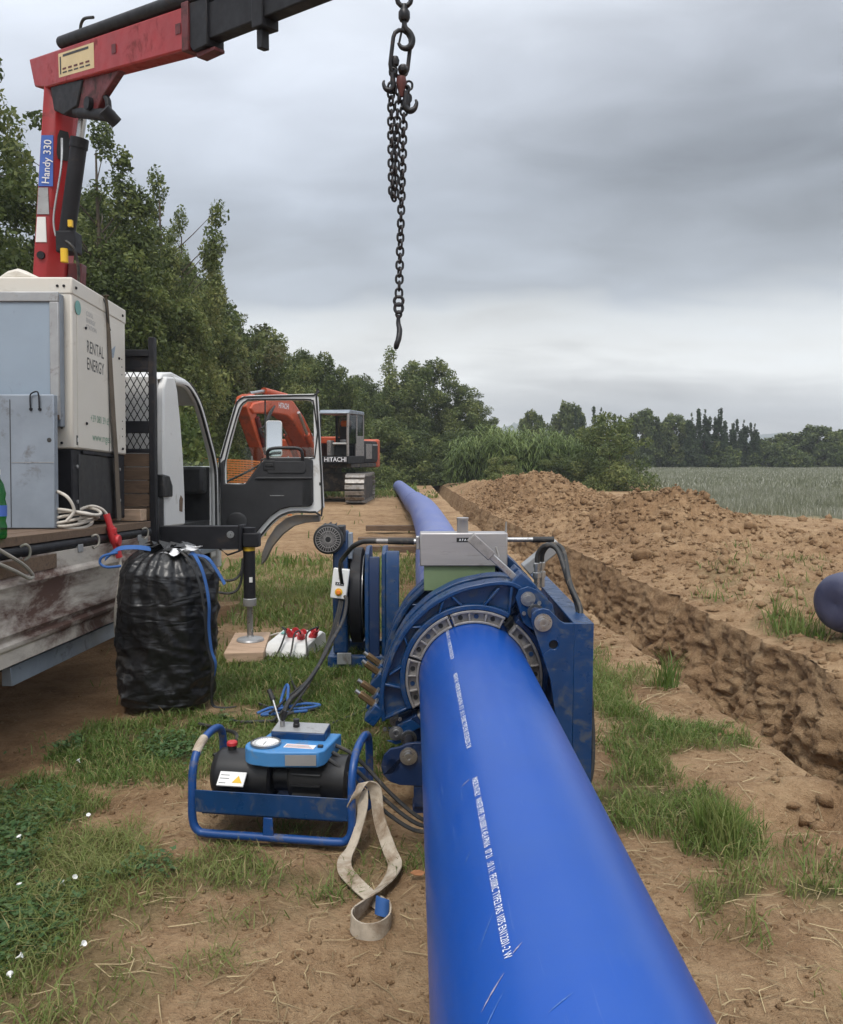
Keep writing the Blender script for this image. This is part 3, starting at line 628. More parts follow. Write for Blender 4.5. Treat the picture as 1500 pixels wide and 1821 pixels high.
plant('oak3', -5.7, 34.5, 6.1, 'green round-topped tree behind the peak of the excavator boom', .9, 1, GL)
plant('oak2', -4.7, 37, 6.1, 'dark round tree behind the excavator cab', .9, 3, GL)
plant('oak3', -3.7, 39.5, 5.5, 'lower green tree at the dip in the tree line', .9, 2, GL)
for k, (key, x, y, h, lab) in enumerate([('oak', -8.4, 21.6, 8.2, 'full green tree closing the gap right of the crane column'), ('oak', -8.5, 24.6, 8.1, 'full green tree behind the second pointed tree'), ('oak2', -8.3, 27.2, 7.9, 'full dark tree behind the third pointed tree'), ('oak', -8.0, 30.0, 7.5, 'full green tree on the slope above the lorry cab'), ('oak2', -7.0, 33.0, 6.5, 'dark tree closing the gap left of the excavator boom'), ('oak', -5.4, 41, 6.4, 'dark tree closing the gap above the excavator cab')]):
    plant(key, x, y, h, lab, 1.0, 1.7*k+.4, GL)
GM = 'large trees at the end of the pipe'
plant('oak2', -3.3, 47, 6.0, 'left shoulder tree of the big clump beyond the pipe end', 1, 1.3, GM)
plant('oak3', -1.8, 50, 7.6, 'highest tree of the big clump below the hanging hook', 1.05, 2.4, GM)
plant('oak2', .3, 50, 7.2, 'broad dark tree in the middle of the big clump', 1.05, .4, GM)
plant('oak', 2.1, 51, 5.9, 'right-hand tree of the big clump sloping to the canes', 1.2, 1.9, GM)
plant('oak3', 3.5, 53, 4.6, 'small green tree at the right foot of the big clump', 1.2, .9, GM)
GB = 'shrubs below the tree line'
for i, (k, x, y, h, rw, lab) in enumerate([('bushm', -4.95, 15.6, 2.9, .75, 'bright green shrub seen through the open lorry cab'), ('bushd', -6.9, 17.6, 3.6, 1.1, 'dark shrub behind the lorry headboard mesh'), ('bushd', -7.2, 13.6, 3.6, 1.2, 'dark shrub behind the generator'),
        ('bushm', -6.9, 23.2, 3.0, 1.0, 'green shrub behind the slanted cab pillar'), ('bushd', -7.6, 25, 3.4, 1.2, 'dark shrub left of the open lorry door'), ('bushm', -6.9, 30.5, 3.0, 1.2, 'green shrub behind the orange safety fence'),
        ('bushd', -6.1, 33.5, 3.4, 1.2, 'dark shrub behind the excavator stick'), ('bushd', -4.8, 35.5, 3.2, 1.2, 'dark shrub behind the excavator boom foot'), ('bushm', -3.0, 36.5, 2.7, 1.0, 'green shrub behind the excavator counterweight'),
        ('bushd', -2.2, 42, 3.4, 1.3, 'dark shrub right of the excavator'), ('bushd', -.9, 44, 3.0, 1.3, 'dark shrub behind the far end of the pipe'), ('bushm', .5, 45.5, 2.5, 1.2, 'low green shrub right of the pipe end'),
        ('bushd', 1.9, 46, 2.8, 1.3, 'dark shrub left of the canes'), ('bushd', 3.2, 47, 3.2, 1.3, 'dark shrub hidden behind the canes')]):
    plant(k, x, y, h, lab, rw, i*1.3, GB)
plant('bushd', 8.0, 36, 3.3, 'dense dark round bush right of the canes', .92, .4)
plant('bushd', 6.2, 38, 1.6, 'low dark bush at the foot of the canes on the right', 1.2, 1.4)
plant('bushm', 3.6, 36.5, 1.3, 'low green bush at the foot of the canes on the left', 1.3, 2.4)
GF = 'trees beyond the crop field'
def far(key, u, v, wpx, y, lab):
    h = 1.55+(808-v)/1500*y+.4; x = (u-750)/1500*y; Rr = TPL[key][4]*h/TPL[key][3]
    plant(key, x, y, h, lab, (wpx*(1.35 if key == 'farp' else 1)/1500*y/2)/Rr, u*.37, GF)
for key, u, v, wp, y, lab in [('farb', 948, 742, 66, 76, 'low round tree just above the middle of the canes'), ('farb', 1012, 726, 74, 82, 'broad tree beyond the field right above the canes'), ('farp', 1032, 724, 20, 80, 'slim poplar merging with the broad tree'), ('farp', 1068, 724, 24, 84, 'lone slim poplar left of the dark bush top'),
        ('farp', 1103, 738, 24, 86, 'short poplar above the dark round bush'), ('farb', 1142, 738, 80, 88, 'wide tree right of the dark round bush'), ('farb', 1195, 746, 80, 90, 'wide lower tree left of the poplar group'), ('farp', 1228, 734, 24, 86, 'leftmost poplar of the tall trio'), ('farp', 1252, 727, 28, 86, 'middle poplar of the tall trio'),
        ('farp', 1276, 727, 24, 86, 'rightmost poplar of the tall trio'), ('farp', 1300, 754, 22, 88, 'leftmost poplar of the shorter trio'), ('farp', 1321, 747, 22, 88, 'middle poplar of the shorter trio'), ('farp', 1341, 754, 20, 88, 'rightmost poplar of the shorter trio'),
        ('farb', 1392, 778, 70, 95, 'low tree between the poplars and the right edge trees'), ('farb', 1452, 765, 96, 92, 'broad tree near the right edge of the field'), ('farb', 1512, 768, 90, 94, 'tree cut by the right picture edge beyond the field'), ('farb', 1385, 796, 60, 90, 'squat tree below the distant hills on the right')]: far(key, u, v, wp, y, lab)
labs = ['hedge bush behind the right end of the canes', 'hedge bush behind the dark round bush', 'hedge bush just right of the dark round bush', 'hedge bush below the wide tree', 'hedge bush below the wide lower tree', 'hedge bush left of the tall poplar trio', 'hedge bush below the tall poplar trio', 'hedge bush between the two poplar trios', 'hedge bush below the shorter poplar trio', 'hedge bush right of the shorter poplar trio', 'hedge bush below the low tree', 'hedge bush left of the right edge trees', 'hedge bush below the right edge trees', 'hedge bush at the right picture edge']
for i, lab in enumerate(labs):
    u = 1000+i*39; far('farh', u, 792+(i*7) % 9, 74, 86+(i*5) % 7, lab)
# giant canes
def cane_mesh(seed, n, H, Rx, Ry):
    g = np.random.default_rng(seed); V = []; F = []; T = []; k = 0
    for i in range(n):
        x, y = g.uniform(-Rx, Rx), g.uniform(-Ry, Ry); h = H*g.uniform(.6, 1.05)*(1-.35*(abs(x)/Rx)**3); lx, ly = g.normal(0, .12, 2)
        for j in range(13):
            t = .18+.82*(j+g.random())/13; b = np.array([x+lx*t*h, y+ly*t*h, h*t]); a = g.uniform(0, 6.283); L = g.uniform(.35, .62); wd = g.uniform(.03, .055); e = np.array([math.cos(a), math.sin(a), 0]); sd_ = np.array([-math.sin(a), math.cos(a), 0])*wd*.5
            m1 = b+e*L*.45+np.array([0, 0, L*.34]); m2 = b+e*L*.95+np.array([0, 0, L*.02]); tp = b+e*L*1.15-np.array([0, 0, L*.35]); tn = min(1, max(0, .45+.35*(t-.5)+g.normal(0, .18)))
            V += [b-sd_*.5, b+sd_*.5, m1+sd_, m1-sd_, m2+sd_*.7, m2-sd_*.7, tp, tp]; F += [(k, k+1, k+2, k+3), (k+3, k+2, k+4, k+5), (k+5, k+4, k+6, k+7)]; T += [tn]*8; k += 8
    return np_mesh('foliage', np.array(V), np.array(F).reshape(-1), 4, 'leaf_cane', tint=np.array(T))
cane0 = None
for i, (x, y, s, lab) in enumerate([(2.3, 40.5, .85, 'leftmost clump of tall green canes beside the big trees'), (3.7, 40, 1.02, 'tallest clump of green canes left of centre'), (5.0, 40.5, .98, 'clump of green canes in the middle of the stand'), (6.3, 40, .94, 'clump of green canes right of centre'), (7.5, 39.5, .86, 'rightmost clump of green canes against the dark bush')]):
    r = thing('cane_clump', lab, 'canes', (x, y, 0), (0, 0, i*2.1), 'giant canes beyond the trench'); r.scale = (s, s, s)
    if cane0 is None: cane0 = cane_mesh(5, 230, 2.75, 1.05, 1.0); cane0.parent = r
    else: dup(cane0, parent=r)
# distant hills
def hill(u0, u1, vtop, y, seed, name='hill'):
    n = 60; us = np.linspace(u0, u1, n); x = (us-750)/1500*y; t = np.linspace(0, 1, n); prof = np.sin(np.pi*t)**.7*(.75+.5*fbm(t*6, t*0, oct=4, seed=seed)); zt = (808-vtop)/1500*y
    b = MB(); rowsn = 9; P = []
    for r_ in range(rowsn):
        f = r_/(rowsn-1); hh = math.sin(math.pi*f)
        for i in range(n): P.append((x[i], y+(f-.5)*400, -3+prof[i]*zt*hh*(.85+.3*float(fbm(np.array([i*.4]), np.array([r_*.9]), oct=2, seed=seed+3)[0]))))
    b.add(P, [(r_*n+i, r_*n+i+1, (r_+1)*n+i+1, (r_+1)*n+i) for r_ in range(rowsn-1) for i in range(n-1)])
    return tag(b.build(name, 'hill_green', None, 0, 80), kind='structure')
mat('hill_green', (.05, .075, .045), .9, var=.5, scale=.03, dirt=((.30, .25, .18), .3, .02))
hill(820, 1010, 745, 1300, 3); hill(1290, 1480, 768, 1350, 4); hill(1050, 1330, 786, 1450, 6); hill(1420, 1700, 778, 1450, 7)
# ================================================================ the blue pipes
def pipe_material(name, base, dust, dustcol, rough):
    m = bpy.data.materials.new(name); m.use_nodes = True; t = m.node_tree; b = t.nodes['Principled BSDF']
    vec = N(t, 'ShaderNodeTexCoord').outputs['Object']
    col = ramp(t, noise(t, vec, 1.3, 4, .5), [(.3, tuple(c*.92 for c in base)), (.7, tuple(min(1, c*1.08) for c in base))])
    def streak(rot, sc, scale, lo, hi):
        mp_ = N(t, 'ShaderNodeMapping'); mp_.inputs['Rotation'].default_value = rot; mp_.inputs['Scale'].default_value = sc; t.links.new(vec, mp_.inputs[0])
        return ramp(t, noise(t, mp_.outputs[0], scale, 3, .6), [(lo, (0, 0, 0)), (hi, (1, 1, 1))])
    s1 = streak((0, R(25), R(28)), (40, 1.6, 40), 3.0, .66, .74); s2 = streak((R(8), R(-40), R(-22)), (60, 2.2, 60), 2.0, .68, .75); s3 = streak((0, 0, R(3)), (90, .5, 90), 2.0, .66, .76)
    patch = ramp(t, noise(t, vec, 2.4, 4, .6, .4), [(.45, (0, 0, 0)), (.68, (1, 1, 1))])
    sc = math_node(t, 'MAXIMUM', math_node(t, 'MAXIMUM', s1, s2), math_node(t, 'MULTIPLY', s3, .6))
    sc = math_node(t, 'MULTIPLY', sc, math_node(t, 'ADD', .22, math_node(t, 'MULTIPLY', patch, .6)), clamp=True)
    col = mixc(t, math_node(t, 'MULTIPLY', sc, .40), col, (.26, .34, .54, 1))
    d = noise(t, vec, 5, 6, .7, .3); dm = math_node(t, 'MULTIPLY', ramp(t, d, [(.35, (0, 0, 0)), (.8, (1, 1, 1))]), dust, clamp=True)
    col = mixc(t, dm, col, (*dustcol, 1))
    t.links.new(col, b.inputs['Base Color'])
    rg = math_node(t, 'ADD', rough, math_node(t, 'ADD', math_node(t, 'MULTIPLY', sc, .35), math_node(t, 'MULTIPLY', dm, .4)), clamp=True); t.links.new(rg, b.inputs['Roughness'])
    b.inputs['Specular IOR Level'].default_value = .42; bn = N(t, 'ShaderNodeBump'); bn.inputs['Strength'].default_value = .12; bn.inputs['Distance'].default_value = .002
    t.links.new(noise(t, vec, 14, 3, .5), bn.inputs['Height']); t.links.new(bn.outputs[0], b.inputs['Normal']); MATS[name] = m
pipe_material('pipe_near', (.0030, .062, .33), .16, (.06, .13, .28), .29)
pipe_material('pipe_far', (.06, .10, .32), 1.0, (.27, .285, .40), .45)  # pale tint mixes dust with sky reflection put into the colour
pipe_material('pipe_bank', (.045, .05, .10), .5, (.12, .12, .17), .42)
AX0 = Vector((0.28340826, 0.02346721, 0.46796984)); AD = Vector((-0.01195399, 0.99975644, 0.01855183))
MO = AX0+AD*3.75; MROT = (.01855, 0, .01196)
p = thing('water_pipe', 'large smooth blue plastic pipe with white printed line clamped in the welding machine', 'pipe', MO, MROT)
MB().lathe([(.205, -6.5), (.25, -6.5), (.25, .40), (.205, .40)], ax='y', n=128).build('pipe_wall', 'pipe_near', p)
def pipe_print(txt, s0, s1, ang=-29.5, hgt=.0165, row=0.0):
    me = text_mesh(txt, 1.0); xs = [v.co.x for v in me.vertices]; L = max(xs)-min(xs); x0 = min(xs)
    for v in me.vertices:                       # read towards the camera, letter tops to the right
        s = s1-(v.co.x-x0)/L*(s1-s0); a = R(ang)+(v.co.y*hgt*1.35+row)/.25; rr = .2512
        v.co = (rr*math.sin(a), s, rr*math.cos(a))
    me.materials.clear(); link('printed_text', me, 'text_white', p, 0, 0)
T1 = 'MADE IN ITALY   WATER PIPE  DN 0500 X 45,4 PN16   07 21   :10 11:  PE100RC TYPE2 PAS 1075 EN12201-2 W'
for k in range(3): pipe_print(T1, 1.335-3.75+k*.96, 2.085-3.75+k*.96)
# a few scuffs scraped into the plastic
def scuff(s, ang, L, wd, skew, m='scuff'):
    b = MB(); n = 8; top = []; bot = []
    for i in range(n+1):
        t = i/n; a = R(ang+skew*(t-.5)); w_ = wd*math.sin(math.pi*min(max(t, .04), .96))*(.6+.8*random.random())/.25; ss_ = s+L*(t-.5)
        top.append((.2509*math.sin(a+w_), ss_, .2509*math.cos(a+w_))); bot.append((.2509*math.sin(a-w_), ss_, .2509*math.cos(a-w_)))
    b.add(top+bot, [(i, i+1, n+2+i, n+1+i) for i in range(n)]); b.build('scuff_mark', m, p, 0, 0)
mat('scuff', (.085, .17, .42), .8, var=.4, scale=120); mat('scuff_pale', (.30, .28, .36), .8, var=.35, scale=120); mat('scuff_soft', (.022, .10, .36), .6, var=.5, scale=150)
for s, a, L, wd, sk, m_ in [(-2.47, -38, .05, .003, 12, 'scuff_pale'), (-2.52, -40, .07, .0016, 14, 'scuff'), (-2.40, -25, .02, .002, 5, 'scuff_pale'), (-2.30, -36, .10, .0009, 12, 'scuff'), (-1.66, -35.5, .012, .004, 6, 'scuff_pale'),
                            (-2.56, -14, .03, .0016, 10, 'scuff'), (-2.02, -41, .04, .0012, 6, 'scuff')]: scuff(s, a, L, wd, sk, m_)
far_path = catmull([(MO+AD*.46)[:], (.205, 6.5, .55), (.19, 8.5, .52), (.17, 11.5, .485), (.02, 16, .50), (-.24, 22, .35), (-.54, 28, .28), (-.90, 34, .25)], 14)
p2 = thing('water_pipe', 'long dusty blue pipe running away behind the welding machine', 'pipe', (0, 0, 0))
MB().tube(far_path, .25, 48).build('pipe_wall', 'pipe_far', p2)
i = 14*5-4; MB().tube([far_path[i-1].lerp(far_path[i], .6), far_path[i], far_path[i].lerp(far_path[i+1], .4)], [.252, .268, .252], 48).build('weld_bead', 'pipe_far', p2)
p3 = thing('water_pipe', 'dull dark blue pipe end lying on the far bank at the right edge', 'pipe', (3.27, 6.62, .36), (R(2), 0, R(-62)))
MB().lathe([(0, .02), (.10, .0), (.175, .012), (.215, .04), (.238, .09), (.245, .16), (.245, 5)], ax='y', n=64).build('pipe_wall', 'pipe_bank', p3)
# timbers below the far pipe
for k, (x, y, z, L, rz, lab) in enumerate([(-.45, 16.6, .10, 1.3, .05, 'rough timber bearer under the far pipe, farther of the pair'), (-.38, 13.2, .06, 1.25, -.06, 'lower rough timber bearer under the far pipe nearer the machine'), (-.42, 13.5, .17, 1.2, .03, 'upper timber bearer resting across the nearer one')]):
    o = MB().box(-L/2, L/2, -.09, .09, -.05, .05).build('timber_bearer', 'wood_brown', None, .006); o.location = (x, y, z); o.rotation_euler = (0, 0, rz); tag(o, lab, 'timber', 'timbers under the pipe')

# ================================================================ butt-welding machine (axis of the pipe = local y)
fm = thing('welding_machine', 'blue pipe welding machine with ribbed clamps gripping the pipe', 'machine', (MO.x, MO.y, 0), MROT)
FZ = MO.z
def mb(): return MB()
def up(o): o.location.z += FZ; return o
RO_A = np.array([58, 66, 73, 88, 110, 131, 153, 170, 196, 206]); RO_R = np.array([.46, .475, .465, .43, .402, .387, .387, .40, .445, .465])
RL_A = np.array([214, 240, 270, 300, 330, 360, 390, 414]); RL_R = np.array([.43, .40, .40, .40, .40, .405, .42, .43])
rout = lambda a: float(np.interp(a, RO_A, RO_R)); rlow = lambda a: float(np.interp(a, RL_A, RL_R))
def rib(b, a, r0, r1, y0, y1, th=.011, skew=0):
    c, q = math.cos(R(a)), math.sin(R(a)); a2 = a+skew; c2, q2 = math.cos(R(a2)), math.sin(R(a2)); t0 = (-q*th/2, c*th/2); t1 = (-q2*th/2, c2*th/2)
    pts = [(r0*c+t0[0], r0*q+t0[1]), (r1*c2+t1[0], r1*q2+t1[1]), (r1*c2-t1[0], r1*q2-t1[1]), (r0*c-t0[0], r0*q-t0[1])]; b.prism(pts, y0, y1)
for ci, y0 in enumerate((0, .17, .52, .69)):
    b = mb(); b.sector(.335, lambda a: rout(a)-.015, 61, 206, y0+.040, y0+.062, 40); b.sector(.313, .337, 61, 206, y0, y0+.10, 44); b.sector(lambda a: rout(a)-.020, rout, 61, 206, y0, y0+.10, 44)
    for k, a in enumerate((62, 82, 100, 118, 136, 154, 172, 188, 205)): rib(b, a, .336, rout(a)-.018, y0+.004, y0+.096, .013, (6, -7, 6, -6, 5, -5, 6, -4, 0)[k])
    jaw = up(b.build('upper_jaw', 'machine_blue', fm, .004))
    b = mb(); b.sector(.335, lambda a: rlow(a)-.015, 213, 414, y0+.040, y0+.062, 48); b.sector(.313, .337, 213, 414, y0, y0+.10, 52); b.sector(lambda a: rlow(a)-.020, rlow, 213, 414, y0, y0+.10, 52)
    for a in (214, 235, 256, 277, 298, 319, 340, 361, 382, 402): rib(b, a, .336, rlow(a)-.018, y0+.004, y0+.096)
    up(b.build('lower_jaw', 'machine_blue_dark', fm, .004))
    # grey reducing inserts, three above and three below
    for a0, a1 in ((63, 111), (113, 161), (163, 207), (214, 280), (282, 348), (350, 412)):
        b = mb(); n = 14; b.sector(.252, .263, a0, a1, y0+.0, y0+.085, n); b.sector(.299, .3115, a0, a1, y0+.0, y0+.085, n); b.sector(.262, .300, a0, a1, y0+.022, y0+.05, n)
        for a in np.linspace(a0+1.2, a1-1.2, 4): rib(b, a, .262, .300, y0+.002, y0+.04, .010)
        ins = up(b.build('clamp_insert', 'cast_grey', fm, .0025))
        if ci == 0:
            for f in (.2, .52, .83):
                a = a0+(a1-a0)*f; up(mb().lathe([(.0, -.001), (.011, -.001), (.011, .012)], (.281*math.cos(R(a)), y0+.0195, .281*math.sin(R(a))), 'y', 14).build('insert_hole', 'machine_blue' if f == .52 else 'dark_interior', fm))
    # lugs and bolts on the parting line
    M = Matrix.Translation((-.452, y0+.05, -.175)) @ Matrix.Rotation(R(-53), 4, 'Y')
    b = mb().box(-.045, .045, -.05, .05, -.028, .028, M); up(b.build('closing_lug', 'machine_blue', fm, .005))
    d_ = Vector((-.80, 0, .60)); c0 = Vector((-.455, y0+.05, -.135))
    b = mb().cyl(c0, c0+d_*.085, .0185, n=6); nut = up(b.build('brass_nut', 'brass', fm, .002)); b = mb().cyl(c0+d_*.08, c0+d_*.108, .010, n=10); up(b.build('closing_bolt', 'steel', fm))
    up(mb().cyl(c0-d_*.004, c0+d_*.006, .03, n=18).build('washer', 'steel', fm))
    M = Matrix.Translation((.222, y0+.05, .425)) @ Matrix.Rotation(R(42), 4, 'Y')
    up(mb().box(-.05, .05, -.048, .048, -.035, .035, M).build('hinge_lug', 'machine_blue', fm, .005))
    # hinge plates with pins, around both guide rods
    for sx_, pin, rod in ((1, (.237, .369), (.271, .310)), (-1, (-.354, -.244), (-.297, -.268))):
        kx = 1 if sx_ > 0 else .35
        hull = [(pin[0]-.055*sx_, pin[1]+.005*sx_), (pin[0]-.040*sx_, pin[1]+.042*sx_), (pin[0]-.0*sx_, pin[1]+.056*sx_), (pin[0]+.042*sx_, pin[1]+.038*sx_), (rod[0]+.075*sx_*kx, rod[1]+.035*sx_*kx), (rod[0]+.088*sx_*kx, rod[1]-.01*sx_), (rod[0]+.05*sx_, rod[1]-.06*sx_), (rod[0]-.01*sx_, rod[1]-.085*sx_), (rod[0]-.055*sx_, rod[1]-.05*sx_)]
        for yy in (y0-.024, y0+.106): up(mb().prism(hull, yy, yy+.014).build('hinge_plate', 'machine_blue', fm, .002))
        up(mb().lathe([(0, -.040), (.010, -.040), (.010, -.044), (.018, -.044), (.018, -.034), (.026, -.034), (.026, -.030), (.033, -.030), (.033, -.0245)], (pin[0], y0, pin[1]), 'y', 20).build('hinge_pin', 'steel', fm))
        for ox, oz in ((.05, -.018), (-.018, -.065)): up(mb().lathe([(0, -.034), (.009, -.034), (.009, -.0245)], (pin[0]+ox*sx_, y0, pin[1]+oz*sx_), 'y', 10).build('bolt_head', 'steel', fm))
        up(mb().lathe([(.036, -.04), (.036, -.0242), (.026, -.0242), (.026, -.04), (.036, -.04)], (rod[0], y0, rod[1]), 'y', 20).build('rod_bush', 'steel', fm))
# guide rods and end plates
for rx, rz in ((.271, .310), (-.297, -.268)):
    up(mb().cyl((rx, -.22, rz), (rx, 1.12, rz), .0235, n=20).build('guide_rod', 'black_paint' if rz < 0 else 'machine_blue_dark', fm))
    up(mb().lathe([(0, -.262), (.010, -.262), (.010, -.268), (.019, -.268), (.019, -.256), (.027, -.256), (.027, -.251), (.038, -.251), (.038, -.2405)], (rx, 0, rz), 'y', 22).build('rod_nut', 'steel', fm))
def keyhole(outer, hole):
    o = list(outer); h = list(hole); k = min(((i, j) for i in range(len(o)) for j in range(len(h))), key=lambda ij: (o[ij[0]][0]-h[ij[1]][0])**2+(o[ij[0]][1]-h[ij[1]][1])**2)
    i, j = k; return o[:i+1]+h[j:]+h[:j+1]+o[i:]
circ = lambda cx, cz, r, n=14: [(cx+r*math.cos(-2*math.pi*k/n), cz+r*math.sin(-2*math.pi*k/n)) for k in range(n)]
plR = [(.222, .318), (.226, .345), (.245, .362), (.272, .368), (.300, .360), (.345, .315), (.365, .304), (.404, .304), (.404, -.50), (.345, -.50), (.330, -.10), (.306, .06), (.270, .17), (.240, .26)]
up(mb().prism(keyhole(plR[::-1], circ(.318, .212, .020)), -.2400, -.222).build('end_plate', 'machine_blue', fm, .002))
up(mb().lathe([(0, -.215), (.03, -.215), (.03, -.221)], (.318, 0, .212), 'y', 16).build('hole_shade', 'dark_interior', fm))  # dark disc added so the hole looks shaded inside
ch = [(.404, .304), (.487, .304), (.487, -.50), (.404, -.50), (.404, -.485), (.472, -.485), (.472, .289), (.404, .289)]
up(mb().prism(ch, -.222, 1.10).build('side_channel', 'machine_blue', fm, .003))
up(mb().box(.4045, .487, -.241, -.2222, -.50, .3045).build('channel_end_cap', 'machine_blue', fm, .002))
plL = [(-.20, -.214), (-.272, -.212), (-.306, -.218), (-.335, -.232), (-.375, -.240), (-.402, -.268), (-.414, -.31), (-.405, -.352), (-.378, -.382), (-.335, -.398), (-.20, -.405)]
hl = [(-.395, -.315), (-.388, -.290), (-.370, -.276), (-.352, -.285), (-.330, -.318), (-.345, -.340), (-.366, -.347), (-.388, -.340)]
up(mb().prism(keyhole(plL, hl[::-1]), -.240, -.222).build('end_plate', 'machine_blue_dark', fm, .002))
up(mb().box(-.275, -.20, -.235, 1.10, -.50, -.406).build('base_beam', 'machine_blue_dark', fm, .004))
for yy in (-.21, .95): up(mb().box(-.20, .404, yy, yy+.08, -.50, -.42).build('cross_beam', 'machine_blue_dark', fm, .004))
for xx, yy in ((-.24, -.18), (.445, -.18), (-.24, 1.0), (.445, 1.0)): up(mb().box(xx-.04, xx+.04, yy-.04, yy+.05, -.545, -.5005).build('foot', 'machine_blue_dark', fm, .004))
# swing bolt thrown open over the top
d_ = Vector((-.735, 0, .678)); q_ = Vector((.678, 0, .735)); c0 = Vector((.215, .05, .425))
Mx = Matrix(((d_.x, 0, q_.x, c0.x), (0, 1, 0, c0.y), (d_.z, 0, q_.z, c0.z), (0, 0, 0, 1)))
b = mb().box(0, .19, -.016, .016, -.015, .015, Mx); up(b.build('swing_bolt', 'steel', fm, .004)); b = mb().box(.185, .315, -.024, .024, -.023, .023, Mx); up(b.build('swing_bolt_sleeve', 'cast_grey', fm, .004))
up(mb().cyl(c0+d_*.16+q_*.02, c0+d_*.20+q_*.045, .006, n=8).build('locking_pin', 'steel', fm))
M = Matrix.Translation((.395, .62, .47)) @ Matrix.Rotation(R(-40), 4, 'Y'); up(mb().box(-.11, .11, -.05, .05, -.03, .03, M).build('valve_block', 'galvanised_light', fm, .006))
for k, (xx, yy) in enumerate(((.325, .30), (.352, .33))):
    up(mb().lathe([(.015, 0), (.015, .05), (.021, .05), (.021, .075), (.014, .078), (.014, .10), (.018, .10), (.018, .12), (.011, .125)], (xx, yy, .36), 'z', 8).build('hose_fitting', 'steel', fm, 0, 30))
    pth = catmull([(xx, yy, .47), (xx+.005, yy, .53), (xx+.04, yy-.02, .57), (xx+.09, yy-.06, .55), (.445, .12-k*.03, .42), (.470+k*.005, .02-k*.03, .32), (.46, -.05, .24)], 8)
    up(mb().tube(pth, .0125, 10).build('hydraulic_hose', 'cable_black', fm))
for k in range(2):
    pth = catmull([(.475, .1, .10), (.505, -.05-k*.03, .0), (.512, -.13, -.15), (.507, -.18, -.28), (.492, -.21, -.38+k*.02), (.45, -.25, -.44), (.38, -.27, -.47)], 8); up(mb().tube(pth, .010, 8).build('hydraulic_hose', 'cable_black', fm))

# heating mirror standing in the machine
hp = thing('heating_plate', 'stainless steel cased heating plate with black grips standing in the welding machine', 'heating plate', (MO.x, MO.y, 0), MROT)
up(mb().lathe([(0, .405), (.305, .405), (.31, .41), (.31, .435), (.305, .44), (0, .44)], ax='y', n=56).build('heater_disc', 'black_paint', hp))
up(mb().box(-.242, .190, .375, .468, .455, .620).build('casing', 'stainless', hp, .006))
up(mb().box(-.222, .130, .392, .452, .33, .4545).build('skirt', 'green_panel', hp, .003))
up(mb().lathe([(.028, .62), (.028, .68), (.030, .683), (.030, .692), (.0, .692)], (-.03, .42, 0), 'z', 24).build('top_knob', 'stainless', hp))
up(mb().box(-.062, -.002, .3735, .3749, .575, .597).build('name_plate', 'black_plastic', hp)); lettering('A F A', .015, 'text_white', hp, (-.032, .3728, .586+FZ), (1, 0, 0), (0, 0, 1), 'CENTER', bold=.0004)
up(mb().cyl((.190, .42, .582), (.325, .42, .582), .0115, n=16).build('handle_rod', 'steel', hp)); up(mb().cyl((.32, .42, .582), (.425, .42, .582), .0150, n=16).build('hand_grip', 'black_rubber', hp))
up(mb().cyl((-.245, .42, .573), (-.275, .42, .573), .014, n=16).build('handle_rod', 'steel', hp)); up(mb().cyl((-.272, .42, .573), (-.40, .42, .575), .0165, n=16).build('hand_grip', 'black_rubber', hp)); up(mb().cyl((-.39, .42, .575), (-.46, .42, .576), .012, n=14).build('cable_gland', 'cast_grey', hp))
up(mb().tube([(.186, .42, .62), (.186, .42, .672)], [.006, .003], 8).build('locating_pin', 'steel', hp)); up(mb().box(-.262, -.2425, .40, .44, .535, .60).build('cable_bracket', 'steel', hp, .003))
pth = catmull([(-.455, .42, .576), (-.52, .43, .572), (-.575, .46, .545), (-.62, .55, .49), (-.66, .8, .43), (-.70, 1.2, .36), (-.74, 1.6, .25), (-.75, 1.85, .12)], 8)
up(mb().tube(pth, .0125, 10).build('cable', 'cable_black', hp))

# ================================================================ tool stand with facing tool
st = thing('tool_stand', 'low blue steel stand with upright slots left of the welding machine', 'stand', (0, 0, 0))
b = mb().box(-.67, -.14, 5.93, 6.00, .03, .11); b.box(-.67, -.14, 6.45, 6.52, .03, .11); b.box(-.67, -.62, 6.0, 6.45, .03, .11); b.box(-.19, -.14, 6.0, 6.45, .03, .11); b.build('base_frame', 'machine_blue', st, .005)
for x0, x1, s in ((-.405, -.375, .03), (-.285, -.255, .03)):
    pts = [(5.96, .11), (5.94, .60), (6.00, .84), (6.12, .88), (6.40, .86), (6.50, .62), (6.50, .11)]; b = mb(); b.prism(pts, x0, x1, 'x'); b.build('slot_plate', 'machine_blue', st, .005)
b = mb(); b.prism([(5.93, .11), (5.93, .74), (5.98, .86), (6.02, .86), (6.0, .11)], -.255, -.16, 'x'); b.build('slot_front', 'machine_blue', st, .006)
b = mb(); b.prism([(5.94, .11), (5.94, .70), (5.98, .82), (6.01, .82), (6.0, .11)], -.375, -.30, 'x'); b.build('slot_front', 'machine_blue_dark', st, .006)
mb().box(-.60, -.50, 5.905, 5.928, .06, .14).build('type_plate', 'galvanised_light', st, .002)
fc = thing('facing_tool', 'electric pipe facing tool with black motor and large disc standing in the blue stand', 'tool', (0, 0, 0))
mb().lathe([(0, -.045), (.335, -.045), (.355, -.035), (.355, .035), (.335, .045), (.0, .045)], (-.475, 6.27, .50), 'x', 56).build('cutting_disc', 'black_paint', fc)
mb().lathe([(.25, .046), (.30, .046), (.30, .050), (.25, .050), (.25, .046)], (-.475, 6.27, .50), 'x', 40).build('disc_ring', 'steel', fc)
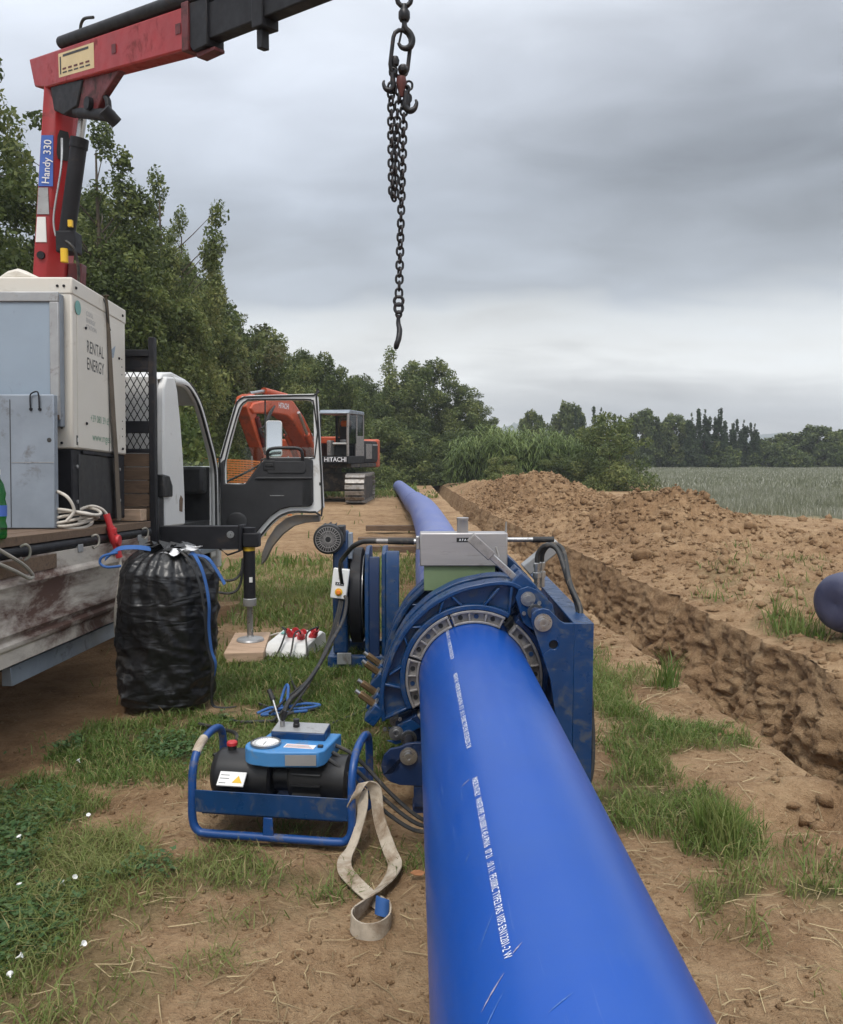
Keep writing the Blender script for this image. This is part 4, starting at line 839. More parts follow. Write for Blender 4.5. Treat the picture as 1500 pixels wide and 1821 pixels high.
b = mb(); b.prism([(5.985, .12), (5.97, .55), (6.00, .90), (6.05, 1.0), (6.14, 1.0), (6.2, .85), (6.16, .12)], -.635, -.530, 'x'); b.build('gear_case', 'machine_blue', fc, .012)
b = mb(); b.prism([(6.03, .80), (6.04, .985), (6.12, .985), (6.20, .75)], -.530, -.50, 'x'); b.build('guard', 'galvanised', fc, .004)
MOT = (-.655, 5.98, .955)
mb().lathe([(.090, -.10), (.104, -.095), (.107, -.08), (.107, -.02), (.100, -.012), (.096, .0), (.094, .13), (.06, .14), (0, .14)], MOT, 'y', 32).build('motor', 'black_plastic', fc)
b = mb()
for k in range(28):
    a = 2*math.pi*k/28; b.box(.022, .090, -.003, .003, -.0022, .0022, Matrix.Translation((MOT[0], MOT[1]-.098, MOT[2])) @ Matrix.Rotation(a, 4, 'Y'))
for r_ in (.022, .058, .088): b.tube([(MOT[0]+r_*math.cos(a), MOT[1]-.099, MOT[2]+r_*math.sin(a)) for a in np.linspace(0, 2*math.pi, 28, endpoint=False)], .0028, 6, True)
b.build('fan_grille', 'cast_grey', fc)
for k in range(16): 
    a = 2*math.pi*k/16; mb().box(.092, .108, 0, .12, -.003, .003, Matrix.Translation(MOT) @ Matrix.Rotation(a, 4, 'Y')).build('cooling_fin', 'black_plastic', fc)
mb().box(-.60, -.545, 5.93, 6.06, .93, 1.045).build('terminal_box', 'black_plastic', fc, .006)
Mc = Matrix.Translation((-.572, 5.88, .645)) @ Matrix.Rotation(R(7), 4, 'Y') @ Matrix.Rotation(R(-4), 4, 'X')
mb().box(-.056, .056, -.035, .035, -.105, .105, Mc).build('control_box', 'white_label', fc, .006)
mb().box(-.030, .030, -.0372, -.0355, -.012, .010, Mc).build('label_plate', 'text_dark', fc); me = lettering('A F A', .018, 'text_white', fc, (0, 0, 0), (1, 0, 0), (0, 0, 1), 'CENTER', bold=.0004); me.data.transform(Mc @ Matrix.Translation((0, -.0378, -.001)))
o = mb().lathe([(.027, -.0355), (.027, -.040), (.0, -.040)], (0, 0, -.058), 'y', 20).build('stop_button_ring', 'yellow_label', fc); o.data.transform(Mc); o = mb().lathe([(.016, -.040), (.018, -.055), (.014, -.060), (.0, -.061)], (0, 0, -.058), 'y', 20).build('stop_button', 'hivis', fc); o.data.transform(Mc)
mb().box(-.016, .016, -.040, -.0355, .035, .08, Mc).build('switch_plate', 'white_label', fc, .002); o = mb().lathe([(.011, -.040), (.010, -.056), (0, -.056)], (0, 0, .055), 'y', 12).build('switch_knob', 'black_plastic', fc); o.data.transform(Mc)
mb().tube(catmull([(-.572, 5.87, .75), (-.575, 5.87, .79), (-.56, 5.88, .79), (-.555, 5.9, .75)], 6), .008, 8).build('hanging_hook', 'black_plastic', fc)
for k in range(3):
    pth = catmull([(-.575+k*.012, 5.87, .545), (-.585+k*.012, 5.80, .46), (-.62+k*.015, 5.65-.05*k, .32), (-.70, 5.35+k*.06, .12), (-.76-.03*k, 4.9+k*.1, .06), (-.80-.04*k, 4.5+.15*k, .05)], 8); mb().tube(pth, .0075, 8).build('cable', 'cable_black', fc)

# ================================================================ hydraulic power unit
pu = thing('hydraulic_unit', 'blue framed hydraulic power unit with gauge box on the grass', 'hydraulic unit', (-.560, 3.42, .015), (0, 0, -.145))
fr = [(-.34, .16, .05), (-.34, .165, .27), (-.34, .13, .345), (-.34, .03, .365), (-.34, -.09, .345), (-.34, -.155, .28), (-.34, -.17, .18), (-.34, -.17, .07), (-.318, -.17, .025), (-.27, -.17, .016), (-.1, -.17, .016), (.1, -.17, .016), (.25, -.17, .016), (.292, -.17, .025), (.315, -.17, .07), (.315, -.17, .18), (.315, -.155, .28), (.315, -.09, .345), (.315, .03, .365), (.315, .13, .345), (.315, .165, .27), (.315, .16, .05), (.28, .16, .018), (.1, .16, .016), (-.1, .16, .016), (-.31, .16, .018)]
mb().tube(catmull(fr, 5, True), .0165, 12, True).build('tube_frame', 'frame_blue', pu)
for y0 in (-.178, .160): mb().box(-.327, .302, y0, y0+.006, .105, .195).build('rail_plate', 'frame_blue' if y0 > 0 else 'machine_blue', pu, .002)
for y0 in (-.179, .158): mb().prism([(-.045, .02), (.0, .02), (-.004, .1), (-.041, .1)], y0-.002, y0+.006).build('centre_foot', 'frame_blue', pu, .002)
mb().box(-.30, .28, -.171, .159, .098, .104).build('floor_plate', 'machine_blue_dark', pu)
mb().lathe([(0, -.30), (.085, -.30), (.098, -.285), (.100, -.27), (.100, -.055), (.09, -.045), (.0, -.045)], (0, 0, .205), 'x', 36).build('oil_tank', 'black_plastic', pu)
mb().lathe([(.05, -.045), (.062, -.04), (.062, .02), (.088, .03), (.092, .04), (.092, .17), (.096, .175), (.096, .262), (.082, .275), (0, .275)], (0, 0, .205), 'x', 32).build('motor', 'black_plastic', pu)
for k in range(11):
    a = R(-35+k*25); mb().box(.05, .168, -.0025, .0025, .090, .106, Matrix.Translation((0, 0, .205)) @ Matrix.Rotation(a, 4, 'X')).build('motor_fin', 'black_plastic', pu)
mb().lathe([(.018, 0), (.018, .022), (0, .022)], (-.235, 0, .300), 'z', 16).build('filler_neck', 'black_plastic', pu); mb().lathe([(.022, .022), (.022, .034), (.018, .038), (0, .038)], (-.235, 0, .300), 'z', 18).build('filler_cap', 'red_plastic', pu)
b = mb(); plan = [(-.075+.078*math.cos(R(a)), -.055+.078*math.sin(R(a))) for a in range(115, 271, 12)]+[(-.03, -.142), (.165, -.115), (.185, -.09), (.205, .12), (-.095, .12)]; b.prism(plan, .288, .352, 'z'); b.build('gauge_box', 'light_blue', pu, .006)
mb().lathe([(.058, 0), (.062, .004), (.062, .012), (.056, .014), (.054, .008), (.0, .008)], (-.070, -.055, .3515), 'z', 36).build('gauge_rim', 'steel', pu); mb().lathe([(.0535, 0), (.0, 0.0002)], (-.070, -.055, .3605), 'z', 32).build('gauge_dial', 'white_label', pu)
mb().box(-.071, -.069, -.085, -.048, .3612, .3622).build('gauge_needle', 'text_dark', pu)
b = mb()
for k in range(22):
    a = R(-40+k*260/21+140); b.box(.040, .050, -.0007, .0007, 0, .0005, Matrix.Translation((-.070, -.055, .3611)) @ Matrix.Rotation(a, 4, 'Z'))
b.build('gauge_scale', 'text_dark', pu)
M = Matrix.Translation((.045, .062, .378)) @ Matrix.Rotation(R(6), 4, 'X'); mb().box(-.115, .115, -.05, .05, -.028, .010, M).build('valve_case', 'machine_blue', pu, .004); mb().box(-.112, .112, -.047, .047, .0102, .014, M).build('valve_panel', 'galvanised_light', pu, .001)
mb().lathe([(.014, 0), (.014, .012), (.012, .014), (.013, .032), (0, .034)], (.025, .062, .393), 'z', 16).build('pressure_knob', 'black_plastic', pu)
mb().cyl((-.035, .06, .392), (-.035, .06, .415), .010, n=12).build('lever_base', 'steel', pu); mb().tube([(-.035, .06, .413), (-.03, .065, .44), (-.025, .07, .455)], [.006, .012, .014], 10).build('lever_knob', 'black_plastic', pu); mb().tube([(-.03, .065, .44), (.01, .075, .45)], [.008, .005], 8).build('lever_arm', 'black_plastic', pu)
mb().tube([(-.06, .14, .34), (-.105, .18, .43), (-.125, .20, .47)], .0055, 8).build('pump_lever', 'steel', pu); mb().cyl((-.12, .196, .462), (-.145, .215, .50), .012, .010, 10).build('lever_grip', 'black_rubber', pu); mb().cyl((-.055, .136, .33), (-.068, .147, .358), .011, n=8).build('lever_socket', 'black_plastic', pu)
Ms = Matrix.Translation((.078, -.062, .3525)) @ Matrix.Rotation(R(-2), 4, 'Z'); mb().box(-.065, .062, -.022, .022, 0, .0012, Ms).build('instruction_label', 'white_label', pu)
for k, c in enumerate(('red_plastic', 'text_dark', 'red_plastic')): mb().box(-.06, .055-.01*k, -.016+.012*k, -.0125+.012*k, .0013, .0018, Ms).build('label_line', c, pu)
mb().box(.150, .172, -.066, -.05, .3525, .362).build('toggle_switch', 'black_plastic', pu, .002)
Ms = Matrix.Translation((.098, -.1268, .32)) @ Matrix.Rotation(R(7.9), 4, 'Z'); mb().box(-.062, .062, -.0022, -.0005, -.022, .022, Ms).build('type_plate', 'galvanised_light', pu)
Ms = Matrix.Translation((-.19, -.125, .225)) @ Matrix.Rotation(R(38), 4, 'X'); mb().box(-.056, .056, -.032, .032, -.003, .006, Ms).build('warning_plate', 'white_label', pu, .002); o = mb().prism([(.006, -.018), (.048, -.018), (.027, .014)], .0061, .0072, 'z').build('warning_triangle', 'yellow_label', pu); o.data.transform(Ms)
b = mb().cyl((-.048, -.02, .0063), (-.02, -.02, .0063), .0012, n=6); b.cyl((-.048, 0, .0063), (-.01, 0, .0063), .0012, n=6); b.cyl((-.048, .015, .0063), (-.012, .015, .0063), .0012, n=6); o = b.build('warning_text', 'text_dark', pu); o.data.transform(Ms)
mb().tube(catmull([(-.342, -.12, .325), (-.341, -.09, .345), (-.341, -.04, .359)], 4), .0185, 12).build('tape_wrap', 'webbing', pu)
for k in range(3):
    pth = catmull([(.195, .05-.05*k, .325-.012*k), (.26, .04-.05*k, .300-.02*k), (.34, .01-.04*k, .25-.03*k), (.44, -.03-.03*k, .17-.03*k), (.56, -.06-.02*k, .09-.02*k), (.66, -.05-.01*k, .05)], 7); mb().tube(pth, .0085, 8).build('hydraulic_hose', 'cable_black', pu)

# lifting sling hung over the power unit's frame
sl = thing('lifting_sling', 'dirty white webbing sling with eye loop lying from the blue frame towards the camera', 'sling', (0, 0, 0))
def sling(name, pts, acr, k=7, m='webbing'):
    path = catmull(pts, k); ac = catmull(acr, k); return mb().ribbon(path, ac, .005).build(name, m, sl, 0, 60)
hw = .027
sling('strap', [(-.255, 3.27, .13), (-.272, 3.225, .17), (-.255, 3.20, .225), (-.225, 3.24, .26), (-.185, 3.27, .22), (-.165, 3.22, .12), (-.12, 3.12, .04), (-.098, 3.03, .03), (-.118, 2.93, .028), (-.158, 2.83, .035), (-.195, 2.74, .045), (-.222, 2.67, .045)],
      [(.02, 0, .02), (.022, .01, .01), (.02, .015, .01), (.022, .012, 0), (.024, -.006, .008), (.020, -.004, .018), (.022, .004, .014), (.026, 0, .008), (.024, -.006, .012), (.02, -.010, .016), (.014, -.008, .022), (.002, -.002, .027)])
sling('strap', [(-.235, 3.25, .22), (-.232, 3.215, .15), (-.262, 3.15, .06), (-.288, 3.09, .03), (-.280, 3.0, .026), (-.238, 2.92, .022), (-.188, 2.85, .016), (-.145, 2.78, .022), (-.118, 2.73, .03)],
      [(.022, .008, .01), (.02, 0, .018), (.022, 0, .014), (.026, .002, .004), (.025, .008, .006), (.02, .016, .006), (.019, .018, .004), (.018, .018, .008), (.012, .012, .02)])
sling('eye_loop', [(-.112, 2.73, .035), (-.102, 2.69, .036), (-.108, 2.63, .036), (-.140, 2.585, .036), (-.185, 2.58, .036), (-.220, 2.615, .036), (-.228, 2.66, .038), (-.200, 2.71, .042), (-.17, 2.745, .05)],
      [(0, .004, .028), (0, 0, .029), (.002, 0, .029), (0, .002, .029), (0, .002, .029), (.002, 0, .029), (.002, 0, .029), (.004, 0, .027), (.01, 0, .022)], 6)
sling('blue_eye_pad', [(-.110, 2.705, .042), (-.122, 2.70, .050), (-.140, 2.705, .052), (-.152, 2.72, .05)], [(.002, .01, .026)]*4, 5, 'blue_strap')
# ================================================================ lorry (local: x right side = 0, y forward, z = 0 bed floor)
TL = Vector((-2.0, 3.98195, 1.14933)); TR = (-.04257, 0, .00534); TM = Matrix.Translation(TL) @ Euler(TR).to_matrix().to_4x4()
tk = thing('lorry', 'white flatbed lorry with rusty lowered side and open cab door', 'lorry', TL, TR)
for x0 in (-1.55, -.75): mb().box(x0, x0+.09, -2.6, 4.75, -.38, -.16).build('chassis_rail', 'underbody', tk, .004)
for yy in (-2.2, -.9, .4, 1.7): mb().box(-2.15, -.06, yy, yy+.10, -.16, -.075).build('cross_member', 'underbody', tk, .004)
for k in range(11):
    x0 = -2.2+k*.2; mb().box(x0+.002, x0+.196, -2.6, 2.24, -.045, -.002+.002*(k % 2)).build('floor_board', 'wood_brown', tk, .003)
mb().box(-.012, .004, -2.6, 2.25, -.043, .003).build('edge_strip', 'wood_brown', tk, .002)
mb().tube([(-.02, -2.6, -.075), (-.02, 2.26, -.075)], .030, 14).build('side_rail', 'black_paint', tk)
for yy in (.20, 1.12, 2.06):
    mb().tube(catmull([(.0, yy, -.05), (.025, yy+.01, -.04), (.035, yy+.03, -.06), (.03, yy+.035, -.10), (.008, yy+.02, -.12), (.005, yy-.005, -.105)], 6), .0065, 8).build('rope_hook', 'rope', tk)
prof = [(-.012, -.105), (.004, -.105), (.006, -.20), (.022, -.215), (.026, -.235), (.010, -.26), (.006, -.42), (.018, -.445), (.024, -.465), (.012, -.485), (.010, -.50), (.022, -.515), (.020, -.535), (.006, -.55), (.008, -.622), (-.014, -.622)]
for y0, y1 in ((-2.55, -.62), (-.60, 2.24)): mb().prism(prof, y0, y1).build('drop_side', 'dirty_white_panel', tk, .003)
mb().box(.0065, .012, -.55, .60, -.19, -.112).build('shade_strip', 'wood_brown', tk, .002)  # dark strip standing for the shade below the bed edge
for yy in (-.3, .9, 1.95): mb().box(-.03, .012, yy, yy+.07, -.13, -.085).build('side_hinge', 'galvanised_light', tk, .003)
mb().box(.004, .010, 1.98, 2.16, -.20, -.112).build('lock_plate', 'galvanised_light', tk, .002)
mb().prism([(-.10, -.655), (-.055, -.655), (-.045, -.75), (-.10, -.75)], .20, 2.1).build('underrun_guard', 'galvanised', tk, .004); mb().box(-.30, -.10, .30, .38, -.70, -.38).build('guard_bracket', 'underbody', tk, .004)
mb().box(-.72, -.15, -.35, .18, -.68, -.17).build('tool_locker', 'underbody', tk, .01); mb().box(-.72, -.12, 1.2, 2.0, -.66, -.18).build('fuel_tank', 'underbody', tk, .04)
def wheel(x, y, rz=0, r=.40, zc=-.6, w_=.22):
    ty = mb().lathe([(.55*r, -w_/2), (.90*r, -w_/2), (.985*r, -w_*.40), (r, -w_*.25), (r, w_*.25), (.985*r, w_*.40), (.90*r, w_/2), (.55*r, w_/2)], ax='x', n=40).build('wheel', 'tyre', tk); ty.location = (x, y, zc)
    mb().lathe([(.0, .03), (.16*r, .05), (.2*r, .02), (.44*r, .0), (.5*r, .07), (.56*r, .09), (.56*r, -.09)], ax='x', n=32).build('rim', 'galvanised', ty); mb().lathe([(.14*r, .05), (.14*r, .10), (0, .11)], ax='x', n=16).build('hub', 'underbody', ty)
for x, y, zc in ((-.26, 3.78, -.585), (-1.94, 3.78, -.585), (-.28, -1.2, -.79), (-1.92, -1.2, -.79)): wheel(x, y, zc=zc, r=.41)
mb().prism([(3.30, -.62), (3.32, -.30), (3.45, -.15), (3.65, -.10), (3.90, -.10), (4.12, -.18), (4.24, -.34), (4.27, -.6), (4.23, -.6), (4.20, -.36), (4.10, -.22), (3.90, -.14), (3.65, -.14), (3.47, -.19), (3.36, -.33), (3.34, -.62)], -.40, -.04, 'x').build('wheel_arch', 'black_plastic', tk)
# headboard
for x0 in (-.045, -2.16): mb().box(x0, x0+.047, 2.375, 2.44, -.30, 1.385).build('headboard_post', 'black_paint', tk, .006)
b = mb().box(-2.115, -.0455, 2.38, 2.43, 1.24, 1.29); b.box(-2.115, -.0455, 2.39, 2.42, 1.13, 1.155); b.build('headboard_rail', 'black_paint', tk, .004)
mb().box(-2.115, -.0455, 2.40, 2.41, 1.155, 1.24).build('headboard_plate', 'black_paint', tk); mb().box(-2.115, -.0455, 2.38, 2.43, .665, .755).build('headboard_rail', 'black_paint', tk, .004); mb().box(-2.115, -.0455, 2.38, 2.43, .515, .545).build('headboard_rail', 'black_paint', tk, .004)
def lattice(z0, z1, x0=-2.11, x1=-.046, pitch=.050, sl=.55):
    b = mb(); h = z1-z0; run = h*sl; n = int((x1-x0+run)/pitch)
    for k in range(n+1):
        for sgn in (1, -1):
            xs = x0-run+k*pitch if sgn > 0 else x0+k*pitch; a = (xs, z0); c = (xs+sgn*run if sgn > 0 else xs-run, z1)
            t0, t1 = 0, 1
            dx = c[0]-a[0]
            for lim, s in ((x0, 1), (x1, -1)):
                if dx != 0:
                    t = (lim-a[0])/dx
                    if (a[0]-lim)*s < 0: t0 = max(t0, t)
                    if (c[0]-lim)*s < 0: t1 = min(t1, t)
            if t1-t0 < .02: continue
            p0 = (a[0]+dx*t0, z0+h*t0); p1 = (a[0]+dx*t1, z0+h*t1); wd = .0042
            b.add([(p0[0]-wd, 2.404, p0[1]), (p0[0]+wd, 2.400, p0[1]), (p1[0]+wd, 2.400, p1[1]), (p1[0]-wd, 2.404, p1[1]), (p0[0]-wd, 2.407, p0[1]), (p0[0]+wd, 2.403, p0[1]), (p1[0]+wd, 2.403, p1[1]), (p1[0]-wd, 2.407, p1[1])], [(0, 1, 2, 3), (7, 6, 5, 4), (0, 4, 5, 1), (2, 6, 7, 3)])
    return b
lattice(.755, 1.13).build('headboard_mesh', 'black_paint', tk, 0, 0); lattice(.545, .665).build('headboard_mesh', 'black_paint', tk, 0, 0)
for k in range(5):
    z0 = .005+k*.102; mb().box(-2.11, -.046, 2.39, 2.425+.006*(k % 2), z0, z0+.096).build('headboard_plank', 'wood_brown', tk, .003)
mb().box(-.42, -.06, 2.22, 2.36, .004, .09).build('bed_timber', 'wood_pale', tk, .004)
# cab
rear = [(2.62, -.06), (2.60, .5), (2.62, 1.02), (2.70, 1.13), (2.92, 1.155), (2.99, 1.06), (3.08, .80), (3.15, .5), (3.19, .2), (3.20, -.06)]
for x0, x1 in ((-.060, .0), (-2.16, -2.10)): mb().prism(rear, x0, x1, 'x').build('cab_rear_quarter', 'white_paint', tk, .014)
mb().box(-2.10, -.06, 2.625, 2.66, -.06, .55).build('cab_back', 'white_paint', tk, .004); mb().box(-2.10, -.06, 2.625, 2.66, .95, 1.12).build('cab_back', 'white_paint', tk, .004); mb().box(-2.10, -1.65, 2.625, 2.66, .551, .949).build('cab_back', 'white_paint', tk, .004); mb().box(-.55, -.06, 2.625, 2.66, .551, .949).build('cab_back', 'white_paint', tk, .004)
roof = [(2.64, 1.10), (2.70, 1.155), (2.95, 1.20), (3.35, 1.195), (3.62, 1.13), (3.80, 1.03), (3.79, 1.005), (3.60, 1.10), (3.35, 1.155), (2.95, 1.16), (2.70, 1.115)]
mb().prism(roof, -2.13, -.03, 'x').build('cab_roof', 'white_paint', tk, .012)
pil = catmull([(-.035, 2.95, 1.13), (-.03, 3.30, 1.145), (-.03, 3.56, 1.09), (-.028, 3.78, .98), (-.025, 4.05, .74), (-.022, 4.28, .50), (-.02, 4.33, .30), (-.02, 4.34, -.25)], 6)
for dx in (0, -2.09): mb().tube([q+Vector((dx, 0, 0)) for q in pil], .036, 10).build('door_frame', 'white_paint', tk)
mb().tube([q+Vector((.020, -.028, -.010)) for q in pil], .013, 8).build('door_seal', 'black_rubber', tk); mb().tube([q+Vector((.012, .045, .030)) for q in pil[8:]], .016, 8).build('windscreen_seal', 'black_rubber', tk)
ws = [(-2.06, 3.80, 1.02), (-.06, 3.80, 1.02), (-.04, 4.34, .48), (-2.08, 4.34, .48)]; mb().add(ws+[(a, b_+.006, c) for a, b_, c in ws], [(0, 1, 2, 3), (7, 6, 5, 4), (0, 4, 5, 1), (1, 5, 6, 2), (2, 6, 7, 3), (3, 7, 4, 0)]).build('windscreen', 'glass_clear', tk)
mb().box(-2.11, -.05, 4.30, 4.52, -.45, .47).build('cab_front', 'white_paint', tk, .03); mb().box(-2.09, -.06, 4.262, 4.298, -.06, .46).build('firewall', 'dark_interior', tk); mb().box(-2.05, -.07, 4.05, 4.26, .20, .46).build('dashboard', 'dark_interior', tk, .03); mb().box(-2.08, -.06, 2.67, 4.29, -.12, -.06).build('cab_floor', 'dark_interior', tk, .004)
mb().box(-2.11, -2.10, 3.20, 4.30, -.06, .48).build('far_door', 'dark_interior', tk); mb().box(-2.108, -2.102, 3.21, 4.0, .481, 1.05).build('far_window', 'glass_clear', tk)
for x0 in (-.66, -1.30, -1.95): 
    mb().box(x0, x0+.5, 2.85, 3.35, .05, .26).build('seat', 'dark_interior', tk, .04); mb().prism([(2.70, .22), (2.84, .22), (2.80, .50 if x0 > -.9 else .55), (2.70, .50)], x0, x0+.5, 'x').build('seat_back', 'dark_interior', tk, .04)
o = mb().tube([(-.42+.20*math.cos(a), .0, .20*math.sin(a)) for a in np.linspace(0, 6.283, 30, endpoint=False)], .013, 8, True).build('steering_wheel', 'black_plastic', tk); o.location = (0, 3.88, .52); o.rotation_euler = (R(-52), 0, 0)
mb().box(-.40, -.005, 3.215, 4.30, -.30, -.12).build('step_panel', 'white_paint', tk, .02); mb().box(-.30, .02, 3.25, 4.25, -.36, -.302).build('cab_step', 'galvanised', tk, .01)
mb().prism([(2.50, .18), (2.74, .18), (2.74, .27), (2.66, .345), (2.50, .355)], -.10, .03, 'x').build('air_intake', 'black_plastic', tk, .01); mb().box(-.09, .0, 2.45, 2.60, -.30, .179).build('air_duct', 'black_plastic', tk, .01)
mb().prism([(3.02, .06), (3.10, .05), (3.12, .16), (3.06, .19), (3.02, .15)], .0005, .004, 'x').build('rust_patch', 'wood_brown', tk)
mb().box(-.30, -.02, 4.50, 4.62, -.55, -.30).build('bumper_end', 'white_paint', tk, .02); mb().box(-2.12, -.30, 4.50, 4.64, -.55, -.30).build('bumper', 'white_paint', tk, .02)
# mirror arm on the pillar (inside mirror seen through the screen)
mb().box(-.75, -.55, 3.92, 3.94, .80, .88).build('rear_view_mirror', 'black_plastic', tk, .01)
# open door: its plane stands across the lorry
DY = 4.40
dout = [(0, -.37), (0, .50), (.015, .56), (.16, 1.06), (.19, 1.125), (.245, 1.165), (.34, 1.175), (.96, 1.19), (.995, 1.16), (1.052, .06), (.97, .0), (.80, .005), (.70, -.005), (.61, -.045), (.53, -.115), (.45, -.21), (.37, -.30), (.28, -.355)]
win = [(.075, .30), (.075, .52), (.19, .95), (.235, 1.07), (.29, 1.115), (.36, 1.125), (.87, 1.128), (.925, 1.115), (.950, 1.07), (.955, .56), (.48, .56), (.42, .50), (.28, .31), (.25, .30)]
dr = mb().prism(keyhole(dout, win[::-1]), DY, DY+.055).build('door', 'white_paint', tk, .006)
def inset(poly, d):
    n = len(poly); out = []; A = sum(poly[i][0]*poly[(i+1) % n][1]-poly[(i+1) % n][0]*poly[i][1] for i in range(n)); s = 1 if A > 0 else -1
    for i in range(n):
        p0, p1, p2_ = Vector(poly[i-1]), Vector(poly[i]), Vector(poly[(i+1) % n]); e1 = (p1-p0).normalized(); e2 = (p2_-p1).normalized(); nn = Vector((-e1.y-e2.y, e1.x+e2.x))*s
        nn = nn/max(nn.length, 1e-6); c = max(.35, math.sqrt(max(0, (1+e1.dot(e2))/2))); out.append(tuple(p1+nn*d/c))
    return out
seal = [(x, DY-.004, z) for x, z in inset(dout, .016)]; mb().tube([q for q in catmull(seal, 3, True)], .010, 8, True).build('rubber_seal', 'black_rubber', dr)
mb().tube(catmull([(x, DY-.003, z) for x, z in inset(win, -.006)], 2, True), .008, 6, True).build('window_seal', 'black_rubber', dr)
trim = [(.025, -.30), (.025, .50), (.068, .54), (.068, .30), (.25, .292), (.285, .302), (.425, .495), (.485, .556), (.90, .556), (.945, .53), (.948, .12), (.935, .085), (.90, .07), (.72, .066), (.62, .04), (.52, -.03), (.43, -.13), (.34, -.24), (.26, -.30)]
mb().prism(trim, DY-.030, DY-.0005).build('inner_trim', 'door_black', dr, .010)
mb().prism([(.36, .34), (.945, .34), (.945, .365), (.40, .365)], DY-.048, DY-.0305).build('arm_rest', 'door_black', dr, .010); mb().prism([(.50, .40), (.86, .40), (.88, .44), (.86, .52), (.53, .52), (.49, .47)], DY-.040, DY-.0305).build('trim_pad', 'door_black', dr, .010)
mb().lathe([(0, -.012), (.085, -.012), (.10, -.006), (.105, 0)], (.19, DY-.0305, -.09), 'y', 28).build('speaker_cover', 'door_black', dr)
b = mb()
for k in range(11): b.box(.845, .935, DY-.037, DY-.0306, .10+k*.022, .110+k*.022)
b.build('speaker_grille', 'black_plastic', dr)
mb().tube(catmull([(.50, DY-.03, .555), (.505, DY-.055, .615), (.56, DY-.065, .645), (.70, DY-.065, .65), (.80, DY-.065, .645), (.84, DY-.055, .615), (.845, DY-.03, .53)], 6), .017, 10).build('grab_handle', 'black_plastic', dr)
mb().box(.455, .575, DY-.042, DY-.0306, .43, .525).build('latch_surround', 'black_plastic', dr, .008); mb().box(.475, .555, DY-.050, DY-.0425, .465, .495).build('latch_lever', 'black_plastic', dr, .004); mb().box(.52, .66, DY-.0345, DY-.0306, .175, .183).build('pocket_edge', 'galvanised_light', dr)
mb().box(1.005, 1.025, DY-.004, DY+.0005, .28, .31).build('latch_plate', 'black_plastic', dr)
glass_low = [(.078, .303), (.078, .52), (.118, .66), (.952, .66), (.952, .563), (.48, .563), (.42, .503), (.28, .313), (.25, .303)]
mb().prism(glass_low, DY+.022, DY+.026).build('window_glass', 'glass_clear', dr); mb().box(.46, .472, DY+.015, DY+.035, .66, 1.126).build('window_divider', 'black_rubber', dr)
mb().prism([(.56, -.13), (.66, -.05), (.76, -.015), (1.0, -.015), (1.0, -.085), (.86, -.095), (.74, -.13), (.62, -.22), (.52, -.34), (.45, -.48), (.41, -.52), (.42, -.40), (.47, -.27)], DY+.02, DY+.16).build('arch_skirt', 'dirty_grey', dr, .008) if 'dirty_grey' in MATS else None
mat('dirty_grey', (.17, .155, .14), .75, var=.2, dirt=((.24, .19, .14), .4, 5))
mb().prism([(.56, -.13), (.66, -.05), (.76, -.015), (1.0, -.015), (1.0, -.085), (.86, -.095), (.74, -.13), (.62, -.22), (.52, -.34), (.45, -.48), (.41, -.52), (.42, -.40), (.47, -.27)], DY+.057, DY+.16).build('arch_skirt', 'dirty_grey', dr, .008)
mb().tube(catmull([(.02, DY+.09, .30), (.25, DY+.20, .42), (.48, DY+.24, .56)], 6), .011, 8).build('mirror_arm', 'black_plastic', dr)
Mm = Matrix.Translation((.515, DY+.25, .76)) @ Matrix.Rotation(R(9), 4, 'Z') @ Matrix.Rotation(R(-2), 4, 'X'); 
rr_ = lambda w_, h_, r_: [(sx_*(w_-r_)+r_*math.cos(R(a)), sz_*(h_-r_)+r_*math.sin(R(a))) for sx_, sz_, a0 in ((1, 1, 0), (-1, 1, 90), (-1, -1, 180), (1, -1, 270)) for a in range(a0, a0+91, 30)]
o = mb().prism(rr_(.082, .185, .03), -.005, .05).build('mirror_shell', 'white_label', dr, .004); o.data.transform(Mm); o = mb().prism(rr_(.074, .177, .026), -.0075, -.0052).build('mirror_glass', 'mirror_glass', dr); o.data.transform(Mm)
for zz in (.05, .42): mb().cyl((-.004, DY-.004, zz-.04), (-.004, DY-.004, zz+.04), .018, n=10).build('door_hinge', 'black_plastic', dr)

# ================================================================ loader crane on the lorry
hv = Vector((.71473, -.69940, 0)); wv_ = Vector((-.69940, -.71473, 0)); P0 = Vector((-2.962, 6.72, 0))-wv_*.12     # along the boom; wv_ points to the camera side
cr = thing('loader_crane', 'red loader crane with raised column and black telescopic boom on the lorry', 'crane', TM @ Vector((-.85, 2.75, 0)))
CRW = []
def cp(b, name, m, bevel=0, smooth=40): o = b.build(name, m, cr, bevel, smooth); CRW.append(o); return o
def bp(pts, w0, w1, name, m, bevel=.006):
    b = MB(); n = len(pts); f = lambda s, z, w_: P0+hv*s+wv_*w_+Vector((0, 0, z)); b.add([f(s, z, w0) for s, z in pts]+[f(s, z, w1) for s, z in pts], [tuple(range(n)), tuple(range(2*n-1, n-1, -1))]+[(i, (i+1) % n, n+(i+1) % n, n+i) for i in range(n)]); return cp(b, name, m, bevel)
def bpt(s, z, w_): return P0+hv*s+wv_*w_+Vector((0, 0, z))
def slant(b, x0, x1, y0, y1, z0, z1, lean):
    b.add([(x0, y0, z0), (x1, y0, z0), (x1, y1, z0), (x0, y1, z0), (x0+lean, y0, z1), (x1+lean-.02, y0, z1), (x1+lean-.02, y1, z1), (x0+lean, y1, z1)], [(0, 3, 2, 1), (4, 5, 6, 7), (0, 1, 5, 4), (1, 2, 6, 5), (2, 3, 7, 6), (3, 0, 4, 7)]); return b
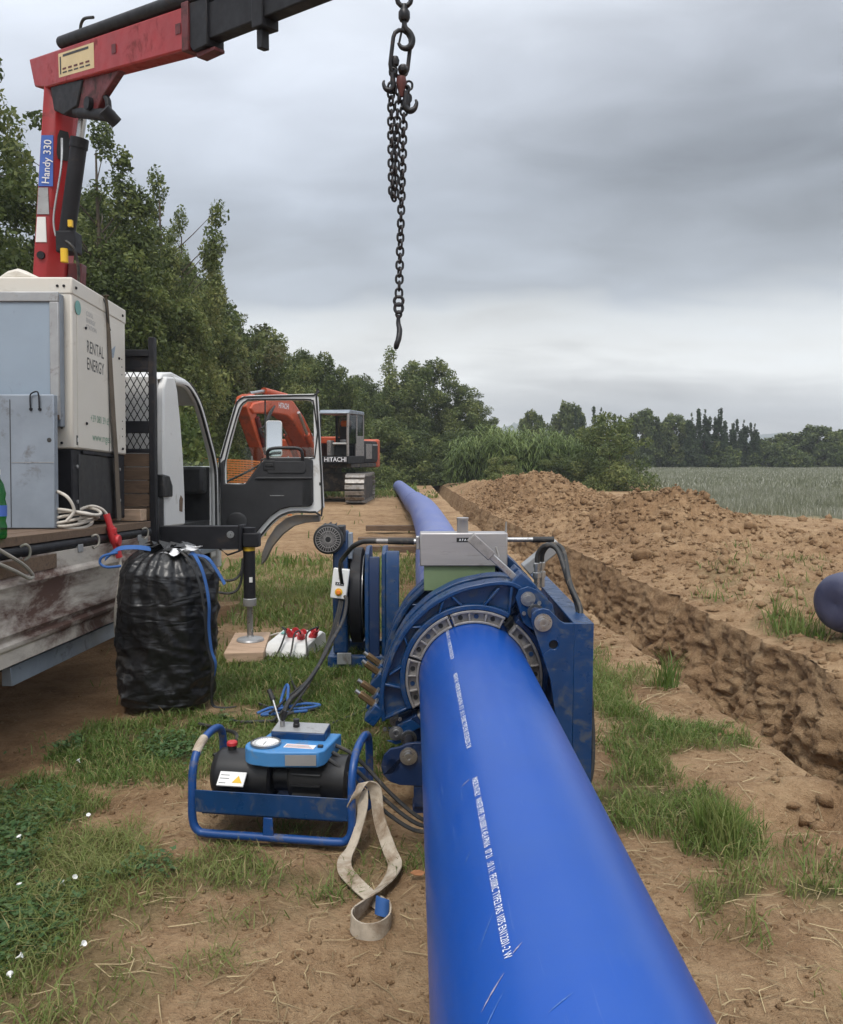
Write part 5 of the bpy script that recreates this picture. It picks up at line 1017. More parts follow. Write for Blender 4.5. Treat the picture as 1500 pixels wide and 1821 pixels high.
_c = [(-3.06, 6.62), (-2.955, 6.62), (-2.845, 6.71), (-2.845, 6.86), (-3.06, 6.86)]; cp(mb().add([(x, y, 2.35) for x, y in _c]+[(x+.19, y, 4.42) for x, y in _c], [(4, 3, 2, 1, 0), (5, 6, 7, 8, 9)]+[(i, (i+1) % 5, 5+(i+1) % 5, 5+i) for i in range(5)]), 'column', 'red_paint', .012)
cp(mb().box(-3.3, -2.45, 6.5, 7.05, 1.0, 1.9), 'crane_base', 'black_paint', .02); cp(mb().lathe([(.24, 1.9), (.24, 2.15), (.20, 2.2), (.20, 2.36)], (-2.93, 6.79, 0), 'z', 28), 'slewing_post', 'red_dark')
cp(slant(mb(), -2.85, -2.72, 6.74, 6.85, 2.35, 3.05, .07), 'column_rib', 'red_dark', .01)
_o = cp(mb().prism([(-.035, -.11), (.035, -.11), (.045, -.07), (.045, .06), (.03, .11), (-.03, .11), (-.045, .06), (-.045, -.07)], -.004, .004), 'column_opening', 'dark_interior'); _o.data.transform(Matrix.Translation((-2.755, 6.660, 3.92)) @ Matrix.Rotation(R(38), 4, 'Z') @ Matrix.Rotation(R(4), 4, 'Y'))
o = cp(slant(mb(), -2.935, -2.825, 6.612, 6.619, 3.60, 3.98, .035), 'name_sticker', 'label_blue')
o2 = lettering('Handy 330', .082, 'white_label', cr, (-2.875, 6.605, 3.615), (.09, 0, 1), (-1, 0, .09), 'LEFT', 'sticker_lettering', 1.0, .92, .0006); CRW.append(o2)
o = cp(slant(mb(), -2.953, -2.86, 6.612, 6.618, 3.39, 3.59, .018), 'faded_sticker', 'galvanised_light'); o = cp(slant(mb(), -2.970, -2.885, 6.612, 6.618, 3.18, 3.37, .018), 'white_sticker', 'white_label')
cp(mb().cyl((-2.725, 6.58, 3.16), (-2.575, 6.52, 3.90), .060, n=20), 'lift_cylinder', 'black_paint'); cp(mb().cyl((-2.575, 6.52, 3.90), (-2.51, 6.50, 4.22), .030, n=16), 'lift_piston', 'steel')
cp(mb().cyl((-2.585, 6.524, 3.85), (-2.571, 6.518, 3.92), .067, n=20), 'cylinder_collar', 'black_paint'); cp(mb().box(-2.77, -2.62, 6.50, 6.64, 3.08, 3.24), 'valve_block', 'black_paint', .01); cp(mb().cyl((-2.70, 6.49, 3.00), (-2.70, 6.49, 3.10), .028, n=12), 'yellow_cap', 'yellow_label'); cp(mb().box(-2.66, -2.63, 6.47, 6.50, 3.26, 3.31), 'yellow_tag', 'yellow_label')
cp(mb().tube(catmull([(-2.74, 6.60, 3.95), (-2.71, 6.50, 3.7), (-2.775, 6.50, 3.35), (-2.77, 6.51, 3.2)], 8), .008, 8), 'pressure_line', 'steel')
cp(mb().tube(catmull([(-2.69, 6.5, 3.16), (-2.63, 6.5, 3.10), (-2.62, 6.55, 2.95), (-2.66, 6.6, 2.8), (-2.75, 6.6, 2.7)], 8), .012, 8), 'hydraulic_hose', 'cable_black'); cp(mb().cyl((-2.93, 6.60, 3.08), (-2.93, 6.64, 3.08), .03, n=14), 'pivot_pin', 'black_paint')
# boom
bp([(-.15, 4.635), (2.22, 4.195), (2.22, 3.945), (.16, 4.330), (-.06, 4.40)], .010, .125, 'boom', 'red_paint', .012)
bp([(2.16, 4.225), (2.235, 4.212), (2.235, 3.930), (2.16, 3.944)], -.002, .137, 'boom_collar', 'red_dark', .006)
bp([(2.235, 4.17), (4.25, 3.90), (4.25, 3.715), (2.235, 3.965)], .025, .108, 'telescopic_section', 'black_paint', .008)
bp([(2.235, 4.20), (2.42, 4.165), (2.42, 3.905), (2.27, 3.915), (2.235, 3.95)], .008, .125, 'section_head', 'black_paint', .006); bp([(2.26, 3.92), (2.46, 3.89), (2.46, 3.87), (2.27, 3.885)], .03, .10, 'section_stop', 'red_dark', .004)
bp([(2.86, 4.10), (2.96, 4.08), (2.96, 3.83), (2.86, 3.845)], .012, .122, 'section_head', 'black_paint', .006); bp([(2.875, 3.84), (2.925, 3.83), (2.925, 3.73), (2.875, 3.74)], .05, .10, 'parking_peg', 'black_paint', .006)
bp([(3.70, 4.02), (3.80, 4.00), (3.80, 3.755), (3.70, 3.77)], .015, .118, 'section_head', 'black_paint', .006)
for w_, s0, s1, dz, r_ in ((.095, .40, 2.5, .095, .045), (.03, .70, 2.6, .125, .05)):
    cp(mb().cyl(bpt(s0, 4.595-(s0+.15)*.1857+dz, w_), bpt(s1, 4.595-(s1+.15)*.1857+dz, w_), r_, n=18), 'extension_cylinder', 'black_paint')
cp(mb().tube(catmull([bpt(.70, 4.58, .02), bpt(.60, 4.60, .03), bpt(.57, 4.66, .03), bpt(.63, 4.70, .03), bpt(.78, 4.66, .03)], 6), .011, 8), 'hose_loop', 'cable_black')
# brackets and knuckle under the boom
bp([(.10, 4.35), (1.30, 4.125), (1.02, 4.02), (.95, 3.96), (.70, 3.98), (.55, 4.08), (.25, 4.18)], .045, .095, 'knuckle_bracket', 'red_dark', .008); bp([(.20, 4.33), (.75, 4.22), (.65, 4.06), (.42, 4.06), (.25, 4.14)], .01, .11, 'knuckle_block', 'black_paint', .01)
cp(mb().cyl(bpt(.85, 4.02, .0), bpt(.85, 4.02, .13), .045, n=18), 'knuckle_pin', 'black_paint'); cp(mb().cyl(bpt(.55, 4.06, .06), bpt(1.10, 3.88, .07), .042, n=16), 'link_arm', 'black_paint'); cp(mb().cyl(bpt(1.10, 3.84, .03), bpt(1.10, 3.91, .12), .044, n=14), 'link_eye', 'black_paint'); cp(mb().tube([bpt(1.02, 4.04, .07), bpt(1.06, 3.99, .07), bpt(1.07, 3.91, .07)], .022, 10), 'link_plate', 'black_paint')
# load chart on the camera side of the boom
n0 = .1255
def bq(s0, s1, f0, f1, off, name, m):
    ztop = lambda s: 4.635-(s+.15)*.1857; b = MB(); pts = [(s0, ztop(s0)-f0), (s1, ztop(s1)-f0), (s1, ztop(s1)-f1), (s0, ztop(s0)-f1)]; b.add([bpt(s, z, off) for s, z in pts]+[bpt(s, z, off-.001) for s, z in pts], [(0, 1, 2, 3), (7, 6, 5, 4), (0, 4, 5, 1), (1, 5, 6, 2), (2, 6, 7, 3), (3, 7, 4, 0)]); return cp(b, name, m)
bq(.40, .98, .035, .205, n0+.0005, 'load_chart', 'cream_label'); bq(.48, .90, .050, .066, n0+.0022, 'chart_boom', 'text_dark'); bq(.425, .445, .06, .185, n0+.0022, 'chart_column', 'text_dark')
for k in range(5): bq(.47+k*.095, .53+k*.095, .145, .158, n0+.0022, 'chart_figures', 'red_dark'); bq(.47+k*.095, .54+k*.095, .172, .182, n0+.0022, 'chart_figures', 'text_dark')
for s in (1.25, 2.08): bq(s, s+.06, .09, .15, n0+.004, 'boom_boss', 'red_dark')
# stabiliser beam and leg
TB = lambda x, y, z: TM @ Vector((x, y, z))
def tb(x0, x1, y0, y1, z0, z1, name, m, bevel=.005): b = MB().box(x0, x1, y0, y1, z0, z1, TM); return cp(b, name, m, bevel)
tb(-2.5, .60, 2.50, 2.66, -.222, -.045, 'stabiliser_beam', 'black_paint'); tb(.60, .625, 2.485, 2.675, -.235, -.035, 'beam_end_plate', 'black_paint')
cp(mb().cyl(TB(.54, 2.49, -.11), TB(.54, 2.50, -.11), .028, n=16), 'bolt_head', 'steel'); tb(.625, .75, 2.52, 2.64, -.21, -.10, 'leg_clamp', 'black_paint', .01); cp(mb().lathe([(.05, -.05), (.052, .02), (.035, .04), (0, .042)], tuple(TB(.665, 2.58, -.11)), 'z', 16), 'leg_cap', 'black_paint')
LX0, LY0 = TB(.665, 2.58, -.1)[0], TB(.665, 2.58, -.1)[1]
cp(mb().lathe([(.046, .40), (.046, .93), (.052, .935), (.052, .98)], (LX0, LY0, 0), 'z', 24), 'leg_tube', 'black_paint'); cp(mb().lathe([(.050, .365), (.052, .37), (.052, .42), (.047, .425)], (LX0, LY0, 0), 'z', 20), 'leg_gland', 'galvanised_light'); cp(mb().lathe([(.024, .10), (.024, .37)], (LX0, LY0, 0), 'z', 18), 'leg_piston', 'steel'); cp(mb().lathe([(.0, .085), (.105, .085), (.108, .092), (.10, .105), (.03, .118), (.026, .13), (0, .13)], (LX0, LY0, 0), 'z', 28), 'leg_foot', 'galvanised_light')
cp(mb().lathe([(.0465, .80), (.0467, .80), (.0467, .885), (.0465, .885)], (LX0, LY0, 0), 'z', 24), 'yellow_sticker', 'yellow_label'); cp(mb().box(LX0+.008, LX0+.032, LY0-.048, LY0-.0405, .555, .595), 'white_sticker', 'white_label')
for k in range(2): cp(mb().tube(catmull([TB(.0, 2.60, -.42-k*.12), TB(.30, 2.56, -.44-k*.10), TB(.52, 2.54, -.47-k*.10), TB(.60, 2.56, -.42-.08*k), TB(.62, 2.57, -.30)], 7), .010, 8), 'hydraulic_hose', 'cable_black')
for o in CRW: o.data.transform(Matrix.Translation(-cr.location))

# ================================================================ load on the bed
def on_truck(name, label, cat, x, y, z=0, group=None): return thing(name, label, cat, TM @ Vector((x, y, z)), TR, group)
GX, GY = -.15, 1.235
ge = on_truck('generator', 'cream white generator cabinet with black base on the lorry bed', 'generator', GX, GY)
mb().box(-1.15, 0, 0, .955, .49, 1.53).build('cabinet', 'cream_paint', ge, .012); mb().box(-1.14, -.012, .012, .945, .03, .488).build('base_frame', 'black_paint', ge, .008)
mb().box(-1.155, .005, -.005, .960, 1.44, 1.545).build('top_frame', 'cream_paint', ge, .010); mb().box(-.0012, .0035, .07, .80, .50, 1.40).build('side_door', 'cream_paint', ge, .003)
mb().box(.0036, .006, .60, .604, .50, 1.40).build('door_gap', 'text_dark', ge); mb().box(-.0115, -.006, .10, .72, .07, .46).build('base_door', 'black_plastic', ge, .004); mb().box(-.008, .004, .15, .76, .465, .487).build('door_sill', 'black_paint', ge)
mb().prism([(-.50, 1.545), (-.42, 1.60), (-.36, 1.615), (-.31, 1.60), (-.20, 1.546)], .05, .20).build('lifting_cover', 'cream_paint', ge, .02)
for yy, zz in ((.05, 1.49), (.88, 1.49), (.20, 1.27), (.80, 1.17), (.20, .66), (.86, .53)): mb().lathe([(0, .010), (.008, .008), (.010, .0)], (.0055, yy, zz), 'x', 10).build('bolt_head', 'black_paint', ge)
for xx, zz in ((-.045, 1.49), (-.085, 1.49), (-.07, .76), (-.07, .715), (-.07, 1.03), (-.07, .99), (-.07, .67), (-.07, .62), (-.07, .525)): mb().lathe([(0, -.008), (.007, -.007), (.009, 0)], (xx, -.0055 if zz > 1.44 else -.0005, zz), 'y', 10).build('bolt_head', 'black_paint', ge)
for zz in (1.32, 1.08): mb().box(-.085, -.06, -.012, -.0005, zz-.035, zz+.035).build('door_hinge', 'black_plastic', ge, .003)
for yy in (.1, .86): 
    for zz in (.16, .38): mb().lathe([(0, .009), (.012, .007), (.012, 0)], (-.0118, yy-.02, zz), 'x', 10).build('bolt_head', 'steel', ge)
for k in range(6): mb().lathe([(0, .003), (.005, .002), (.006, 0)], (.0, .875, .62+k*.055+(.28 if k > 2 else 0)), 'x', 8).build('rivet', 'black_paint', ge)
ry, rzv = (0, 1, 0), (0, 0, 1)
lettering('RENTAL', .112, 'text_dark', ge, (.0042, .22, 1.155), ry, rzv, 'LEFT', 'rental_lettering', 1.05, .70, .0006); lettering('ENERGY', .112, 'text_dark', ge, (.0042, .22, 1.045), ry, rzv, 'LEFT', 'energy_lettering', 1.05, .69, .0006)
lettering('+39 080 39 65', .068, 'text_green', ge, (.0042, .27, .70), ry, rzv, 'LEFT', 'phone_lettering', 1.0, .85); lettering('www.mges', .075, 'text_green', ge, (.0042, .30, .58), ry, rzv, 'LEFT', 'web_lettering', 1.0, .98); lettering('COOL\nENERGY\nSTATION', .042, 'galvanised_light', ge, (.0042, .215, 1.325), ry, rzv, 'LEFT', 'faded_lettering', 1, 1)
mb().lathe([(0, .0015), (.045, .0015), (.045, 0)], (.0042, .085, 1.375), 'x', 24).build('round_sticker', 'label_teal', ge); mb().prism([(.62, 1.14), (.70, 1.16), (.74, 1.25), (.68, 1.22), (.63, 1.19)], .0040, .0045, 'x').build('faded_sticker', 'grey_panel', ge)
mb().box(.0001, .002, .05, .115, .515, .575).build('serial_sticker', 'text_dark', ge); mb().box(.0021, .003, .062, .105, .535, .560).build('serial_print', 'white_label', ge)
# lashing strap over the generator
sp = on_truck('lashing_strap', 'worn brown webbing strap hanging over the generator side', 'strap', GX, GY)
pth = [(-1.20, .50, 1.2), (-1.17, .50, 1.54), (-.60, .51, 1.552), (-.02, .53, 1.552), (.012, .54, 1.54), (.014, .57, 1.38), (.018, .60, 1.1), (.020, .64, .75), (.022, .68, .5), (.016, .72, .25), (.02, .74, .02)]
mb().ribbon(catmull(pth, 6), catmull([(0, .018, 0), (0, .018, 0), (0, .02, 0), (0, .016, 0), (.006, .010, 0), (.010, .006, 0), (.005, .022, 0), (.003, .032, 0), (0, .036, 0), (0, .040, 0), (0, .042, 0)], 6), .003).build('strap', 'webbing_brown', sp, 0, 60)
mb().tube(catmull([(-.01, .51, 1.553), (.014, .52, 1.50), (.016, .56, 1.40), (.02, .60, 1.33)], 5), .004, 6).build('strap_edge', 'text_dark', sp)
# cabinets in front of the generator
tc_ = on_truck('steel_panel', 'grey steel panel in a galvanised frame on the generator end', 'panel', -.195, 1.155)
mb().box(-.95, 0, .012, .075, .62, 1.43).build('body', 'galvanised', tc_, .006); b = mb().box(-.95, 0, -.012, .0115, 1.375, 1.435); b.box(-.055, 0, -.012, .0115, .66, 1.3745); b.box(-.95, -.0555, -.012, .0115, .66, .70); b.build('front_frame', 'galvanised_light', tc_, .005); mb().box(-.94, -.0555, .001, .0110, .7005, 1.3745).build('front_panel', 'grey_panel', tc_, .002)
mb().box(-.055, -.0, -.0135, -.0121, .66, .69).build('rust_spot', 'wood_brown', tc_)
tb_ = on_truck('tool_chest', 'shallow battered galvanised chest with wire handle below the framed grey panel', 'chest', -.175, 1.02)
mb().box(-.90, 0, 0, .055, .004, .80).build('body', 'galvanised', tb_, .006); mb().box(-.262, -.258, -.0025, .0005, .01, .77).build('seam', 'text_dark', tb_); mb().box(-.255, -.002, -.003, -.0005, .395, .399).build('crease', 'galvanised_light', tb_)
mb().tube(catmull([(-.135, -.008, .715), (-.135, -.012, .77), (-.13, -.012, .80), (-.10, -.012, .815), (-.085, -.012, .80), (-.082, -.01, .72)], 5), .0045, 8).build('wire_handle', 'black_paint', tb_)
for xx in (-.135, -.082): mb().lathe([(0, -.01), (.009, -.008), (.010, 0)], (xx, -.0005, .712), 'y', 10).build('handle_stud', 'black_paint', tb_)
mb().lathe([(0, -.004), (.012, -.003), (.014, 0)], (-.03, -.0005, .53), 'y', 10).build('lock', 'text_dark', tb_)
bo = on_truck('plastic_bottle', 'green plastic drink bottle with blue label at the left picture edge', 'bottle', -.012, .0, .0)
mb().lathe([(0, 0), (.036, .0), (.042, .012), (.043, .06), (.037, .085), (.042, .11), (.042, .16), (.036, .19), (.040, .215), (.030, .26), (.014, .29), (.013, .315)], n=24).build('body', 'bottle_green', bo); mb().lathe([(.0432, .108), (.0434, .108), (.0434, .16), (.0432, .16)], n=24).build('label', 'label_blue', bo); mb().lathe([(.016, .305), (.016, .33), (0, .33)], n=16).build('cap', 'white_label', bo)
ro = on_truck('rope_loop', 'loop of grey rope hanging from the bed edge at the far left', 'rope', .02, .1, -.1)
mb().tube(catmull([(-.02, -.25, .10), (.02, -.12, .03), (.03, .02, -.03), (.03, .10, -.075), (.03, .125, -.10), (.03, .08, -.105), (.03, -.05, -.06), (.0, -.2, .0)], 7), .0095, 8).build('rope', 'rope', ro)
co = on_truck('cable_coil', 'coil of cream power cable lying on the bed before the generator', 'cable', -.16, 1.16)
for k in range(6):
    a0 = .1*k; pts = [(-.03+(.15+.012*k)*math.cos(a), .05+(.13+.008*k)*math.sin(a)+.02*math.sin(2*a+k), .02+.016*k+.02*math.sin(a*2+k)) for a in np.linspace(a0, a0+6.283, 14, endpoint=False)]
    mb().tube(catmull(pts, 4, True), .0095, 8, True).build('cable_turn', 'cable_white', co)
mb().tube(catmull([(.05, -.13, .05), (.09, -.12, .11), (.06, -.14, .19), (-.03, -.10, .23)], 7), .0095, 8).build('cable_end', 'cable_white', co); mb().tube(catmull([(-.02, .18, .10), (.06, .22, .13), (.11, .27, .11), (.135, .30, .07)], 7), .0095, 8).build('cable_end', 'cable_white', co)
pl = on_truck('power_connector', 'red industrial plug and socket hanging over the bed edge', 'connector', .02, 1.36, .0)
A_, B_ = Vector((-.015, 0, .08)), Vector((.055, .03, -.20)); dd = (B_-A_)
for t0, t1, r0, nm, m in ((0, .30, .021, 'plug_tail', 'red_plastic'), (.29, .42, .027, 'plug_ring', 'red_plastic'), (.41, .66, .030, 'socket_body', 'red_plastic'), (.65, 1.0, .022, 'socket_tail', 'red_plastic')): mb().cyl(A_+dd*t0, A_+dd*t1, r0, r0*.94, 18).build(nm, m, pl)
mb().lathe([(0, -.012), (.034, -.012), (.037, -.006), (.037, .006), (.034, .012), (0, .012)], tuple(A_+dd*.60+Vector((.03, -.015, .0))), 'x', 24).build('socket_lid', 'red_plastic', pl, .002); mb().box(-.012, .012, -.015, .015, -.02, .02, Matrix.Translation(A_+dd*.42+Vector((.02, -.01, .01)))).build('latch', 'red_plastic', pl, .003)
mb().tube(catmull([tuple(B_), (.06, .035, -.28), (.05, .02, -.40), (.035, .0, -.55), (.03, .02, -.70), (.04, .06, -.85)], 7), .0095, 8).build('cable', 'cable_white', pl)

# ================================================================ rubbish bag
def bag():
    n, m = 112, 120; V = []; c = np.array([-1.575, 5.13]); U = np.linspace(0, 1, m); A = np.pi/2+np.linspace(0, 2*np.pi, n, endpoint=False)
    uu, aa = np.meshgrid(U, A, indexing='ij'); prof = np.interp(uu, [0, .03, .10, .30, .55, .72, .84, .92, .97, 1], [.17, .268, .285, .292, .296, .294, .274, .215, .15, .06])
    cx, cy = np.cos(aa), np.sin(aa); z = uu*.98
    tw = aa*3+uu*5
    fold = (fbm(cx*1.8+uu*2, cy*1.8+uu*4, oct=3, seed=101)-.5)*.085
    diag = (np.abs(fbm(aa*1.6+uu*5.0, uu*8.0-aa*1.8, oct=2, seed=103)-.5))*-.045
    gath = np.sin(aa*17+6*fbm(cx*2, cy*2, oct=2, seed=104)+uu*3)*.013*np.interp(uu, [0, .7, .9, 1], [.15, .35, 1.2, 1.0])
    sag = np.abs(fbm(aa*1.1-uu*2, uu*15+aa*1.2, oct=2, seed=105)-.5)*-.020*np.interp(uu, [0, .08, .35, .5], [.3, 1, 1, .35])
    ridge = lambda n_: np.clip(1-np.abs(2*n_-1), 0, 1)**9
    crease = ridge(fbm(cx*2.4+uu*2.5, cy*2.4-uu*3.5, uu*4, oct=2, seed=111))*.010+ridge(fbm(cx*3.1-uu*5, cy*3.1+3, uu*7, oct=2, seed=113))*.006
    r = prof*(1+.04*np.cos(2*aa))+crease+(fold+diag+gath+sag)*np.interp(uu, [0, .05, 1], [.3, 1, .7])
    X = c[0]+r*cx+.03*uu; Y = c[1]+r*cy*.9; Z = z+(fbm(cx*3, cy*3, uu*3, oct=2, seed=107)-.5)*.05*uu+.01
    V = np.stack([X, Y, Z], -1).reshape(-1, 3); i, j = np.meshgrid(np.arange(m-1), np.arange(n), indexing='ij'); a = i*n+j; b_ = i*n+(j+1) % n
    F = np.stack([a, b_, b_+n, a+n], -1).reshape(-1); return V, F
def bag_mat():
    m = bpy.data.materials.new('bag_black'); m.use_nodes = True; t = m.node_tree; b = t.nodes['Principled BSDF']; b.inputs['Base Color'].default_value = (.010, .010, .011, 1); b.inputs['Roughness'].default_value = .36; b.inputs['Specular IOR Level'].default_value = .5
    vec = N(t, 'ShaderNodeTexCoord').outputs['Object']; mp_ = N(t, 'ShaderNodeMapping'); mp_.inputs['Rotation'].default_value = (R(30), R(35), 0); mp_.inputs['Scale'].default_value = (2, 2, 7); t.links.new(vec, mp_.inputs[0])
    h = math_node(t, 'ADD', noise(t, mp_.outputs[0], 1.7, 2, .5, 1.0), math_node(t, 'MULTIPLY', noise(t, vec, 14, 2, .5, 1.2), .25)); bn = N(t, 'ShaderNodeBump'); bn.inputs['Strength'].default_value = .55; bn.inputs['Distance'].default_value = .03; t.links.new(h, bn.inputs['Height']); t.links.new(bn.outputs[0], b.inputs['Normal']); MATS['bag_black'] = m
bag_mat(); bv, bf = bag()
bg = thing('rubbish_bag', 'tall bulging black plastic rubbish bag standing on the grass by the lorry', 'bag', (0, 0, 0))
np_mesh('bag_skin', bv, bf, 4, 'bag_black', bg, smooth=True)
b = mb()
for k in range(9):
    a = k/9*6.283; r0 = .05; p0_ = Vector((-1.545+r0*math.cos(a), 5.13+r0*math.sin(a), .955)); p1_ = p0_+Vector((math.cos(a)*.05, math.sin(a)*.04, .03+.03*random.random())); p2_ = p1_+Vector((math.cos(a)*.06, math.sin(a)*.04, -.01)); b.ribbon([p0_, p1_, p2_], [(-math.sin(a)*.03, math.cos(a)*.03, .0), (-math.sin(a)*.035, math.cos(a)*.035, .01), (-math.sin(a)*.02, math.cos(a)*.02, 0)], .002)
b.build('bag_mouth', 'bag_black', bg)
def ribbon_thing(parent, name, pts, acr, m, k=8, th=.003): return mb().ribbon(catmull(pts, k), catmull(acr, k), th).build(name, m, parent, 0, 60)
bs = thing('lashing_strap', 'blue and black lashing straps trailing over the rubbish bag', 'strap', (0, 0, 0))
ribbon_thing(bs, 'blue_strap', [(-1.47, 5.10, .96), (-1.38, 5.02, .97), (-1.32, 4.98, .90), (-1.285, 4.97, .80), (-1.262, 4.96, .66), (-1.268, 4.97, .52), (-1.255, 4.97, .38), (-1.235, 4.98, .30), (-1.25, 4.99, .22)], [(.008, .012, 0), (.008, .012, 0), (.004, .012, .004)]+[(.004, .014, 0)]*6, 'blue_strap')
ribbon_thing(bs, 'blue_strap', [(-1.40, 5.05, .95), (-1.30, 5.06, .93), (-1.25, 5.08, .86), (-1.20, 5.10, .76)], [(.004, .012, .004)]*4, 'blue_strap'); ribbon_thing(bs, 'blue_strap', [(-1.88, 4.98, .93), (-1.80, 4.97, .99), (-1.70, 4.98, 1.0), (-1.62, 5.02, .985)], [(0, .008, .012)]*4, 'blue_strap')
mb().tube(catmull([(-1.80, 4.97, .97), (-1.88, 4.95, .95), (-1.90, 4.95, .91), (-1.86, 4.95, .885), (-1.78, 4.96, .89)], 8), .008, 8).build('blue_strap', 'blue_strap', bs)
ribbon_thing(bs, 'black_strap', [(-1.45, 4.99, .99), (-1.36, 4.93, .92), (-1.30, 4.91, .78), (-1.275, 4.91, .60), (-1.27, 4.93, .42), (-1.24, 4.94, .30), (-1.245, 4.93, .18), (-1.25, 4.95, .06), (-1.20, 4.98, .03), (-1.12, 5.0, .03)], [(.004, .013, 0)]*10, 'black_rubber')
pb = thing('plastic_sheet', 'crumpled white plastic scrap on top of the rubbish bag', 'plastic scrap', (0, 0, 0))
b = mb(); n = 16; rowsn = 9
GXs = [[(-1.56+.25*i/n, 5.02+.10*(j/8-.5)*math.sin(math.pi*min(1, .15+.95*i/n))+.012*math.sin(i*.9+j), .965+.085*max(0, i/n-.45)**1.4+.018*math.sin(i*.8+j*.9)*math.sin(math.pi*i/n)+.022*(j/8)*math.sin(3*i/n)) for i in range(n+1)] for j in range(rowsn)]
b.add([q for r_ in GXs for q in r_], [(j*(n+1)+i, j*(n+1)+i+1, (j+1)*(n+1)+i+1, (j+1)*(n+1)+i) for j in range(rowsn-1) for i in range(n)]); b.build('sheet', 'bag_white', pb, 0, 50)

# ================================================================ timber pad, socket box, ground cables
tp = MB().box(-.145, .145, -.36, .36, 0, .075).build('timber_pad', 'wood_pale', None, .006); tp.location = (LX0-.005, LY0-.05, .012); tp.rotation_euler = (0, 0, R(6)); tag(tp, 'pale wooden board under the stabiliser foot', 'board')
db = thing('socket_box', 'light grey socket box with red sockets on the grass', 'socket box', (-.98, 6.52, 0), (0, 0, R(-14))); db.scale = (.88, .88, .75)
mb().prism([(-.26, .01), (-.26, .07), (-.20, .15), (.16, .20), (.24, .16), (.26, .01)], -.19, .19, 'x').build('box_body', 'white_label', db, .015); mb().box(-.15, -.05, .02, .13, .188, .195, Matrix.Rotation(R(6), 4, 'X')).build('box_label', 'label_teal', db)
for k, (xx, yy) in enumerate(((-.02, -.02), (.07, -.06), (.15, .0))):
    s0 = Vector((xx, yy, .17)); t_ = Vector(((-.35, .25, .5)[k], (-.55, -.75, -.3)[k], .8)).normalized(); mb().cyl(s0, s0+t_*.05, .036, n=18).build('socket', 'red_plastic', db); mb().cyl(s0+t_*.05, s0+t_*.11, .027, .024, 16).build('plug', 'red_plastic', db); mb().lathe([(0, -.008), (.032, -.008), (.032, .008), (0, .008)], tuple(s0+Vector((.0, .05, .055))), 'y', 18).build('socket_lid', 'red_plastic', db)
    pth = catmull([s0+t_*.10, s0+t_*.16+Vector((.0, -.03, 0)), s0+Vector((.01*k, -.18, .08)), s0+Vector((-.04+.05*k, -.30, -.12)), s0+Vector((-.12+.05*k, -.45, -.155))], 7); mb().tube(pth, .0085, 8).build('cable', 'cable_black', db)
mb().tube(catmull([(-.15, .2, .10), (-.25, .26, .13), (-.36, .22, .10), (-.50, .30, .04), (-.75, .35, .03)], 7), .010, 8).build('cable', 'cable_white', db)
GC = 'cables trailing over the grass'
def gcable(name, pts, r_, m, label, k=9):
    P = [(x, y, z+float(ground_h(np.array([x]), np.array([y]))[0])) for x, y, z in pts]; o = MB().tube(catmull(P, k), r_, 8).build(name, m); return tag(o, label, 'cable', GC)
gcable('power_cable', [(-.60, 3.52, .36), (-.605, 3.60, .42), (-.60, 3.75, .44), (-.58, 4.0, .42), (-.55, 4.35, .42), (-.53, 4.8, .46), (-.50, 5.3, .50), (-.515, 5.75, .53), (-.545, 5.86, .545)], .0115, 'cable_black', 'thick black cable rising from the hydraulic unit to the facing tool')
gcable('power_cable', [(-1.20, 4.9, .02), (-1.05, 4.75, .03), (-.85, 4.72, .035), (-.7, 4.62, .03), (-.62, 4.45, .04), (-.55, 4.62, .03), (-.35, 4.9, .03), (-.15, 5.2, .03)], .009, 'cable_black', 'black cable crossing the grass left to right in front of the socket box')
gcable('power_cable', [(-1.25, 4.65, .03), (-1.10, 4.55, .04), (-1.0, 4.45, .05), (-.98, 4.30, .03), (-1.06, 4.2, .02)], .010, 'cable_black', 'short black cable curling beside the rubbish bag')
gcable('power_cable', [(-.95, 5.95, .02), (-.88, 5.6, .03), (-.80, 5.35, .03), (-.74, 5.15, .04), (-.62, 5.05, .03), (-.72, 4.92, .04), (-.86, 5.0, .03), (-1.0, 5.1, .03)], .008, 'cable_black', 'looped black cable below the socket box')
o = gcable('blue_rope', [(-.98, 4.93, .03), (-.90, 4.98, .05), (-.82, 4.96, .04), (-.86, 5.06, .05), (-.84, 5.12, .13), (-.82, 5.10, .14), (-.80, 5.0, .05), (-.70, 4.97, .05), (-.62, 5.05, .04), (-.72, 5.06, .05), (-.86, 4.93, .05), (-.94, 4.87, .04), (-.80, 4.87, .05), (-.68, 4.92, .05)], .009, 'blue_strap', 'tangle of blue rope on the grass below the socket box'); o['category'] = 'rope'

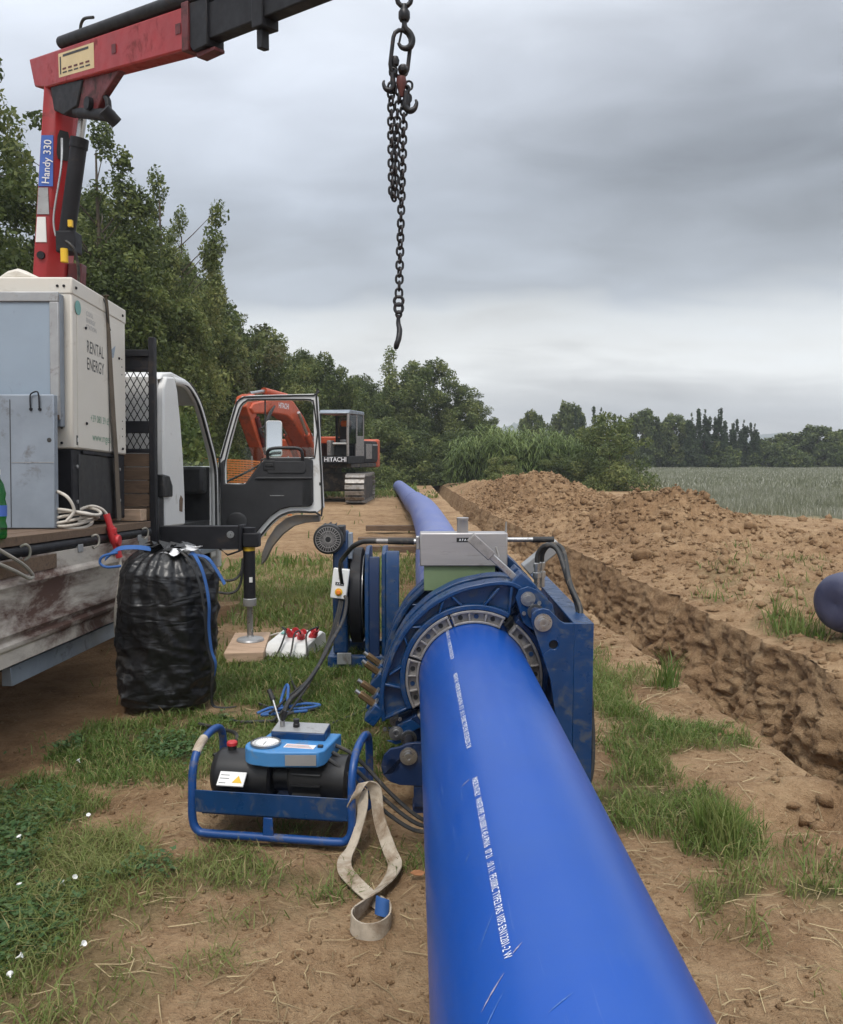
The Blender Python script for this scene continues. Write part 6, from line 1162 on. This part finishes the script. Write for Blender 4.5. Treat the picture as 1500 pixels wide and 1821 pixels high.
# ================================================================ hook and chain sling
def link_path(L, W): # racetrack in the x-z plane, hanging down from z = 0
    r_ = W/2; return [(r_*math.cos(R(a)), 0, r_*math.sin(R(a))) for a in range(0, 181, 30)]+[(r_*math.cos(R(a)), 0, -(L-W)+r_*math.sin(R(a))) for a in range(180, 361, 30)]
hk = thing('crane_hook', 'heavy black swivel hook hanging from the crane boom', 'hook', (-.077, 3.9, 3.30))
mb().tube([(x, y, z+.33) for x, y, z in link_path(.12, .062)], .011, 10, True).build('top_link', 'chain_black', hk); mb().tube([(0, x*.9, z+.46) for x, y, z in link_path(.14, .07)], .012, 10, True).build('boom_shackle', 'chain_black', hk)
mb().lathe([(0, .175), (.020, .178), (.026, .19), (.026, .215), (.018, .228), (.012, .25), (0, .25)], n=18).build('swivel', 'chain_black', hk)
hpth = catmull([(0, 0, .18), (.004, 0, .150), (.026, 0, .125), (.036, 0, .098), (.028, 0, .070), (.008, 0, .060), (-.014, 0, .066), (-.026, 0, .084)], 6); mb().tube(hpth, list(np.interp(np.linspace(0, 1, len(hpth)), [0, .3, .6, 1], [.011, .014, .015, .007])), 12).build('hook_body', 'chain_black', hk); mb().cyl((-.004, -.0, .168), (-.022, 0, .088), .005, n=8).build('safety_latch', 'chain_black', hk)
ch_ = thing('chain_sling', 'black chain sling with grab hooks and one long leg hanging from the crane hook', 'chain', (-.09, 3.9, 2.03))
CO = Vector(ch_.location)
def cput(o): o.data.transform(Matrix.Translation(-CO)); return o
o = mb().tube([(x*1.0, y, z) for x, y, z in link_path(.20, .085)], .0095, 10, True).build('master_link', 'chain_black', ch_); o.data.transform(Matrix.Translation(Vector((-.087, 3.9, 3.395))-CO) @ Matrix.Rotation(R(7), 4, 'Y') @ Matrix.Rotation(R(25), 4, 'Z'))
LK = bpy.data.meshes.new('chain_link'); tmp = mb().tube(catmull(link_path(.0425, .0300), 1, True), .0056, 8, True).build('chain_link', 'chain_black', ch_); LK = tmp.data; bpy.data.objects.remove(tmp)
def chain(p0, p1, n, ph=0):
    p0, p1 = Vector(p0), Vector(p1); d = (p1-p0); rot = Vector((0, 0, -1)).rotation_difference(d.normalized()).to_matrix().to_4x4(); pitch = d.length/n
    for k in range(n):
        o = bpy.data.objects.new('chain_link', LK); COL.objects.link(o); o.parent = ch_
        o.matrix_local = Matrix.Translation(p0+d*(k/n)-CO+Vector((0, 0, .004))) @ rot @ Matrix.Rotation(R(20+90*((k+ph) % 2)+random.uniform(-14, 14)), 4, 'Z') @ Matrix.Scale(pitch/.0315, 4, (0, 0, 1)) @ Matrix.Translation((0, 0, -.010))
chain((-.137, 3.90, 3.175), (-.132, 3.90, 2.72), 15); chain((-.132, 3.90, 2.72), (-.122, 3.905, 2.695), 1, 1); chain((-.108, 3.91, 3.09), (-.121, 3.90, 2.71), 12, 1); chain((-.079, 3.90, 3.10), (-.103, 3.90, 2.265), 27)
chain((-.120, 3.90, 3.31), (-.137, 3.90, 3.17), 4, 1); chain((-.055, 3.90, 3.21), (-.066, 3.9, 3.10), 4); chain((-.098, 3.89, 3.22), (-.104, 3.90, 3.09), 4, 1); chain((-.085, 3.905, 3.22), (-.079, 3.90, 3.10), 4)
def grab(p, flip, s=1.0, m='chain_black', name='grab_hook', rz=0):
    pts = catmull([(0, 0, .012), (0, 0, -.02), (.002, 0, -.045), (-.012, 0, -.062), (-.032, 0, -.056), (-.042, 0, -.034), (-.038, 0, -.020)], 5); o = mb().tube([(x*flip*s, y*s, z*s) for x, y, z in pts], [v*s for v in np.interp(np.linspace(0, 1, len(pts)), [0, .25, .6, 1], [.010, .013, .012, .004])], 10).build(name, m, ch_)
    e = mb().tube([(.013*s*math.cos(a), 0, .02*s+.013*s*math.sin(a)) for a in np.linspace(0, 6.283, 14, endpoint=False)], .006*s, 8, True).build('hook_eye', m, ch_)
    for q in (o, e): q.data.transform(Matrix.Translation(Vector(p)-CO) @ Matrix.Rotation(rz, 4, 'Z'))
grab((-.128, 3.885, 3.235), 1, 1.0); grab((-.070, 3.885, 3.155), -1, 1.15)
cput(mb().lathe([(0, .02), (.014, .016), (.020, -.0), (.016, -.02), (.0, -.026)], (-.118, 3.895, 3.305), 'z', 14).build('chain_coupling', 'chain_black', ch_)); cput(mb().lathe([(0, .03), (.020, .024), (.024, .0), (.016, -.03), (.010, -.06), (.0, -.064)], (-.090, 3.885, 3.205), 'z', 14).build('chain_shortener', 'hook_red', ch_)); cput(mb().lathe([(0, .022), (.022, .015), (.024, -.005), (.012, -.022), (0, -.024)], (-.082, 3.885, 3.262), 'y', 14).build('shortener_pin', 'chain_black', ch_)); cput(mb().lathe([(0, .02), (.013, .014), (.014, -.03), (.008, -.05), (0, -.052)], (-.063, 3.895, 3.14), 'z', 12).build('chain_coupling', 'chain_black', ch_))
cput(mb().tube([(-.104+.020*math.cos(a), 3.9, 2.248+.020*math.sin(a)) for a in np.linspace(0, 6.283, 18, endpoint=False)], .0075, 8, True).build('coupling_ring', 'chain_black', ch_)); cput(mb().tube([(-.104+.018*math.cos(a), 3.9+.006*math.sin(a), 2.215+.022*math.sin(a)) for a in np.linspace(0, 6.283, 18, endpoint=False)], .0075, 8, True).build('coupling_ring', 'chain_black', ch_)); cput(mb().box(-.126, -.082, 3.89, 3.91, 2.224, 2.238).build('coupling_pin', 'chain_black', ch_, .003))
pts = catmull([(-.104, 3.9, 2.185), (-.106, 3.9, 2.15), (-.100, 3.89, 2.115), (-.104, 3.875, 2.075), (-.112, 3.87, 2.05), (-.116, 3.88, 2.036), (-.113, 3.905, 2.05), (-.112, 3.915, 2.085)], 5); cput(mb().tube(pts, list(np.interp(np.linspace(0, 1, len(pts)), [0, .3, .6, 1], [.008, .013, .013, .006])), 10).build('load_hook', 'chain_black', ch_)); cput(mb().tube([(-.104+.011*math.cos(a), 3.9, 2.188+.014*math.sin(a)) for a in np.linspace(0, 6.283, 14, endpoint=False)], .006, 8, True).build('hook_eye', 'chain_black', ch_))

# ================================================================ excavator (local: faces -y)
ex = thing('excavator', 'orange tracked excavator with dark cab standing behind the open lorry door', 'excavator', (-3.30, 28, 0), (0, 0, R(-13)))
UM = Matrix.Translation((.2, 0, 0)) @ Matrix.Rotation(R(11), 4, 'Z')
def ebox(x0, x1, y0, y1, z0, z1, name, m, bevel=.03): return mb().box(x0, x1, y0, y1, z0, z1).build(name, m, ex, bevel)
for sx_ in (-1, 1):
    o = mb().prism([(-1.85, .45), (-1.75, .75), (-1.45, .88), (1.45, .88), (1.75, .75), (1.85, .45), (1.70, .14), (1.45, .05), (-1.45, .05), (-1.70, .14)], sx_*1.1-.22, sx_*1.1+.22, 'x').build('track_frame', 'underbody', ex, .02); o.data.transform(UM)
    loop = catmull([(0, -1.5, .035), (0, -1.80, .16), (0, -1.93, .45), (0, -1.82, .74), (0, -1.5, .93), (0, 0, .90), (0, 1.5, .93), (0, 1.82, .74), (0, 1.93, .45), (0, 1.80, .16), (0, 1.5, .035), (0, 0, .03)], 40, True); acc = 0; last = loop[0]; shoes = []
    seg = []; tot = sum((loop[(i+1) % len(loop)]-loop[i]).length for i in range(len(loop))); n = 46; step = tot/n; d0 = 0; nxt = 0
    for i in range(len(loop)):
        a, b2 = loop[i], loop[(i+1) % len(loop)]; L = (b2-a).length
        while nxt < d0+L and len(shoes) < n: t = (nxt-d0)/L; shoes.append((a.lerp(b2, t), (b2-a).normalized())); nxt += step
        d0 += L
    for c, t in shoes:
        nrm = Vector((0, -t.z, t.y)); Ms = Matrix(((1, 0, 0, sx_*1.1), (0, t.y, nrm.y, c.y), (0, t.z, nrm.z, c.z), (0, 0, 0, 1)))
        o = mb().box(-.30, .30, -.066, .066, -.018, .012, Ms).box(-.30, .30, -.070, -.036, -.075, -.018, Ms).build('track_shoe', 'track_steel', ex); o.data.transform(UM)
o = mb().box(-.88, .88, -.6, .6, .35, .95).build('undercarriage', 'underbody', ex, .05); o.data.transform(UM); mb().lathe([(.65, .94), (.65, 1.12)], n=28).build('slew_ring', 'underbody', ex)
ebox(-1.30, 1.30, -.85, 2.35, 1.12, 1.26, 'turntable', 'underbody'); ebox(-1.32, -.35, -.7, 2.1, 1.27, 2.05, 'tool_box', 'orange_paint', .06); ebox(.36, 1.33, .45, 2.1, 1.27, 2.0, 'side_cover', 'black_paint', .04); ebox(1.331, 1.345, .62, 1.3, 1.4, 1.9, 'cover_louvre', 'cast_grey', .004); ebox(1.335, 1.35, 1.4, 2.0, 1.4, 1.9, 'cover_door', 'galvanised_light', .004)
mb().prism([(-1.33, 1.95), (1.33, 1.95), (1.37, 2.2), (1.25, 2.5), (.8, 2.72), (0, 2.8), (-.8, 2.72), (-1.25, 2.5), (-1.37, 2.2)], 1.10, 2.08, 'z').build('counterweight', 'orange_paint', ex, .06); ebox(-.9, .9, .6, 1.9, 1.9, 2.15, 'engine_hood', 'orange_paint', .05)
mb().prism([(1.40, 1.36), (2.0, 1.36), (2.0, 1.85), (1.40, 1.85)], 1.346, 1.352, 'x').build('cover_panel', 'black_paint', ex)
# cab
cx0, cx1, cy0, cy1 = .36, 1.34, -1.30, .42
ebox(cx0, cx1, cy0, cy1, 1.265, 1.50, 'cab_sill', 'black_paint', .02); lettering('HITACHI', .20, 'text_white', ex, ((cx0+cx1)/2+.06, cy0-.012, 1.385), (1, 0, 0), (0, 0, 1), 'CENTER', 'cab_lettering', 1.0, .95, .004)
mb().prism([(cy0+.05, 2.86), (cy0+.18, 2.95), (cy1-.05, 2.95), (cy1, 2.88), (cy1, 2.84), (cy0+.05, 2.82)], cx0-.01, cx1+.01, 'x').build('cab_roof', 'galvanised', ex, .03)
for px_, py_, l in ((cx0+.03, cy0+.03, .05), (cx1-.03, cy0+.03, .05), (cx0+.03, cy1-.03, 0), (cx1-.04, cy1-.04, 0), (cx1-.04, -.35, 0)):
    mb().tube([(px_, py_, 1.5), (px_, py_, 2.3), (px_, py_+l*1.5, 2.86)], .045, 8).build('cab_pillar', 'cast_grey' if px_ > 1 else 'black_paint', ex)
ebox(cx0+.02, cx1-.02, cy1-.03, cy1, 1.5, 2.1, 'cab_rear_wall', 'black_paint', .01); ebox(cx1-.035, cx1-.012, -.30, cy1-.08, 1.5, 2.15, 'cab_door_panel', 'cast_grey', .01); ebox(cx1-.028, cx1-.020, -.30, cy1-.08, 2.16, 2.82, 'side_window', 'glass_dark', 0); ebox(cx1-.028, cx1-.020, cy0+.08, -.40, 1.9, 2.80, 'side_window', 'glass_dark', 0)
ebox(cx0+.06, cx1-.06, cy1-.02, cy1-.012, 2.12, 2.82, 'rear_window', 'glass_dark', 0); ebox(cx0+.25, cx1-.25, -.55, .05, 1.5, 1.85, 'seat', 'dark_interior', .05); ebox(cx0+.25, cx1-.25, .0, .16, 1.8, 2.55, 'seat_back', 'dark_interior', .05); ebox(cx0+.30, cx1-.30, -.02, .12, 2.45, 2.66, 'hi_vis_vest', 'hivis', .05); ebox(cx0+.12, cx0+.26, -.9, -.5, 1.5, 2.0, 'console', 'cast_grey', .03)
mb().lathe([(0, .02), (.14, .0), (.15, -.06), (0, -.07)], (.95, -.5, 2.02), 'z', 14).build('seat_cushion', 'galvanised_light', ex); ebox(.62, 1.10, -.75, -.45, 1.86, 1.93, 'paper_bag', 'white_label', .03)
mb().tube(catmull([(.10, -1.1, 1.5), (.08, -1.1, 2.1), (.02, -1.1, 2.2), (-.25, -1.1, 2.2)], 5), .03, 8).build('hand_rail', 'galvanised_light', ex); mb().tube([(cx0+.02, cy0+.02, 2.2), (cx0-.15, cy0-.1, 2.3)], .02, 8).build('mirror_stay', 'black_paint', ex)
# boom, stick, bucket
zs = lambda P_: [(a, 1.2+(c-1.2)*.745) for a, c in P_]; z1_ = lambda c: 1.2+(c-1.2)*.745
bo_ = [(-.20, 1.45), (-.75, 2.15), (-1.9, 3.25), (-2.7, 3.78), (-3.2, 3.90), (-3.9, 3.85), (-5.55, 3.50), (-5.75, 3.30), (-5.55, 3.12), (-4.0, 3.22), (-3.2, 3.18), (-2.7, 2.98), (-1.6, 2.10), (-.55, 1.40)]
mb().prism(zs(bo_), -.38, .10, 'x').build('boom', 'orange_paint', ex, .04); o = lettering('HITACHI', .22, 'text_white', ex, (.104, -3.5, z1_(3.54)), (0, 1, .0), (0, 0, 1), 'CENTER', 'boom_lettering', 1, .9, .004)
mb().prism(zs([(-5.0, 3.62), (-5.4, 3.85), (-5.75, 3.72), (-5.9, 3.35), (-5.2, 2.2), (-4.35, .85), (-4.05, .95), (-4.5, 1.9), (-5.25, 3.1)]), -.32, .04, 'x').build('stick', 'orange_paint', ex, .03)
mb().prism([(-4.9, 1.05), (-4.5, .95), (-4.0, .75), (-3.8, .35), (-4.1, .12), (-4.6, .10), (-4.95, .35), (-5.0, .8)], -.55, .28, 'x').build('bucket', 'underbody', ex, .03)
mb().cyl((-.14, -2.75, z1_(3.98)), (-.14, -4.35, z1_(4.05)), .10, n=14).build('stick_cylinder', 'orange_paint', ex); mb().cyl((-.14, -4.3, z1_(4.05)), (-.14, -5.3, z1_(3.86)), .05, n=10).build('stick_piston', 'steel', ex); mb().prism(zs([(-2.4, 3.55), (-2.6, 4.05), (-2.85, 4.08), (-3.1, 3.85)]), -.24, -.04, 'x').build('cylinder_bracket', 'orange_paint', ex, .02)
for xx in (-.48, .20): mb().cyl((xx, -.95, 1.35), (xx, -1.9, z1_(2.5)), .09, n=12).build('boom_cylinder', 'orange_paint', ex); mb().cyl((xx, -1.85, z1_(2.45)), (xx, -2.6, z1_(3.35)), .05, n=10).build('boom_piston', 'steel', ex)
mb().cyl((.08, -5.35, z1_(3.0)), (.08, -4.75, z1_(1.7)), .07, n=10).build('bucket_cylinder', 'red_dark', ex)
for k in range(3): mb().tube(catmull([(.12, -4.2, z1_(3.5)), (.16, -4.7, z1_(3.2-.1*k)), (.18, -5.1, z1_(2.7-.2*k)), (.1, -5.25, z1_(2.6))], 6), .022, 6).build('hydraulic_hose', 'cable_black', ex)
# orange safety net
sf = thing('safety_fence', 'orange plastic safety net seen low through the lorry door window', 'fence', (-4.05, 20, .06))
for k, xx in enumerate((-1.0, .0, .85)): mb().cyl((xx, .15*k, 0), (xx, .15*k, 1.45), .02, n=8).build('post', 'steel', sf)
b = mb()
for k in range(22): z0 = .12+k*.057; b.add([(-1.2, -.05, z0+.06), (0, -.02, z0), (.95, .12, z0-.09), (.95, .12, z0-.055), (0, -.02, z0+.036), (-1.2, -.05, z0+.095)], [(0, 1, 4, 5), (1, 2, 3, 4)])
for k in range(30): xx = -1.2+k*.074; b.box(xx, xx+.012, -.03+(.1 if xx > .3 else 0)*(xx-.3), -.024+(.1 if xx > .3 else 0)*(xx-.3), .12, 1.33)
b.build('net', 'fence_orange', sf, 0, 0, False)

# ================================================================ bindweed flowers, leaf
FLW = None
for k, (x, y, lab) in enumerate([(-1.686, 4.05, 'small white flower at the upper edge of the left grass'), (-1.394, 3.433, 'small white flower beside the bare patch'), (-1.571, 3.198, 'small white flower at the left edge level with the gauge unit'), (-1.408, 2.855, 'lone small white flower at the left edge'), (-1.261, 2.866, 'left flower of the white pair in the grass'), (-1.232, 2.90, 'right and larger flower of the white pair in the grass'), (-1.028, 2.469, 'small white flower low in the grass near the bare earth'), (-1.196, 2.419, 'upper flower of two near the lower left corner'), (-1.187, 2.335, 'lowest white flower near the lower left corner')]):
    z = float(ground_h(np.array([x]), np.array([y]))[0])+.07; r = thing('bindweed_flower', lab, 'flower', (x, y, z-.02), (R(25*math.sin(k*2.1)), R(-30+14*k), k), 'white bindweed flowers'); r.scale = (.5, .5, .5)
    if FLW is None:
        c_ = mb().lathe([(.003, -.03), (.005, -.012), (.011, 0), (.019, .006), (.018, .008), (.010, .003), (.003, -.008)], n=14).build('petals', 'flower_white', r); s_ = mb().tube([(0, 0, -.03), (.004, 0, -.05), (.01, .004, -.075)], .0016, 5).build('stem', 'weed_leaf', r); FLW = (c_, s_)
    else:
        for q in FLW: dup(q, parent=r)
o = mb().prism([(-.03, 0), (-.01, .014), (.012, .016), (.034, .004), (.014, -.012), (-.012, -.012)], 0, .002, 'z').build('dry_leaf', 'leaf_dry', None) if 'leaf_dry' in MATS else None
mat('leaf_dry', (.36, .16, .07), .7, var=.25, scale=40)
o = mb().prism([(-.03, 0), (-.01, .014), (.012, .016), (.034, .004), (.014, -.012), (-.012, -.012)], 0, .002, 'z').build('dry_leaf', 'leaf_dry', None); o.location = (-.015, 2.97, .03); o.rotation_euler = (.3, .2, .4); tag(o, 'single orange brown dry leaf left of the blue pipe', 'leaf')

# put every root that was built in world coordinates at its own base
bpy.context.view_layer.update()
for r in [o for o in bpy.data.objects if o.parent is None and o.type == 'EMPTY' and o.location.length < 1e-6]:
    pts = [c.matrix_world @ Vector(v) for c in r.children for v in c.bound_box]
    if not pts: continue
    L = Vector(((min(p_.x for p_ in pts)+max(p_.x for p_ in pts))/2, (min(p_.y for p_ in pts)+max(p_.y for p_ in pts))/2, min(p_.z for p_ in pts))); r.location = L
    for c in r.children: c.location = c.location-L

# smaller pieces belong to the part they sit on
PARTS = {'gauge_dial': 'gauge_rim', 'gauge_needle': 'gauge_rim', 'gauge_scale': 'gauge_rim', 'instruction_label': 'gauge_box', 'label_line': 'gauge_box', 'toggle_switch': 'gauge_box', 'type_plate': 'gauge_box', 'valve_panel': 'valve_case', 'pressure_knob': 'valve_case', 'lever_base': 'valve_case', 'lever_knob': 'valve_case', 'lever_arm': 'valve_case',
         'filler_neck': 'oil_tank', 'filler_cap': 'oil_tank', 'motor_fin': 'motor', 'warning_triangle': 'warning_plate', 'warning_text': 'warning_plate', 'lever_grip': 'pump_lever', 'lever_socket': 'pump_lever', 'tape_wrap': 'tube_frame', 'centre_foot': 'tube_frame',
         'fan_grille': 'motor', 'cooling_fin': 'motor', 'terminal_box': 'motor', 'label_plate': 'control_box', 'stop_button': 'control_box', 'stop_button_ring': 'control_box', 'switch_plate': 'control_box', 'switch_knob': 'control_box', 'hanging_hook': 'control_box', 'disc_ring': 'cutting_disc',
         'name_plate': 'casing', 'top_knob': 'casing', 'cable_bracket': 'casing', 'locating_pin': 'casing', 'hole_shade': 'end_plate', 'rod_nut': 'guide_rod', 'swing_bolt_sleeve': 'swing_bolt', 'locking_pin': 'swing_bolt', 'channel_end_cap': 'side_channel',
         'load_chart': 'boom', 'chart_boom': 'boom', 'chart_column': 'boom', 'chart_figures': 'boom', 'boom_boss': 'boom', 'boom_collar': 'boom', 'name_sticker': 'column', 'sticker_lettering': 'column', 'faded_sticker': 'column', 'column_opening': 'column', 'column_rib': 'column', 'lift_piston': 'lift_cylinder', 'cylinder_collar': 'lift_cylinder', 'leg_piston': 'leg_tube', 'leg_gland': 'leg_tube', 'yellow_sticker': 'leg_tube', 'beam_end_plate': 'stabiliser_beam',
         'rental_lettering': 'cabinet', 'energy_lettering': 'cabinet', 'phone_lettering': 'cabinet', 'web_lettering': 'cabinet', 'faded_lettering': 'cabinet', 'round_sticker': 'cabinet', 'serial_sticker': 'cabinet', 'serial_print': 'cabinet', 'side_door': 'cabinet', 'door_gap': 'cabinet', 'base_door': 'base_frame',
         'track_shoe': 'track_frame', 'cab_lettering': 'cab_sill', 'boom_lettering': 'boom', 'stick_piston': 'stick_cylinder', 'boom_piston': 'boom_cylinder', 'cover_panel': 'counterweight', 'cover_louvre': 'side_cover', 'cover_door': 'side_cover', 'seat_cushion': 'seat', 'bolt_head': 'cabinet', 'rust_spot': 'front_frame', 'handle_stud': 'body', 'wire_handle': 'body', 'seam': 'body', 'crease': 'body', 'lock': 'body', 'label': 'body'}
base_name = lambda o: o.name.split('.')[0]
bpy.context.view_layer.update()
for r in [o for o in bpy.data.objects if o.parent is None and o.type == 'EMPTY']:
    kids = list(r.children); by = {}
    for c in kids: by.setdefault(base_name(c), []).append(c)
    for c in kids:
        tgt = PARTS.get(base_name(c))
        if tgt in by and base_name(c) != tgt and not (base_name(r) == 'loader_crane' and base_name(c) == 'bolt_head'):
            ctr = lambda o: sum(((o.matrix_world @ Vector(v)) for v in o.bound_box), Vector())/8
            q = min(by[tgt], key=lambda o: (ctr(o)-ctr(c)).length); c.parent = q; c.location = c.location-q.location
# ================================================================ air
hz = MB().box(-1600, 1600, -60, 1750, -9, 95).build('haze', None, None, 0, 0); tag(hz, kind='stuff')
m = bpy.data.materials.new('haze_air'); m.use_nodes = True; t = m.node_tree; t.nodes.remove(t.nodes['Principled BSDF']); pv = N(t, 'ShaderNodeVolumePrincipled'); pv.inputs['Color'].default_value = (.82, .87, .93, 1); pv.inputs['Density'].default_value = .0009; t.links.new(pv.outputs[0], t.nodes['Material Output'].inputs['Volume']); hz.data.materials.append(m)
